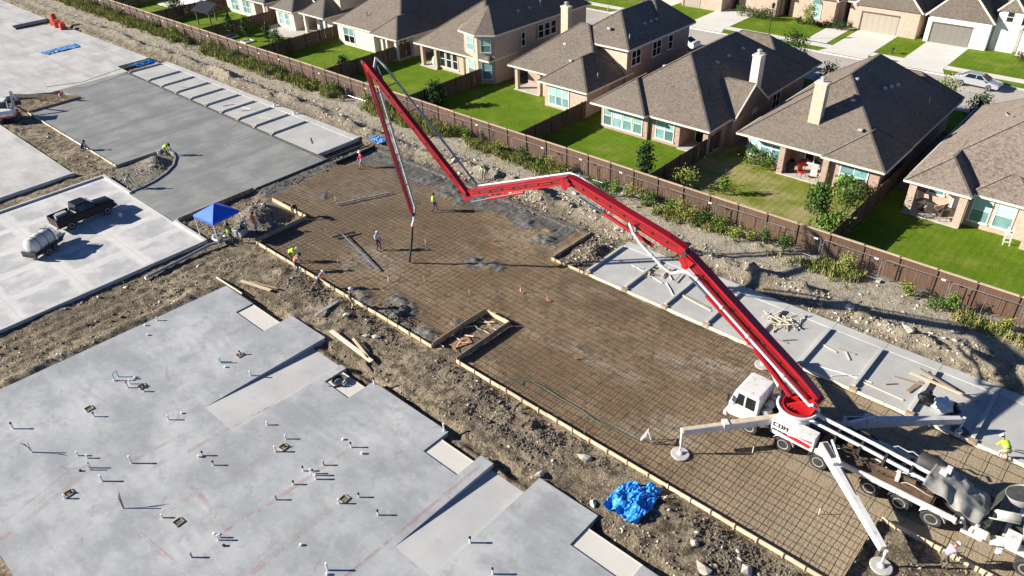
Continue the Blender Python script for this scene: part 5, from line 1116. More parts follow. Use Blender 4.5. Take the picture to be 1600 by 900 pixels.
for i, (x, y, k) in enumerate(STUBS):
    lab, h_, r_ = KIND[k]; h_ *= 1+.2*math.sin(i*3.7)
    t_ = thing('pipe_stub', lab, 'pipe stub', (x, y, -.02), i*1.3, 'pipe stubs in the slab'); m_ = 'pvc_teal' if k in 'du' else 'pvc_white' if i % 3 else 'pvc_grey' if k == 's' and i % 2 else 'pvc_white'
    MB().lathe((0, 0, 0), (0, 0, 1), [(r_, 0), (r_, h_), (r_*.7, h_+.005)], 10).build('pipe', m_, t_)
    if k == 'u':
        MB().tube((.35, 0, 0), (.35, 0, h_), r_, n=8).build('pipe', m_, t_); MB().tube((0, 0, h_-.05), (.35, 0, h_-.05), r_*.8, n=8).build('crossbar', m_, t_)
    elif k == 'd': MB().tube((.18, .04, 0), (.18, .04, h_*.8), r_*.9, n=8).build('pipe', m_, t_)
    elif k == 'c':
        for q in range(3): MB().path([(.02*q, .03*q, 0), (.02*q-.05, .03*q+.02, .4), (-.12-.07*q, .05*q+.05, .8+.1*q)], .016, 6).build('conduit', ['black_metal', 'pipe_red', 'pvc_grey'][q], t_)
    elif k == 'r': MB().lathe((0, 0, h_), (0, 0, 1), [(r_*1.15, -.05), (r_*1.15, .1), (.01, .12)], 10).build('cap', 'pipe_red', t_)
    else: MB().lathe((0, 0, h_), (0, 0, 1), [(r_*1.22, -.07), (r_*1.22, .02), (.01, .03)], 10).build('cap', 'black_metal' if k == 'b' or i % 4 == 0 else m_, t_)
for i, (x, y) in enumerate(BOXES):
    t_ = thing('floor_box', 'small square drain box-out in the building slab', 'box-out', (x, y, 0), .02*i, 'drain box-outs in the slab')
    MB().box((0, 0, .006), (.36, .36, .012)).build('pit', 'gravel_dark', t_)
    for a, b, c, d_ in ((0, .2, .44, .04), (0, -.2, .44, .04), (.2, 0, .04, .36), (-.2, 0, .04, .36)): MB().box((a, b, .03), (c, d_, .06)).build('side_board', 'lumber_old', t_)
    if i % 2: MB().tube((.05, .08, 0), (.05, .08, .16), .05, n=10).build('trap', 'black_metal', t_)
# coil of black hose on the second porch
t_ = thing('hose_coil', 'coil of black corrugated hose lying on the second porch', 'hose coil', (-31.4, 17.75, -.07))
for q in range(3): MB().path([((.36+.04*q)*math.cos(a), (.36+.04*q)*math.sin(a), .06+.07*q) for a in np.linspace(0, 2*PI*.97, 22)], .045, 6).build('loop', 'rubber', t_, smooth=True)
MB().path([(.38, -.1, .06), (.1, -.55, .05), (-.2, -.75, .05)], .045, 6).build('tail', 'rubber', t_)

# ---------------------------------------------------------------- tarps, tape, pipes, bags
pmat('tarp_blue', (.015, .20, .62), (.03, .30, .74), 2.5, .45, spec=.4); pmat('film_blue', (.06, .30, .70), (.25, .45, .68), 3, .5)
o = tarp_sheet('blue_tarp', 'tarp_blue', None, -12.75, 21.6, 1.9, 2.1, lambda X, Y: .38*np.exp(-(X**2+Y**2)/1.1)+.05, n_=42, off=(0, 0, -.15), amp=.26, seed=11, sc=.55); tag(o, 'crumpled bright blue tarp lying on the dirt beside the forms', 'tarp')
o = tarp_sheet('blue_tarp', 'tarp_blue', None, -12.4, 22.75, .8, 1.0, lambda X, Y: .25*np.exp(-(X**2+Y**2)/.3), n_=22, off=(0, 0, -.1), amp=.18, seed=13, sc=.4); tag(o, 'small folded end of blue tarp touching the form board', 'tarp')
o = tarp_sheet('plastic_film', 'film_blue', None, -118.9, 35.4, 2.0, 5.0, lambda X, Y: .05+0*X, off=(0, 0, .0), amp=.07, seed=15); tag(o, 'thin blue plastic film spread on the older concrete lane', 'plastic film')
o = tarp_sheet('plastic_film', 'tarp_blue', None, -102.8, 39.9, 1.6, 3.0, lambda X, Y: .05+0*X, off=(0, 0, -.1), amp=.16, seed=17); tag(o, 'blue tarp bunched in the gap at the end of the far parking bays', 'tarp')
o = tarp_sheet('plastic_film', 'film_blue', None, -57.8, 42.5, 1.9, 1.2, lambda X, Y: .1+0*X, off=(0, 0, .05), amp=.12, seed=19); tag(o, 'light blue plastic on the rubble beyond the forms', 'plastic film')
pmat('tape_yellow', (.80, .66, .05), rough=.6)
tag(MB().path([(-102.1, 27.3, .5), (-100.4, 30.9, .45), (-101.3, 35.2, .5), (-101.6, 38.8, .6), (-104, 43.3, .9)], .035, 4).build('caution_tape', 'tape_yellow'), 'yellow caution tape strung along the joint of two lanes', 'tape')
for i, (x, y) in enumerate(((-102.1, 27.3), (-104, 43.3), (-101.4, 35.5))):
    t_ = thing('tape_post', 'thin post holding the yellow tape', 'post', (x, y, 0), 0, 'posts of the yellow tape'); MB().tube((0, 0, -.2), (0, 0, .95), .02, n=6).build('shaft', 'wood_pale', t_); MB().box((0, 0, .6), (.06, .06, .1)).build('tie', 'tape_yellow', t_)
t_ = thing('pvc_pipe_bundle', 'long pale blue-grey plastic pipe lying beside the panel slab', 'pipe', (-52.2, 18.5, -.05)); MB().path([(.3, -3.0, .1), (0, 0, .1), (-.3, 2.4, .12), (.3, 4.2, .15)], .11, 10).build('pipe', 'pvc_grey', t_, smooth=True); MB().tube((.33, -3.1, .1), (.3, -2.9, .1), .13, n=10).build('socket', 'pvc_white', t_)
t_ = thing('pvc_elbow_pile', 'tangle of white plastic pipe bends at the foot of the blue tent', 'pipe', (-52.9, 21.9, 0))
for q in range(4): MB().path([(.6*math.cos(a+q)+.2*q, .5*math.sin(a+q), .12+.1*q) for a in np.linspace(0, 2.4, 8)], .085, 8).build('bend', 'pvc_white' if q % 2 else 'pvc_grey', t_, smooth=True)
def bag(x, y, mat, label, s=1.0, seed=0):
    X = MB(); rr = np.random.RandomState(seed); n1, n2 = 10, 14
    t_ = thing('trash_bag', label, 'bag', (x, y, 0))
    for a in range(n1+1):
        for b in range(n2):
            th = PI*a/n1; ph = 2*PI*b/n2; rr_ = .5*(1+.22*rr.randn()*.6)
            X.v.append((rr_*math.sin(th)*math.cos(ph)*s, rr_*math.sin(th)*math.sin(ph)*s*.8, (.33+.36*math.cos(th))*s))
    for a in range(n1):
        for b in range(n2): X.f.append((a*n2+b, a*n2+(b+1) % n2, (a+1)*n2+(b+1) % n2, (a+1)*n2+b)); X.m.append(0)
    X.build('sack', mat, t_); MB().lathe((0, 0, .66*s), (0.2, 0, 1), [(.05, 0), (.03, .06), (.12, .2)], 8).build('knot', mat, t_)
pmat('bag_black', (.012, .012, .013), rough=.25); pmat('bag_clear', (.62, .68, .74), rough=.35)
bag(-4.25, 38.15, 'bag_black', 'black trash bag on the parking bays beside the far outrigger', 1, 1); bag(-3.45, 38.1, 'bag_clear', 'pale translucent trash bag beside the black bag', 1.15, 2); bag(-2.95, 38.25, 'bag_black', 'small black bag half hidden behind the pale bag', .8, 3)
pmat('bucket_white', (.75, .75, .72), rough=.5)
def bucket(x, y, z, label):
    t_ = thing('bucket', label, 'bucket', (x, y, z)); MB().lathe((0, 0, 0), (0, 0, 1), [(.13, 0), (.16, .36), (.145, .36), (.12, .03)], 14).build('pail', 'bucket_white', t_, smooth=True); MB().path([(.16*math.cos(a), .02, .36-.1*math.sin(a)) for a in np.linspace(0, PI, 8)], .008, 5).build('handle', 'vent_metal', t_)
bucket(-63.0, 18.6, 0, 'white bucket on the panel slab beyond the pickup'); bucket(-2.2, 36.6, 0, 'white bucket at the end of the far outrigger'); bucket(-74.8, 41.6, .05, 'white bucket on the back curb of the far parking bays'); bucket(-71, 41.6, .05, 'second white bucket along the back curb of the far bays'); bucket(-73.0, 27.0, -.05, 'white bucket inside the curved island')
# orange barrier blocks far left
for i in range(6):
    t_ = thing('plastic_barrier', 'red-orange plastic barrier block in the stack at the far lane edge', 'barrier', (-133.6+.95*(i % 5), 40.0+.35*(i % 2), .0+(.0 if i < 5 else .85)), .5+.3*i, 'red-orange barrier blocks')
    MB().ext([(-.45, -.22, 0), (.45, -.22, 0), (.36, -.12, .8), (-.36, -.12, .8)], (0, .40, 0)).build('body', 'orange_red' if 'orange_red' in MATS else pmat('orange_red', (.62, .07, .03), rough=.55), t_, bevel=.03); MB().box((0, -.02, .84), (.3, .14, .08)).build('handle', 'orange_red', t_)

# ---------------------------------------------------------------- blue tent
t_ = thing('canopy_tent', 'bright blue pop-up canopy tent by the gravel heap', 'tent', (-53.4, 22.6, -.1), .12)
hw = 1.2
for sx_ in (-1, 1):
    for sy_ in (-1, 1): MB().tube((sx_*hw, sy_*hw, 0), (sx_*hw, sy_*hw, 2.05), .03, n=6).build('leg', 'frame_white', t_)
top = MB(); e_ = hw+.06
top.add([(-e_, -e_, 2.05), (e_, -e_, 2.05), (e_, e_, 2.05), (-e_, e_, 2.05), (0, 0, 2.85), (-e_, -e_, 1.85), (e_, -e_, 1.85), (e_, e_, 1.85), (-e_, e_, 1.85)], [(0, 1, 4), (1, 2, 4), (2, 3, 4), (3, 0, 4), (0, 5, 6, 1), (1, 6, 7, 2), (2, 7, 8, 3), (3, 8, 5, 0)])
pmat('tent_blue', (.012, .12, .70), (.02, .16, .80), 1.2, .5); cn = top.build('canopy', 'tent_blue', t_)
s_ = cn.modifiers.new('t', 'SOLIDIFY'); s_.thickness = .015
fr2 = MB()
for a in range(4):
    p = [(-hw, -hw), (hw, -hw), (hw, hw), (-hw, hw)]; fr2.tube((*p[a], 2.0), (*p[(a+1) % 4], 2.0), .018, n=6); fr2.tube((*p[a], 2.0), (0, 0, 2.75), .015, n=6)
fr2.build('truss', 'frame_white', t_)
t_ = thing('concrete_block', 'square concrete box beneath the blue tent', 'block', (-52.4, 23.6, -.12), .4); MB().box((0, 0, .28), (1.0, .9, .55)).build('body', 'curb_concrete', t_, bevel=.03); MB().box((0, 0, .57), (.7, .6, .06)).build('lid', 'gravel_dark', t_)

# ---------------------------------------------------------------- pickup, tank trailer, cars, excavator
pmat('car_black', (.005, .005, .006), rough=.35, spec=.25); pmat('car_silver', (.55, .58, .62), rough=.25, metal=.5, coat=.6); pmat('lamp_red', (.35, .01, .01), rough=.3); pmat('tank_white', (.62, .61, .56), (.54, .53, .48), 2, .7, spec=.2)
def car_body(parent, prof, w_, mat, roofprof=None, name='body'):
    """side profile (x, z) lofted across the width with tumblehome above the waist"""
    b = MB(); k = len(prof); zs = [p[1] for p in prof]; zmax = max(zs); waist = zmax*.58
    for s, f in ((-1, 1.0), (-.86, 1.0), (.86, 1.0), (1, 1.0)):
        for x, z in prof:
            tum = .86 if z > waist*1.18 else 1.0
            zz = z-(.04 if abs(s) == 1 else 0)
            b.v.append((x, s*w_/2*tum, zz))
    for r_ in range(3):
        for i in range(k): b.f.append((r_*k+i, r_*k+(i+1) % k, (r_+1)*k+(i+1) % k, (r_+1)*k+i)); b.m.append(0)
    b.f.append(tuple(range(k))); b.m.append(0); b.f.append(tuple(range(3*k, 4*k))); b.m.append(0)
    return b.build(name, mat, parent, smooth=True, bevel=.035)
t_ = thing('pickup_truck', 'black crew cab pickup with open bed towing a white tank', 'pickup', (-64.0, 16.4, 0), rad(95)); t_.scale = (.86, .88, .92); t_.location = (-64.9, 16.45, 0)
# local +X is the front
for x in (1.85, -1.75):
    for s in (-1, 1): wheel(t_, x, s*.86, .40, .40, .28, s)
bd = car_body(t_, [(-2.9, .55), (2.75, .5), (2.85, .75), (2.8, 1.1), (1.35, 1.22), (-.85, 1.22), (-.85, 1.14), (-2.88, 1.16)], 1.98, 'car_black')
cb_ = MB(); lo = [(1.35, -.92, 1.2), (1.35, .92, 1.2), (-.85, .92, 1.2), (-.85, -.92, 1.2)]; hi = [(.5, -.74, 1.9), (.5, .74, 1.9), (-.72, .74, 1.92), (-.72, -.74, 1.92)]
cb_.add(lo+hi, [(3, 2, 1, 0), (4, 5, 6, 7), (0, 1, 5, 4), (1, 2, 6, 5), (2, 3, 7, 6), (3, 0, 4, 7)]); c_ = cb_.build('cab', 'car_black', t_, bevel=.06)
for s in (-1, 1):
    MB().ext([(1.05, s*.905, 1.27), (.28, s*.905, 1.27), (.28, s*.77, 1.8), (.48, s*.77, 1.8)], (0, s*.012, 0)).build('side_window', 'glass_car', c_); MB().ext([(.2, s*.905, 1.27), (-.68, s*.905, 1.27), (-.62, s*.77, 1.8), (.2, s*.77, 1.8)], (0, s*.012, 0)).build('side_window', 'glass_car', c_)
MB().ext([(1.28, -.8, 1.27), (1.28, .8, 1.27), (.58, .68, 1.84), (.58, -.68, 1.84)], (.015, 0, .012)).build('windscreen', 'glass_car', c_); MB().ext([(-.845, -.75, 1.32), (-.845, .75, 1.32), (-.75, .66, 1.82), (-.75, -.66, 1.82)], (-.015, 0, .005)).build('rear_window', 'glass_car', c_)
bed = MB().bb(-2.78, -.95, -.80, .80, 1.12, 1.135).build('bed_floor', 'chassis', t_)
for s in (-1, 1): MB().bb(-2.86, -.9, s*.82 if s > 0 else -.95, s*.95 if s > 0 else -.82, 1.12, 1.34).build('bed_rail', 'car_black', t_, bevel=.02)
MB().bb(-2.92, -2.84, -.95, .95, .8, 1.34).build('tailgate', 'car_black', t_, bevel=.02); MB().bb(-3.1, -2.93, -.95, .95, .5, .68).build('rear_bumper', 'pipe_grey', t_, bevel=.02); MB().bb(2.82, 2.98, -.97, .97, .45, .7).build('front_bumper', 'chrome', t_, bevel=.03)
for s in (-1, 1): MB().bb(-2.94, -2.86, s*.86-.07, s*.86+.07, .85, 1.2).build('tail_light', 'lamp_red', t_); MB().bb(2.74, 2.86, s*.75-.17, s*.75+.17, .82, 1.02).build('headlight', 'chrome', t_); MB().box((1.1, s*1.1, 1.33), (.12, .22, .2)).build('mirror', 'car_black', t_); MB().bb(-.7, 1.2, s*1.0-.04, s*1.0+.04, .42, .48).build('running_board', 'chrome', t_)
o = MB().box((0, 0, 0), (.95, .35, .3)).build('tool_chest', 'pipe_grey'); o.location = (-64.75, 14.75, 1.20); o.rotation_euler = (0, 0, rad(96)); tag(o, 'long metal tool box in the pickup bed', 'tool box')
o = MB().box((0, 0, 0), (.8, .55, .12)).build('plywood_sheet', 'lumber'); o.location = (-65.1, 14.9, 1.13); o.rotation_euler = (0, 0, rad(90)); tag(o, 'yellow wood offcut in the pickup bed', 'wood')
t_ = thing('tank_trailer', 'white cylindrical water tank on a dark two axle trailer', 'trailer', (-62.0, 12.1, 0), rad(115)); t_.scale = (.82, .86, .9)
for x in (.45, -.45):
    for s in (-1, 1): wheel(t_, x, s*.85, .35, .34, .22, s)
tk = MB().lathe((-1.55, 0, 1.15), (1, 0, 0), [(.12, 0), (.5, .05), (.68, .22), (.70, .45), (.70, 2.5), (.66, 2.7), (.45, 2.85), (.1, 2.9)], 22).build('tank', 'tank_white', t_, smooth=True)
for x in (-.8, .1, .9): MB().lathe((x, 0, 1.15), (1, 0, 0), [(.712, 0), (.712, .06)], 22).build('strap', 'chassis', tk)
MB().lathe((-.2, 0, 1.82), (0, 0, 1), [(.22, 0), (.22, .09), (.1, .11)], 14).build('hatch', 'tank_white', tk); MB().path([(1.2, .1, 1.9), (.6, .3, 1.95), (1.4, -.2, 1.7), (1.8, -.1, .9)], .03, 6).build('hose', 'rubber', tk)
fr3 = MB(); fr3.bb(-1.75, 1.65, -.75, .75, .42, .54); fr3.bb(-1.75, -1.6, -.8, .8, .3, .8); fr3.build('frame', 'chassis', t_); MB().ext([(1.6, -.7, .48), (1.6, .7, .48), (2.7, .06, .48), (2.7, -.06, .48)], (0, 0, .08)).build('drawbar', 'chassis', t_); MB().bb(1.5, 2.1, -.3, .3, .56, 1.0).build('pump', 'pipe_grey', t_)
for s in (-1, 1): MB().bb(-1.0, 1.0, s*.85-.13, s*.85+.13, .72, .78).build('fender', 'chassis', t_)
def sedan(loc, rz, label, mat):
    t_ = thing('parked_car', label, 'car', loc, rz)
    for x in (1.38, -1.38):
        for s in (-1, 1): wheel(t_, x, s*.80, .33, .33, .22, s)
    car_body(t_, [(-2.3, .42), (2.3, .36), (2.36, .6), (2.2, .78), (1.2, .94), (.9, .98), (-1.35, 1.02), (-2.1, 1.05), (-2.32, .9)], 1.82, mat)
    g = MB(); lo = [(1.25, -.80, .93), (1.25, .80, .93), (-1.75, .80, 1.0), (-1.75, -.80, 1.0)]; hi = [(.35, -.60, 1.44), (.35, .60, 1.44), (-.95, .60, 1.45), (-.95, -.60, 1.45)]
    g.add(lo+hi, [(3, 2, 1, 0), (4, 5, 6, 7), (0, 1, 5, 4), (1, 2, 6, 5), (2, 3, 7, 6), (3, 0, 4, 7)]); c_ = g.build('cabin', mat, t_, bevel=.07)
    for s in (-1, 1):
        MB().ext([(.85, s*.795, 1.0), (-.05, s*.795, 1.02), (-.05, s*.63, 1.38), (.33, s*.63, 1.38)], (0, s*.012, 0)).build('side_window', 'glass_dark', c_); MB().ext([(-.14, s*.795, 1.02), (-1.25, s*.795, 1.04), (-.92, s*.63, 1.39), (-.14, s*.63, 1.39)], (0, s*.012, 0)).build('side_window', 'glass_dark', c_)
        MB().box((2.22, s*.62, .70), (.16, .36, .12)).build('headlight', 'chrome', t_); MB().box((-2.27, s*.66, .86), (.1, .3, .14)).build('tail_light', 'lamp_red', t_); MB().box((.8, s*.98, 1.0), (.12, .2, .12)).build('mirror', mat, t_)
    MB().ext([(1.2, -.70, .98), (1.2, .70, .98), (.42, .56, 1.41), (.42, -.56, 1.41)], (.012, 0, .012)).build('windscreen', 'glass_dark', c_); MB().ext([(-1.7, -.7, 1.04), (-1.7, .7, 1.04), (-1.02, .56, 1.41), (-1.02, -.56, 1.41)], (-.012, 0, .012)).build('rear_window', 'glass_dark', c_)
sedan((-16.8, 93.6, -.02), rad(-3), 'silver sedan parked at the far kerb of the street', 'car_silver')
sedan((-50.2, 87.0, -.02), rad(180), 'white car parked in the street behind the two storey house', 'pump_white')
t_ = thing('mini_excavator', 'small white and red tracked excavator at the left edge of the site', 'excavator', (-95.6, 20.9, -.1), rad(150))
for s in (-1, 1): MB().ext([(-1.0, s*.75-.2, .1), (-.8, s*.75-.2, 0), (.8, s*.75-.2, 0), (1.0, s*.75-.2, .12), (1.0, s*.75-.2, .42), (.8, s*.75-.2, .55), (-.8, s*.75-.2, .55), (-1.0, s*.75-.2, .42)], (0, .4, 0)).build('track', 'rubber', t_)
MB().bb(-1.1, 1.0, -.85, .85, .6, .85).build('chassis', 'pump_red', t_, bevel=.04); MB().ext([(-1.3, -.85, .85), (.1, -.85, .85), (.0, -.85, 1.35), (-.3, -.85, 1.5), (-1.15, -.85, 1.45), (-1.35, -.85, 1.1)], (0, 1.7, 0)).build('engine_hood', 'pump_white', t_, bevel=.08)
c_ = MB().bb(-.15, .95, -.05, .9, .85, 2.15).build('cab', 'chassis', t_, bevel=.05); MB().bb(-.28, 1.05, -.15, .98, 2.15, 2.28).build('cab_roof', 'pump_white', c_, bevel=.03); MB().bb(-.0, .8, -.062, -.052, 1.15, 2.0).build('side_window', 'glass_dark', c_); MB().bb(.952, .96, .08, .8, 1.1, 2.0).build('windscreen', 'glass_dark', c_)
MB().beam((.9, -.4, .95), (2.2, -.4, 2.5), .2, .28, .18, .22).build('boom', 'pump_white', t_); MB().beam((2.2, -.4, 2.5), (3.1, -.4, 1.3), .18, .22, .14, .16).build('stick', 'pump_white', t_); MB().ext([(2.9, -.7, 1.2), (3.3, -.7, 1.2), (3.2, -.7, .6), (2.8, -.7, .7)], (0, .6, 0)).build('bucket', 'chassis', t_); MB().tube((1.0, -.4, 1.3), (1.9, -.4, 2.0), .05, n=8).build('cylinder', 'chrome', t_)

# ---------------------------------------------------------------- garden pavilion, furniture, street lamp
t_ = thing('pavilion', 'garden pavilion with dark metal gable roof on posts', 'pavilion', (-112.6, 55.6, 0), .05)
pmat('metal_roof', (.05, .052, .06), rough=.4, metal=.3); pmat('cedar', (.33, .17, .09), (.40, .22, .12), 3, .8)
for sx_ in (-1, 1):
    for sy_ in (-1, 1): MB().bb(sx_*1.8-.08, sx_*1.8+.08, sy_*1.5-.08, sy_*1.5+.08, 0, 2.3).build('post', 'patio_dark', t_)
for s in (-1, 1):
    rp = MB().ext([(-2.2, s*1.95, 2.25), (2.2, s*1.95, 2.25), (2.2, 0, 3.25), (-2.2, 0, 3.25)], (0, 0, .05)).build('roof_panel', 'metal_roof', t_)
    for i in range(9): MB().beam((-2.1+.52*i, s*1.95, 2.33), (-2.1+.52*i, 0, 3.33), .04, .04).build('seam', 'metal_roof', rp)
for x in (-2.1, 2.1):
    g = MB(); g.beam((x, -1.9, 2.2), (x, 1.9, 2.2), .1, .14); g.beam((x, -1.9, 2.2), (x, 0, 3.2), .1, .12); g.beam((x, 1.9, 2.2), (x, 0, 3.2), .1, .12); g.beam((x, 0, 2.2), (x, 0, 3.1), .1, .1); g.beam((x, -.9, 2.25), (x, -.3, 2.9), .07, .07); g.beam((x, .9, 2.25), (x, .3, 2.9), .07, .07); g.build('truss', 'cedar', t_)
pmat('cushion', (.72, .69, .62), rough=.9); pmat('grill_red', (.50, .02, .02), rough=.4); pmat('cover_black', (.02, .02, .022), rough=.7)
def chair(x, y, rz, mat, label, z=.1):
    t_ = thing('patio_chair', label, 'chair', (x, y, z), rz)
    for sx_ in (-.26, .26):
        for sy_ in (-.25, .25): MB().tube((sx_, sy_, 0), (sx_, sy_, .42 if sx_ > 0 else .85), .018, n=6).build('leg', 'black_metal', t_)
    MB().box((.0, 0, .44), (.58, .56, .1)).build('seat', mat, t_, bevel=.02); MB().box((-.28, 0, .78), (.1, .54, .6), ty=-.18).build('backrest', mat, t_, bevel=.02)
chair(-20.9, 60.75, -1.2, 'cushion', 'cream cushioned patio chair nearest the column of the red grill patio'); chair(-20.2, 61.2, -1.5, 'cushion', 'second cream cushioned chair on the red grill patio'); chair(-21.9, 60.6, -.4, 'grill_red', 'small red chair on the patio')
t_ = thing('kettle_grill', 'red kettle grill under the patio roof', 'grill', (-22.3, 61.6, .1)); MB().lathe((0, 0, .9), (0, 0, 1), [(.05, -.3), (.26, -.2), (.32, 0), (.26, .22), (.05, .32)], 16).build('bowl', 'grill_red', t_, smooth=True)
for a in (0, 2.1, 4.2): MB().tube((.12*math.cos(a), .12*math.sin(a), .65), (.3*math.cos(a), .3*math.sin(a), 0), .015, n=6).build('leg', 'black_metal', t_)
t_ = thing('covered_smoker', 'black covered barbecue on the patio beside the column', 'barbecue', (-23.1, 61.0, .1)); MB().lathe((0, 0, 0), (0, 0, 1), [(.34, 0), (.36, .6), (.3, 1.05), (.1, 1.2)], 12).build('cover', 'cover_black', t_, smooth=True); MB().box((0, 0, .02), (.5, .5, .05)).build('base', 'black_metal', t_)
t_ = thing('patio_table', 'round glass patio table behind the rightmost columns', 'table', (-11.9, 61.0, .1)); MB().lathe((0, 0, .7), (0, 0, 1), [(.62, 0), (.62, .03)], 24).build('tabletop', 'glass_dark', t_); MB().tube((0, 0, 0), (0, 0, .7), .05, n=8).build('leg', 'black_metal', t_); MB().lathe((0, 0, 0), (0, 0, 1), [(.3, 0), (.28, .04)], 14).build('base', 'black_metal', t_)
for i, (x, y, a) in enumerate(((-11.3, 60.3, 1.9), (-10.6, 60.9, 2.8), (-10.2, 60.1, 2.2), (-12.4, 61.8, -1))): chair(x, y, a, 'patio_dark', ['dark patio chair left of the round table', 'dark patio chair between table and column', 'dark patio chair nearest the lawn on the right patio', 'dark patio chair behind the round table'][i])
t_ = thing('step_ladder', 'white step ladder leaning at the brick wall of the rightmost house', 'ladder', (-5.5, 59.6, 0), .2)
for s in (-.22, .22): MB().beam((s, -.4, 0), (s*.8, 0, 1.35), .05, .04).build('rail', 'frame_white', t_); MB().beam((s, .25, 0), (s*.8, 0, 1.35), .04, .03).build('rear_leg', 'frame_white', t_)
for i in range(4): MB().beam((-.2, -.33+.08*i, .28*(i+1)), (.2, -.33+.08*i, .28*(i+1)), .1, .03).build('tread', 'frame_white', t_)
t_ = thing('egg_grill', 'white covered egg-shaped grill on the patio of the bay windowed house', 'grill', (-70.6, 62.4, .1)); MB().lathe((0, 0, 0), (0, 0, 1), [(.3, 0), (.42, .4), (.40, .8), (.2, 1.1), (.05, 1.15)], 14).build('cover', 'tank_white', t_, smooth=True); MB().box((0, 0, .02), (.5, .5, .05)).build('base', 'black_metal', t_)
t_ = thing('street_lamp', 'black street lamp on the grass verge across the street', 'street lamp', (-42.6, 96.1, .05)); MB().path([(0, 0, 0), (0, 0, .5), (0, 0, .52), (0, 0, 4.0)], [.12, .1, .06, .045], 10).build('pole', 'black_metal', t_); MB().lathe((0, 0, 4.0), (0, 0, 1), [(.06, 0), (.18, .08), (.22, .45), (.28, .48), (.08, .7), (.02, .8)], 8).build('lantern', 'black_metal', t_)
# mail box and meter details at the street side
t_ = thing('mailbox', 'dark mailbox on the lawn between the two driveways', 'mailbox', (-27.9, 99.4, .07)); MB().bb(-.06, .06, -.06, .06, 0, .5).build('post', 'black_metal', t_); MB().ext([(-.12, -.3, .5), (.12, -.3, .5), (.12, -.3, .68), (0, -.3, .76), (-.12, -.3, .68)], (0, .55, 0)).build('box', 'black_metal', t_)
# ---------------------------------------------------------------- workers
for n_, c in (('skin', (.36, .19, .12)), ('jeans', (.05, .075, .14)), ('work_pants', (.12, .105, .085)), ('boots', (.045, .033, .024)), ('hat_white', (.78, .78, .76)), ('vest_lime', (.42, .72, .03)), ('vest_orange', (.80, .17, .03)), ('shirt_red', (.48, .03, .04)), ('shirt_white', (.62, .65, .68)), ('shirt_dark', (.035, .04, .055)), ('shirt_blue', (.07, .10, .22)), ('shirt_grey', (.28, .29, .30)), ('shirt_purple', (.30, .25, .34)), ('pants_tan', (.40, .32, .22)), ('hair_dark', (.015, .012, .010))):
    pmat(n_, c, tuple(min(1, x*1.25) for x in c), 9, .85)
def ellip(b, c, r, n1=10, n2=12, m=0, R=None):
    o = len(b.v); c = Vector(c)
    for i in range(n1+1):
        for j in range(n2):
            th = PI*i/n1; ph = 2*PI*j/n2; p = Vector((r[0]*math.sin(th)*math.cos(ph), r[1]*math.sin(th)*math.sin(ph), r[2]*math.cos(th)))
            if R is not None: p = R @ p
            b.v.append(tuple(c+p))
    for i in range(n1):
        for j in range(n2): b.f.append((o+i*n2+j, o+i*n2+(j+1) % n2, o+(i+1)*n2+(j+1) % n2, o+(i+1)*n2+j)); b.m.append(m)
POSES = {}
def pose(lean, hip_z, feet, hands, head_pitch=0, twist=0, hipx=0):
    """returns joints in a frame facing +X; lean = torso angle from vertical (forward), feet/hands lists of (x, y, z) left/right"""
    J = {}; hip = Vector((hipx, 0, hip_z)); td = Vector((math.sin(lean), 0, math.cos(lean)))
    J['pelvis'] = hip; J['waist'] = hip+td*.16; J['chest'] = hip+td*.40; J['neck'] = hip+td*.53
    hd = Vector((math.sin(lean*.75+head_pitch), 0, math.cos(lean*.75+head_pitch))); J['head'] = J['neck']+hd*.16; J['hd'] = hd
    for s, nm in ((1, 'l'), (-1, 'r')):
        i = 0 if s == 1 else 1
        h = hip+Vector((0, s*.10, -.04)); f = Vector(feet[i]); J['hip'+nm] = h; J['ankle'+nm] = f+Vector((0, 0, .09)); J['toe'+nm] = f+Vector((.19, s*.03, .04))
        d_ = J['ankle'+nm]-h; L_ = min(d_.length, .83); mid = h+d_*.5; bend = math.sqrt(max(.42**2-(L_/2)**2, .0)); fwd = Vector((1, s*.12, 0)); fwd = (fwd-d_.normalized()*fwd.dot(d_.normalized())).normalized(); J['knee'+nm] = mid+fwd*bend
        sh = hip+td*.47+Vector((0, s*.19, 0)); w_ = Vector(hands[i]); J['sh'+nm] = sh; dd = w_-sh
        if dd.length > .54: w_ = sh+dd.normalized()*.54; dd = w_-sh
        bend = math.sqrt(max(.28**2-(dd.length/2)**2, 0)); back = Vector((-.6, s*.7, -.3)); back = (back-dd.normalized()*back.dot(dd.normalized())).normalized(); J['elb'+nm] = sh+dd*.5+back*bend; J['wr'+nm] = w_
    return J
POSES['stand'] = pose(.04, .90, [(.05, .12, 0), (-.05, -.12, 0)], [(.12, .28, .82), (.1, -.28, .82)], .2)
POSES['handsfront'] = pose(.10, .90, [(.06, .13, 0), (-.04, -.12, 0)], [(.30, .10, 1.0), (.30, -.10, 1.0)], .35)
POSES['walk'] = pose(.06, .88, [(.26, .10, 0), (-.26, -.10, .02)], [(-.1, .28, .84), (.22, -.26, .88)], .1)
POSES['bend'] = pose(1.15, .84, [(.10, .16, 0), (-.12, -.16, 0)], [(.62, .16, .42), (.66, -.14, .40)], .25, hipx=-.15)
POSES['stoop'] = pose(.62, .86, [(.10, .15, 0), (-.1, -.14, 0)], [(.50, .16, .70), (.55, -.16, .62)], .35, hipx=-.08)
POSES['crouch'] = pose(.55, .42, [(.12, .17, 0), (-.05, -.17, 0)], [(.52, .15, .30), (.55, -.12, .22)], .3, hipx=-.12)
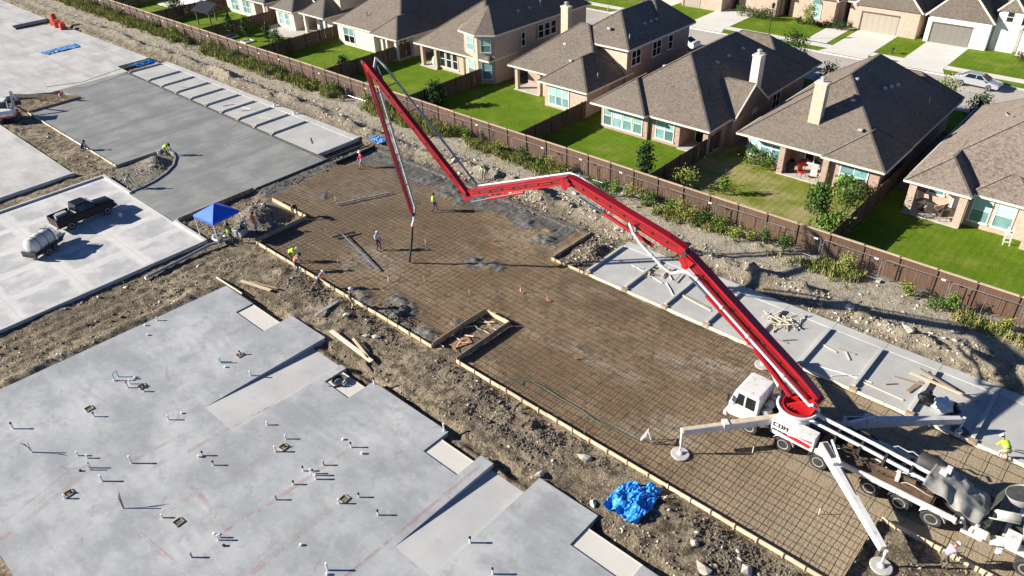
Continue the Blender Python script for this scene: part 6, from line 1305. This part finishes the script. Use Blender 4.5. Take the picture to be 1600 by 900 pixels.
def person(x, y, face, pz, label, top, pants='jeans', hat='hat_white', vest=None, z=-.09, sc=1.0, sleeves=None, hood=False):
    J = POSES[pz]
    t_ = thing('person', label, 'person', (x, y, z), face)
    t_.scale = (sc, sc, sc)
    chain = [('pelvis', .145), ('waist', .135), ('chest', .165), ('neck', .062)]
    names = [c[0] for c in chain]; vs = [J[c[0]] for c in chain]; rs = [c[1] for c in chain]; es = [(0, 1), (1, 2), (2, 3)]; tagv = ['p', 't', 't', 'n']
    def add(k, r_, par, tg): vs.append(J[k] if isinstance(k, str) else k); rs.append(r_); es.append((par, len(vs)-1)); tagv.append(tg); return len(vs)-1
    hb = add(J['head']-J['hd']*.03, .075, 3, 'h'); ht = add(J['head']+J['hd']*.07, .085, hb, 'h')
    for s in 'lr':
        a = add('hip'+s, .10, 0, 'p'); k_ = add('knee'+s, .066, a, 'p'); n_ = add('ankle'+s, .048, k_, 'b'); add('toe'+s, .046, n_, 'b')
        a = add('sh'+s, .072, 2, 't'); e = add('elb'+s, .046, a, 's'); w_ = add('wr'+s, .033, e, 'k')
        hd_ = (J['wr'+s]-J['elb'+s]).normalized(); add(J['wr'+s]+hd_*.07, .036, w_, 'k')
    me = bpy.data.meshes.new('body'); me.from_pydata([tuple(v) for v in vs], es, [])
    o = bpy.data.objects.new('body_src', me); COL.objects.link(o)
    sk = o.modifiers.new('skin', 'SKIN'); sk.use_smooth_shade = True
    for i, r_ in enumerate(rs):
        d_ = me.skin_vertices[0].data[i]; rx = r_; d_.radius = (rx, rx*(.8 if tagv[i] in 'tp' and i < 3 else 1)); d_.use_root = (i == 0)
    sb = o.modifiers.new('sub', 'SUBSURF'); sb.levels = 1; sb.render_levels = 1
    dg = bpy.context.evaluated_depsgraph_get(); ev = o.evaluated_get(dg); nm = bpy.data.meshes.new_from_object(ev); bpy.data.objects.remove(o)
    P_v = np.array([tuple(v) for v in vs]); segs = [(a, b) for a, b in es]
    mats = ['skin', top, pants, 'boots', sleeves or top]
    for m in mats: nm.materials.append(MATS[m])
    code = {'p': 2, 't': 1, 'n': 0, 'h': 0, 'b': 3, 's': 4, 'k': 0}
    for pl in nm.polygons:
        c = np.array(pl.center); best = (9, 0)
        for a, b in segs:
            A, Bv = P_v[a], P_v[b]; d_ = Bv-A; t = np.clip(np.dot(c-A, d_)/max(np.dot(d_, d_), 1e-9), 0, 1); ds = np.linalg.norm(c-A-d_*t)
            if ds < best[0]:
                ca, cb = tagv[a], tagv[b]
                if cb == 'p' or ca == 'p' and cb != 't': k = 2 if cb != 'b' else (2 if t < .85 else 3)
                elif cb == 'b': k = 3
                elif ca == 'p' and cb == 't': k = 2 if t < .5 else 1
                elif cb == 'k': k = 0 if (ca == 'k' or t > .35) else 4
                elif cb == 's': k = 4
                elif cb == 'n': k = 1 if t < .6 else 0
                elif cb == 'h': k = 0
                else: k = 1
                best = (ds, k)
        pl.material_index = best[1]; pl.use_smooth = True
    body = bpy.data.objects.new('body', nm); COL.objects.link(body); body.parent = t_
    # head: face, ears, hair or hat
    hd = J['hd']; R = Vector((0, 0, 1)).rotation_difference(hd).to_matrix(); C = J['head']+hd*.02
    h = MB(); ellip(h, C, (.098, .078, .118), R=R)
    ellip(h, C+R @ Vector((.10, 0, -.005)), (.018, .014, .026), 5, 6, R=R)
    for s in (-1, 1): ellip(h, C+R @ Vector((0, s*.08, -.005)), (.02, .012, .032), 5, 6, R=R)
    hh = h.build('head', 'skin', t_, smooth=True)
    f = MB()
    for s in (-1, 1): ellip(f, C+R @ Vector((.088, s*.032, .018)), (.012, .013, .009), 4, 6, R=R)
    ellip(f, C+R @ Vector((.088, 0, -.055)), (.010, .026, .006), 4, 6, R=R); f.build('face_features', 'hair_dark', hh)
    ha = MB(); ellip(ha, C+R @ Vector((-.018, 0, .025)), (.098, .088, .105), R=R); ha.build('hair', 'hair_dark' if not hood else top, hh, smooth=True)
    if hat:
        q = MB(); k = len(q.v); n2 = 14
        for rr_, zz in ((.145, .045), (.122, .05), (.120, .09), (.095, .14), (.05, .168), (.004, .175)):
            for j in range(n2):
                a = 2*PI*j/n2; ex = 1.28 if rr_ > .13 and math.cos(a) > .5 else 1
                q.v.append(tuple(C+R @ Vector((rr_*ex*math.cos(a)*1.08, rr_*math.sin(a), zz))))
        for i in range(5):
            for j in range(n2): q.f.append((i*n2+j, i*n2+(j+1) % n2, (i+1)*n2+(j+1) % n2, (i+1)*n2+j)); q.m.append(0)
        ho = q.build('hard_hat', hat, t_, smooth=True); sm = ho.modifiers.new('t', 'SOLIDIFY'); sm.thickness = .006
    # hands: palm is part of the body, five fingers each
    for s in 'lr':
        sg = 1 if s == 'l' else -1; d_ = (J['wr'+s]-J['elb'+s]).normalized(); sd = d_.cross(Vector((0, 0, 1)))
        sd = sd.normalized() if sd.length > .1 else Vector((0, 1, 0)); up = sd.cross(d_); base = J['wr'+s]+d_*.085; g = MB()
        for i, L_ in enumerate((.062, .072, .068, .054)):
            p0 = base+sd*(-.027+.018*i); p1 = p0+d_*L_*.55-up*.006; p2 = p1+d_*L_*.35-up*.022; g.path([p0-d_*.02, p0, p1, p2], [.010, .0095, .009, .007], 6)
        p0 = J['wr'+s]+d_*.04-sd*.03; g.path([p0+sd*.012, p0-sd*.02+d_*.02, p0-sd*.03+d_*.05-up*.01], [.012, .011, .008], 6); g.build('fingers', 'skin', t_, smooth=True)
    if vest:
        v_ = MB(); td = (J['neck']-J['pelvis']).normalized(); sd = Vector((0, 1, 0)); fw = sd.cross(td); n2 = 16
        for tt, ax, ay in ((.08, .150, .185), (.20, .152, .185), (.34, .165, .205), (.46, .140, .215), (.53, .09, .14)):
            for j in range(n2): a = 2*PI*j/n2; v_.v.append(tuple(J['pelvis']+td*tt+fw*(ax*math.cos(a))+sd*(ay*math.sin(a))))
        for i in range(4):
            for j in range(n2): v_.f.append((i*n2+j, i*n2+(j+1) % n2, (i+1)*n2+(j+1) % n2, (i+1)*n2+j)); v_.m.append(0)
        vo = v_.build('safety_vest', vest, t_, smooth=True); sm = vo.modifiers.new('t', 'SOLIDIFY'); sm.thickness = .008
        st_ = MB()
        for tt, ax, ay in ((.17, .158, .192), (.17, .158, .192)):
            for j in range(n2):
                a = 2*PI*j/n2; b_ = 2*PI*(j+1)/n2
                P1 = lambda a, t: J['pelvis']+td*t+fw*((ax+.008)*math.cos(a))+sd*((ay+.008)*math.sin(a))
                st_.add([P1(a, tt), P1(b_, tt), P1(b_, tt+.05), P1(a, tt+.05)], [(0, 1, 2, 3)])
            break
        st_.build('reflective_band', 'shirt_grey', vo)
    return t_
person(-42.8, 36.2, 1.0, 'walk', 'worker in lime vest and shorts walking on the rebar near the boom knee', 'vest_lime', 'jeans', None, 'vest_lime', sleeves='skin')
person(-41.65, 29.2, .2, 'handsfront', 'worker in white hooded shirt and dark trousers left of the hanging hose', 'shirt_white', 'shirt_dark', None, hood=True)
person(-54.4, 37.8, -1.8, 'walk', 'worker in red shirt and white hat by the far form board', 'shirt_red', 'shirt_grey')
person(-36.9, 22.95, 1.2, 'handsfront', 'worker in white hard hat and dark shirt astride the form boards', 'shirt_dark', 'pants_tan', z=-.05)
person(-40.6, 23.0, .9, 'stoop', 'worker in blue and orange with pale hat stooping at the form boards', 'shirt_blue', 'shirt_dark', vest=None, sleeves='vest_orange', z=-.05)
person(-43.9, 23.3, 1.1, 'stoop', 'worker in orange vest and tan trousers at the form boards', 'shirt_white', 'jeans', 'hair_dark', 'vest_orange', z=-.05)
person(-45.4, 23.9, .6, 'bend', 'worker in lime shirt bending low over the form boards', 'vest_lime', 'work_pants', 'hat_white', 'vest_lime', z=-.05)
person(-51.6, 22.4, 1.9, 'stand', 'worker with lime vest and dark trousers right of the blue tent', 'shirt_dark', 'shirt_dark', 'hair_dark', 'vest_lime', z=-.1)
person(-51.6, 24.6, 1.7, 'stand', 'worker in bright orange shirt beside the gravel heap', 'vest_orange', 'shirt_grey', 'hair_dark', z=.0)
person(-52.2, 23.9, .4, 'crouch', 'worker sitting on the concrete box under the blue tent', 'shirt_purple', 'shirt_dark', 'hat_white', z=.2)
person(-51.2, 28.2, -.6, 'bend', 'worker in orange vest leaning over the staked form behind the gravel heap', 'shirt_dark', 'work_pants', 'hair_dark', 'vest_orange', z=.05)
person(-97.0, 27.1, .2, 'bend', 'worker in red shirt bending at the island form behind the excavator', 'shirt_red', 'pants_tan', None, z=-.05)
person(-80.0, 22.5, .8, 'crouch', 'worker in dark clothes crouching at the edge of the fresh concrete', 'shirt_dark', 'jeans', 'hair_dark', z=-.05)
person(-67.6, 21.5, .6, 'stoop', 'worker in grey stooping at the tip of the curved island', 'shirt_grey', 'shirt_grey', None, z=.0)
person(-71.9, 27.3, .5, 'bend', 'worker in lime shirt bending over the rounded end of the island', 'vest_lime', 'pants_tan', 'hair_dark', 'vest_lime', z=.05)
person(.05, 36.35, 2.4, 'bend', 'worker in lime shirt and tan trousers bending at the parking bays on the right', 'vest_lime', 'pants_tan', 'hat_white', 'vest_lime', z=-.05)
person(-43.4, 42.9, -1.2, 'stoop', 'worker in green vest half hidden on the rubble behind the boom knee', 'shirt_white', 'work_pants', None, 'vest_lime', z=.05)
person(-.25, 27.8, .9, 'stoop', 'worker in white hood and purple shirt bending at the staked form, lower right', 'shirt_purple', 'work_pants', 'hat_white', z=-.1)
# ---------------------------------------------------------------- plants
def leaf_mat(name, a, b, rnd_=.2):
    m, t, bs = nodes_of(name); bs.inputs['Roughness'].default_value = .75; bs.inputs['Specular IOR Level'].default_value = .2
    v = opos(t); c = mix(t, ramp(t, noise(t, v, 2.3, 3, .6), .35, .65), a, b); c = mix(t, ramp(t, noise(t, v, 14, 2, .5), .5, .75), c, tuple(x*.55 for x in a)); t.links.new(c, bs.inputs['Base Color'])
    bs.inputs['Subsurface Weight'].default_value = 0
leaf_mat('leaf_green', (.065, .125, .024), (.10, .165, .036)); leaf_mat('leaf_dark', (.035, .075, .02), (.055, .105, .028)); leaf_mat('leaf_bright', (.115, .21, .03), (.16, .25, .05)); leaf_mat('leaf_dry', (.40, .33, .13), (.50, .40, .19)); leaf_mat('leaf_weed', (.22, .27, .05), (.31, .32, .085)); leaf_mat('leaf_flower', (.16, .10, .04), (.10, .14, .03))
pmat('bark', (.10, .075, .055), (.15, .115, .085), 8, .9)
def leaves(n_, cloud, size, rr):
    """cloud(rng) -> point ; returns MB of leaf quads"""
    P = np.array([cloud(rr) for _ in range(n_)]); A = rr.normal(size=(n_, 3)); A /= np.linalg.norm(A, axis=1)[:, None]; Q = rr.normal(size=(n_, 3)); Q -= A*(A*Q).sum(1)[:, None]; Q /= np.linalg.norm(Q, axis=1)[:, None]
    s = size*rr.uniform(.6, 1.3, (n_, 1)); b = MB(); V = np.stack([P-A*s, P+Q*s*.5, P+A*s, P-Q*s*.5], 1).reshape(-1, 3)
    b.v = [tuple(v) for v in V]; b.f = [(4*i, 4*i+1, 4*i+2, 4*i+3) for i in range(n_)]; b.m = [0]*n_; return b
def tree(x, y, h_, r_, label, leaf='leaf_green', n_=1500, trunk=.06, crown0=.35, name='tree', cat='tree', size=.13, z=0, seed=0, clumps=14, group=None):
    rr = np.random.RandomState(seed); t_ = thing(name, label, cat, (x, y, z), rr.uniform(0, 6), group)
    tr = MB(); tr.path([(0, 0, -.1), (.03, .02, h_*.4), (0, .04, h_*.9)], [trunk, trunk*.7, trunk*.2], 7); cs = []
    for i in range(clumps):
        f = crown0+(1-crown0)*(i+.5)/clumps; a = i*2.4+rr.uniform(-.5, .5); w_ = r_*math.sin(PI*min(1, max(.08, (f-crown0)/(1-crown0)*.82+.14)))*rr.uniform(.45, .9)
        c = np.array([w_*math.cos(a), w_*math.sin(a), h_*f]); cs.append(c); tr.path([(0, .02, h_*f*.72), tuple(c*np.array([.6, .6, .97])), tuple(c)], [trunk*.4, trunk*.25, trunk*.1], 5)
    tr.build('trunk', 'bark', t_)
    sg = r_*.30
    def cloud(q):
        c = cs[q.randint(len(cs))]; return c+q.normal(size=3)*np.array([sg, sg, sg*.8])
    me = leaves(n_, cloud, size, rr).build('crown', leaf, t_); return t_
def shrub(x, y, h_, r_, label, leaf='leaf_green', n_=500, name='shrub', cat='shrub', z=0, seed=0, group=None, size=.10):
    rr = np.random.RandomState(seed+100); t_ = thing(name, label, cat, (x, y, z), rr.uniform(0, 6), group); st_ = MB(); cs = []
    for i in range(9):
        a = i*2.4; q = r_*rr.uniform(.2, .75); c = np.array([q*math.cos(a), q*math.sin(a), h_*rr.uniform(.45, .95)]); cs.append(c); st_.path([(0, 0, -.05), tuple(c*.6), tuple(c)], [.02, .015, .006], 5)
    st_.build('stem', 'bark', t_)
    def cloud(q):
        c = cs[q.randint(9)]; p = c+q.normal(size=3)*np.array([r_*.3, r_*.3, h_*.20]); p[2] = abs(p[2]); return p
    leaves(n_, cloud, size, rr).build('foliage', leaf, t_)
# garden trees
tree(-32.8, 52.6, 2.9, .75, 'slim upright young tree on the lawn behind the boom', 'leaf_dark', 1300, seed=1, crown0=.15)
shrub(-28.9, 52.6, 1.7, 1.3, 'yellowish bush in the garden corner at the fence', 'leaf_weed', 700, seed=2)
shrub(-25.5, 53.6, 1.6, .45, 'small bright columnar shrub on the dry lawn', 'leaf_bright', 420, seed=3)
tree(-17.5, 53.6, 3.3, .95, 'small tree on the dry lawn beside the fence', 'leaf_green', 1700, seed=4, crown0=.38)
shrub(-15.9, 52.6, 1.6, 1.25, 'large bright green fern-like bush in the fence corner', 'leaf_bright', 1100, seed=5, size=.16)
shrub(-16.2, 56.2, 2.4, 1.1, 'tall loose shrub along the dark garden fence', 'leaf_green', 900, seed=6); shrub(-16.4, 59.6, 1.3, .9, 'brownish shrub below the patio windows', 'leaf_flower', 500, seed=7)
shrub(-17.9, 59.5, 1.5, .9, 'large-leaved green plant below the patio windows', 'leaf_bright', 350, seed=8, size=.2); shrub(-26.2, 60.6, 1.4, 1.0, 'green shrub under the teal windows', 'leaf_green', 700, seed=9); shrub(-24.9, 60.3, 1.0, .6, 'low light green shrub beside the patio column', 'leaf_bright', 350, seed=10)
tree(-60.2, 52.8, 2.6, 1.0, 'round dark tree in the garden corner behind the boom', 'leaf_dark', 1500, seed=11, crown0=.1)
tree(-92.0, 53.4, 2.8, .8, 'bright green young tree at the fence corner left of the boom tip', 'leaf_bright', 1100, seed=12, crown0=.15); tree(-77.3, 53.2, 2.2, .7, 'dark small tree in the shade beside the boom tip', 'leaf_dark', 900, seed=13, crown0=.2)
tree(-104.2, 53.6, 3.0, .6, 'thin young tree in a square bed, nearest the pavilion', 'leaf_green', 700, seed=14); tree(-100.0, 53.8, 3.3, .65, 'thin young tree in a square bed, in the middle', 'leaf_green', 800, seed=15); tree(-96.2, 54.6, 2.8, .6, 'thin young tree nearest the paved terrace', 'leaf_green', 700, seed=16)
for i, (x, y) in enumerate(((-104.2, 53.6), (-100.0, 53.6))):
    t_ = thing('garden_bed', ['square white edged garden bed nearest the pavilion', 'square white edged garden bed right of the other one'][i], 'garden bed', (x, y, 0))
    for a, b, c, d_ in ((0, .7, 1.5, .12), (0, -.7, 1.5, .12), (.7, 0, .12, 1.26), (-.7, 0, .12, 1.26)): MB().box((a, b, .1), (c, d_, .2)).build('edging', 'drive_concrete', t_)
    MB().box((0, 0, .06), (1.25, 1.25, .08)).build('mulch', 'gravel_dark', t_)
tree(-121.6, 54.4, 3.4, 1.2, 'leafy tree at the corner of the upper left garden', 'leaf_dark', 1600, seed=17, crown0=.15)
tree(-34.2, 84.3, 5.0, 1.6, 'street tree rising behind the broad dark hip roof', 'leaf_dark', 1500, seed=18); tree(-29.0, 82.6, 2.8, 1.2, 'dark shrub-like tree at the front corner of the chimney gable house', 'leaf_dark', 1000, seed=19, crown0=.1)
tree(-17.6, 84.2, 3.2, 1.1, 'loose brown-green tree at the kerb beside the silver sedan', 'leaf_weed', 700, seed=20); tree(-13.8, 81.8, 3.0, 1.2, 'dark tree between the two rightmost houses', 'leaf_dark', 1000, seed=21, crown0=.1)
tree(-40.9, 104.2, 3.0, .8, 'slender tree in front of the arched window', 'leaf_weed', 700, seed=22); tree(-11.2, 102.0, 3.0, .9, 'thin tree on the lawn of the right white house', 'leaf_weed', 600, seed=23)
r = random.Random(3)
for i in range(9): shrub(-42.8+.75*i, 105.6+r.uniform(-.2, .3), r.uniform(.6, .95), .55, 'clipped shrub in the bed of the arched window house', 'leaf_green' if i % 2 else 'leaf_dark', 260, seed=30+i, group='shrubs before the arched window')
for i in range(9): shrub(-15.4+.85*i, 105.2+r.uniform(-.6, .5), r.uniform(.6, 1.2), .65, 'shrub in the flower bed of the right white house', ['leaf_flower', 'leaf_green', 'leaf_dark'][i % 3], 300, seed=50+i, group='flower bed shrubs at the right white house')
for i in range(5): shrub(-51.0+1.1*i, 104.6, 1.4, .9, 'rounded bush in front of the brick house behind the street lamp', 'leaf_dark' if i % 2 else 'leaf_green', 420, seed=70+i, group='bushes behind the street lamp')
# ---------------------------------------------------------------- weeds along the boundary fence
rr = np.random.RandomState(12)
def weeds(name, label, n_, mats, xs_, yf, hf, dens, wd=.022):
    b = MB(); V = []; k = 0
    while k < n_:
        x = rr.uniform(*xs_); y = yf(rr)
        if dfast(x, y) < dens(x): continue
        z = gz_fast(x, y); 
        for q in range(rr.randint(5, 9)):
            px, py = x+rr.normal()*.12, y+rr.normal()*.10; h_ = hf(x)*rr.uniform(.45, 1.15); a = rr.uniform(0, 2*PI); ln = rr.uniform(.15, .55)*h_; w_ = wd*rr.uniform(.7, 1.5)
            dx, dy = math.cos(a), math.sin(a)
            V += [(px-dy*w_, py+dx*w_, z), (px+dy*w_, py-dx*w_, z), (px+dx*ln*.4+dy*w_*.8, py+dy*ln*.4-dx*w_*.8, z+h_*.6), (px+dx*ln, py+dy*ln, z+h_)]
            k += 1
    b.v = V; n4 = len(V)//4; b.f = [(4*i, 4*i+1, 4*i+2, 4*i+3) for i in range(n4)]; b.m = [rr.randint(len(mats)) for _ in range(n4)]
    me = bpy.data.meshes.new(name); me.from_pydata(b.v, [], b.f)
    for m in mats: me.materials.append(MATS[m])
    me.polygons.foreach_set('material_index', b.m)
    o = bpy.data.objects.new(name, me); COL.objects.link(o); return tag(o, label, None, None, 'stuff')
_gx = np.arange(-176, 12, .25); _gy = np.arange(40, 49.6, .2); _GX, _GY = np.meshgrid(_gx, _gy); _GZ = ground_z(_GX, _GY)
_GD = fbm(_GX, _GY, 3.2, 3, 91)+.25*fbm(_GX, _GY, .7, 2, 95)
def dfast(x, y): return float(_GD[min(len(_gy)-1, max(0, int((y-40)/.2))), min(len(_gx)-1, max(0, int((x+176)/.25)))])
def gz_fast(x, y): return float(_GZ[min(len(_gy)-1, max(0, int((y-40)/.2))), min(len(_gx)-1, max(0, int((x+176)/.25)))])
weeds('dry_grass', 'dry straw coloured grass along the wooden fence', 62000, ['leaf_dry', 'leaf_weed', 'leaf_green'], (-172, 8), lambda q: 48.35+q.normal()*.5-abs(q.normal())*.3, lambda x: .5 if x > -58 else .8, lambda x: -.10)
weeds('green_weeds', 'tall yellow-green weeds along the far part of the fence', 52000, ['leaf_weed', 'leaf_green', 'leaf_dry'], (-172, -52), lambda q: 48.15+q.normal()*.5, lambda x: .95, lambda x: -.25 if x < -95 else .0)
weeds('low_weeds', 'low green weeds among the rubble by the fence', 9000, ['leaf_green', 'leaf_weed'], (-60, 8), lambda q: 48.4+q.normal()*.4, lambda x: .45, lambda x: .05)
r = random.Random(21)
WX = [-52.5, -51.2, -49.2, -46.5, -43.0, -41.6, -39.9, -38.5, -33.8, -32.4, -31.4, -30.2, -29.0, -27.6, -26.5, -25.3, -24.4, -22.9, -21.2, -20.2, -19.0, -17.7, -13.0, -8.9, -7.0, -6.1, -2.6, -.5]
for i, x in enumerate(WX): shrub(x+r.uniform(-.2, .2), 48.25+r.uniform(-.35, .3), r.uniform(.5, 1.25), r.uniform(.35, .75), 'green weed bush at the chain link, %s before %s' % which(x, 'weed'), ['leaf_green', 'leaf_bright', 'leaf_weed', 'leaf_weed'][i % 4], 380, 'weed_bush', 'weed', 0, 200+i, 'weed bushes along the fence', .085)
for i in range(16): shrub(-150+i*5.6+r.uniform(-1.5, 1.5), 48.2+r.uniform(-.3, .3), r.uniform(.9, 1.5), r.uniform(.6, .9), 'tall weed bush at the fence, %s before %s' % which(-150+i*5.6, 'weed'), ['leaf_green', 'leaf_weed'][i % 2], 420, 'weed_bush', 'weed', 0, 300+i, 'weed bushes at the far fence', .10)

# ---------------------------------------------------------------- rubble
pmat('limestone', (.46, .42, .345), (.56, .52, .44), 3, .95, world=True); pmat('clod', (.17, .135, .095), (.30, .245, .175), 1.2, .95, world=True, bmp=.6, bscale=14, bdist=.03); pmat('wet_clod', (.075, .062, .05), (.13, .11, .088), 3, .9, world=True, bmp=.6, bscale=14, bdist=.03)
_ico = bmesh.new(); bmesh.ops.create_icosphere(_ico, subdivisions=1, radius=1); _IV = np.array([tuple(v.co) for v in _ico.verts]); _IF = [tuple(v.index for v in f.verts) for f in _ico.faces]; _ico.free()
def rocks(name, label, pts, mat, smin, smax, pw=2.2):
    n_ = len(pts); P = np.array(pts); s = smin+(smax-smin)*rr.rand(n_)**pw; Z = ground_z(P[:, 0], P[:, 1])
    V = _IV[None]*s[:, None, None]*rr.uniform(.35, 1.25, (n_, 12, 1))*rr.uniform(.55, 1.3, (n_, 1, 3)); V[:, :, 2] *= .7
    V += np.stack([P[:, 0], P[:, 1], Z-s*.12], 1)[:, None]
    F = (np.array(_IF)[None]+np.arange(n_)[:, None, None]*12).reshape(-1, 3)
    me = bpy.data.meshes.new(name); me.vertices.add(n_*12); me.vertices.foreach_set('co', V.reshape(-1)); me.loops.add(F.size); me.loops.foreach_set('vertex_index', F.ravel().astype(np.int32)); me.polygons.add(len(F)); me.polygons.foreach_set('loop_start', (np.arange(len(F))*3).astype(np.int32)); me.materials.append(MATS[mat]); me.update(calc_edges=True)
    o = bpy.data.objects.new(name, me); COL.objects.link(o); return tag(o, label, None, None, 'stuff')
def scatter(n_, regions):
    w_ = np.array([q[4] for q in regions], float); out = []; tot = 0; Q = np.array([q[:4] for q in regions])
    while tot < n_:
        k = rr.choice(len(regions), n_, p=w_/w_.sum()); u = rr.rand(n_, 2); x = Q[k, 0]+(Q[k, 1]-Q[k, 0])*u[:, 0]; y = Q[k, 2]+(Q[k, 3]-Q[k, 2])*u[:, 1]
        m = fbm(x, y, 1.7, 3, 111) > rr.uniform(-.35, .3, n_); out.append(np.stack([x[m], y[m]], 1)); tot += m.sum()
    return np.concatenate(out)[:n_]
REG = [(-46, -10, 19.2, 23.3, 3), (-27.3, 9, 42.4, 45.5, 6), (-58, -27, 42, 45.5, 7), (-101, -58, 42.3, 46, 5), (-58, 9, 45, 48.2, 2), (-13, 3, 19.3, 23.3, 3), (-53, -46.8, 2, 22, 4), (-58, -51, 21.4, 28, 4), (-96, -72.5, 20, 22.7, 2), (-73, -67, 21.6, 27.6, 3), (-3, 6, 24, 28.3, 1), (-30, -27.4, 37, 41.8, 3), (-60, -57.5, 37, 42, 3), (-150, -101, 42, 47, 1.5)]
rocks('rubble', 'pale limestone rubble strewn over the bare ground', scatter(8000, [(q[0], q[1], q[2], q[3], q[4]*(1.6 if q[2] > 40 else .35)) for q in REG]), 'limestone', .018, .19, 5)
rocks('dirt_clods', 'brown dirt clods strewn over the bare ground', scatter(18000, REG), 'clod', .025, .15, 3.2)
rocks('spoil', 'dark wet spoil along the forms', scatter(8000, [(-47, -27.6, 22.0, 23.4, 5), (-27, -4, 22.2, 23.4, 3), (-58, -31, 41.0, 42.3, 3), (-58.2, -56.5, 28.5, 40, 2), (-36, -29.7, 23.8, 25, 2), (-24, -18, 20.8, 23, 3), (-10, 0, 20.5, 23.2, 3), (-30.1, -27.4, 37, 41, 2), (-44, -36, 41.2, 42.6, 2)]), 'wet_clod', .03, .15, 2.6)
BM = []
for k in range(4):
    b = MB(); b.v = [tuple(v) for v in _IV*rr.uniform(.6, 1.15, (12, 1))*np.array([1, .8, .6])]; b.f = list(_IF); b.m = [0]*20
    me = b.mesh('boulder', 'limestone'); BM.append(me)
r = random.Random(8)
spots = [(-46.3, 42.6), (-45.2, 43.1), (-44.7, 42.4), (-47.5, 43.4), (-49, 43.0), (-41.3, 43.2), (-38.5, 43.3), (-36.7, 42.9), (-34, 43.6), (-30.5, 43.9), (-28.7, 42.7), (-35.5, 45.9), (-30, 47.2), (-36.5, 22.2), (-33.9, 21.8), (-33.2, 22.1), (-16.4, 22.5), (-9.2, 21.5), (-8.2, 20.7), (-14.3, 20.4), (-17.5, 20.1), (-6.7, 21.9), (-24.8, 43.9), (-18.2, 43.5), (-12.6, 43.3), (-10.9, 43.6), (-7.2, 43.7), (-63.8, 43.6), (-66, 44.2), (-60.7, 43.2), (-70.2, 25.0), (-50.5, 19.0)]
for i, (x, y) in enumerate(spots):
    s = r.uniform(.2, .42); o = inst(BM[i % 4], 'boulder', None, (x, y, gz(x, y)+s*.2), r.uniform(0, 6), (s*1.2, s, s)); tag(o, ('pale limestone boulder on the dirt between slab and forms' if y < 24 else 'pale limestone boulder in the gravel near the tent' if y < 40 else 'pale boulder in the rubble, %s before %s' % which(x, 'rock')).replace(' listed', ''), 'rock', 'limestone boulders')
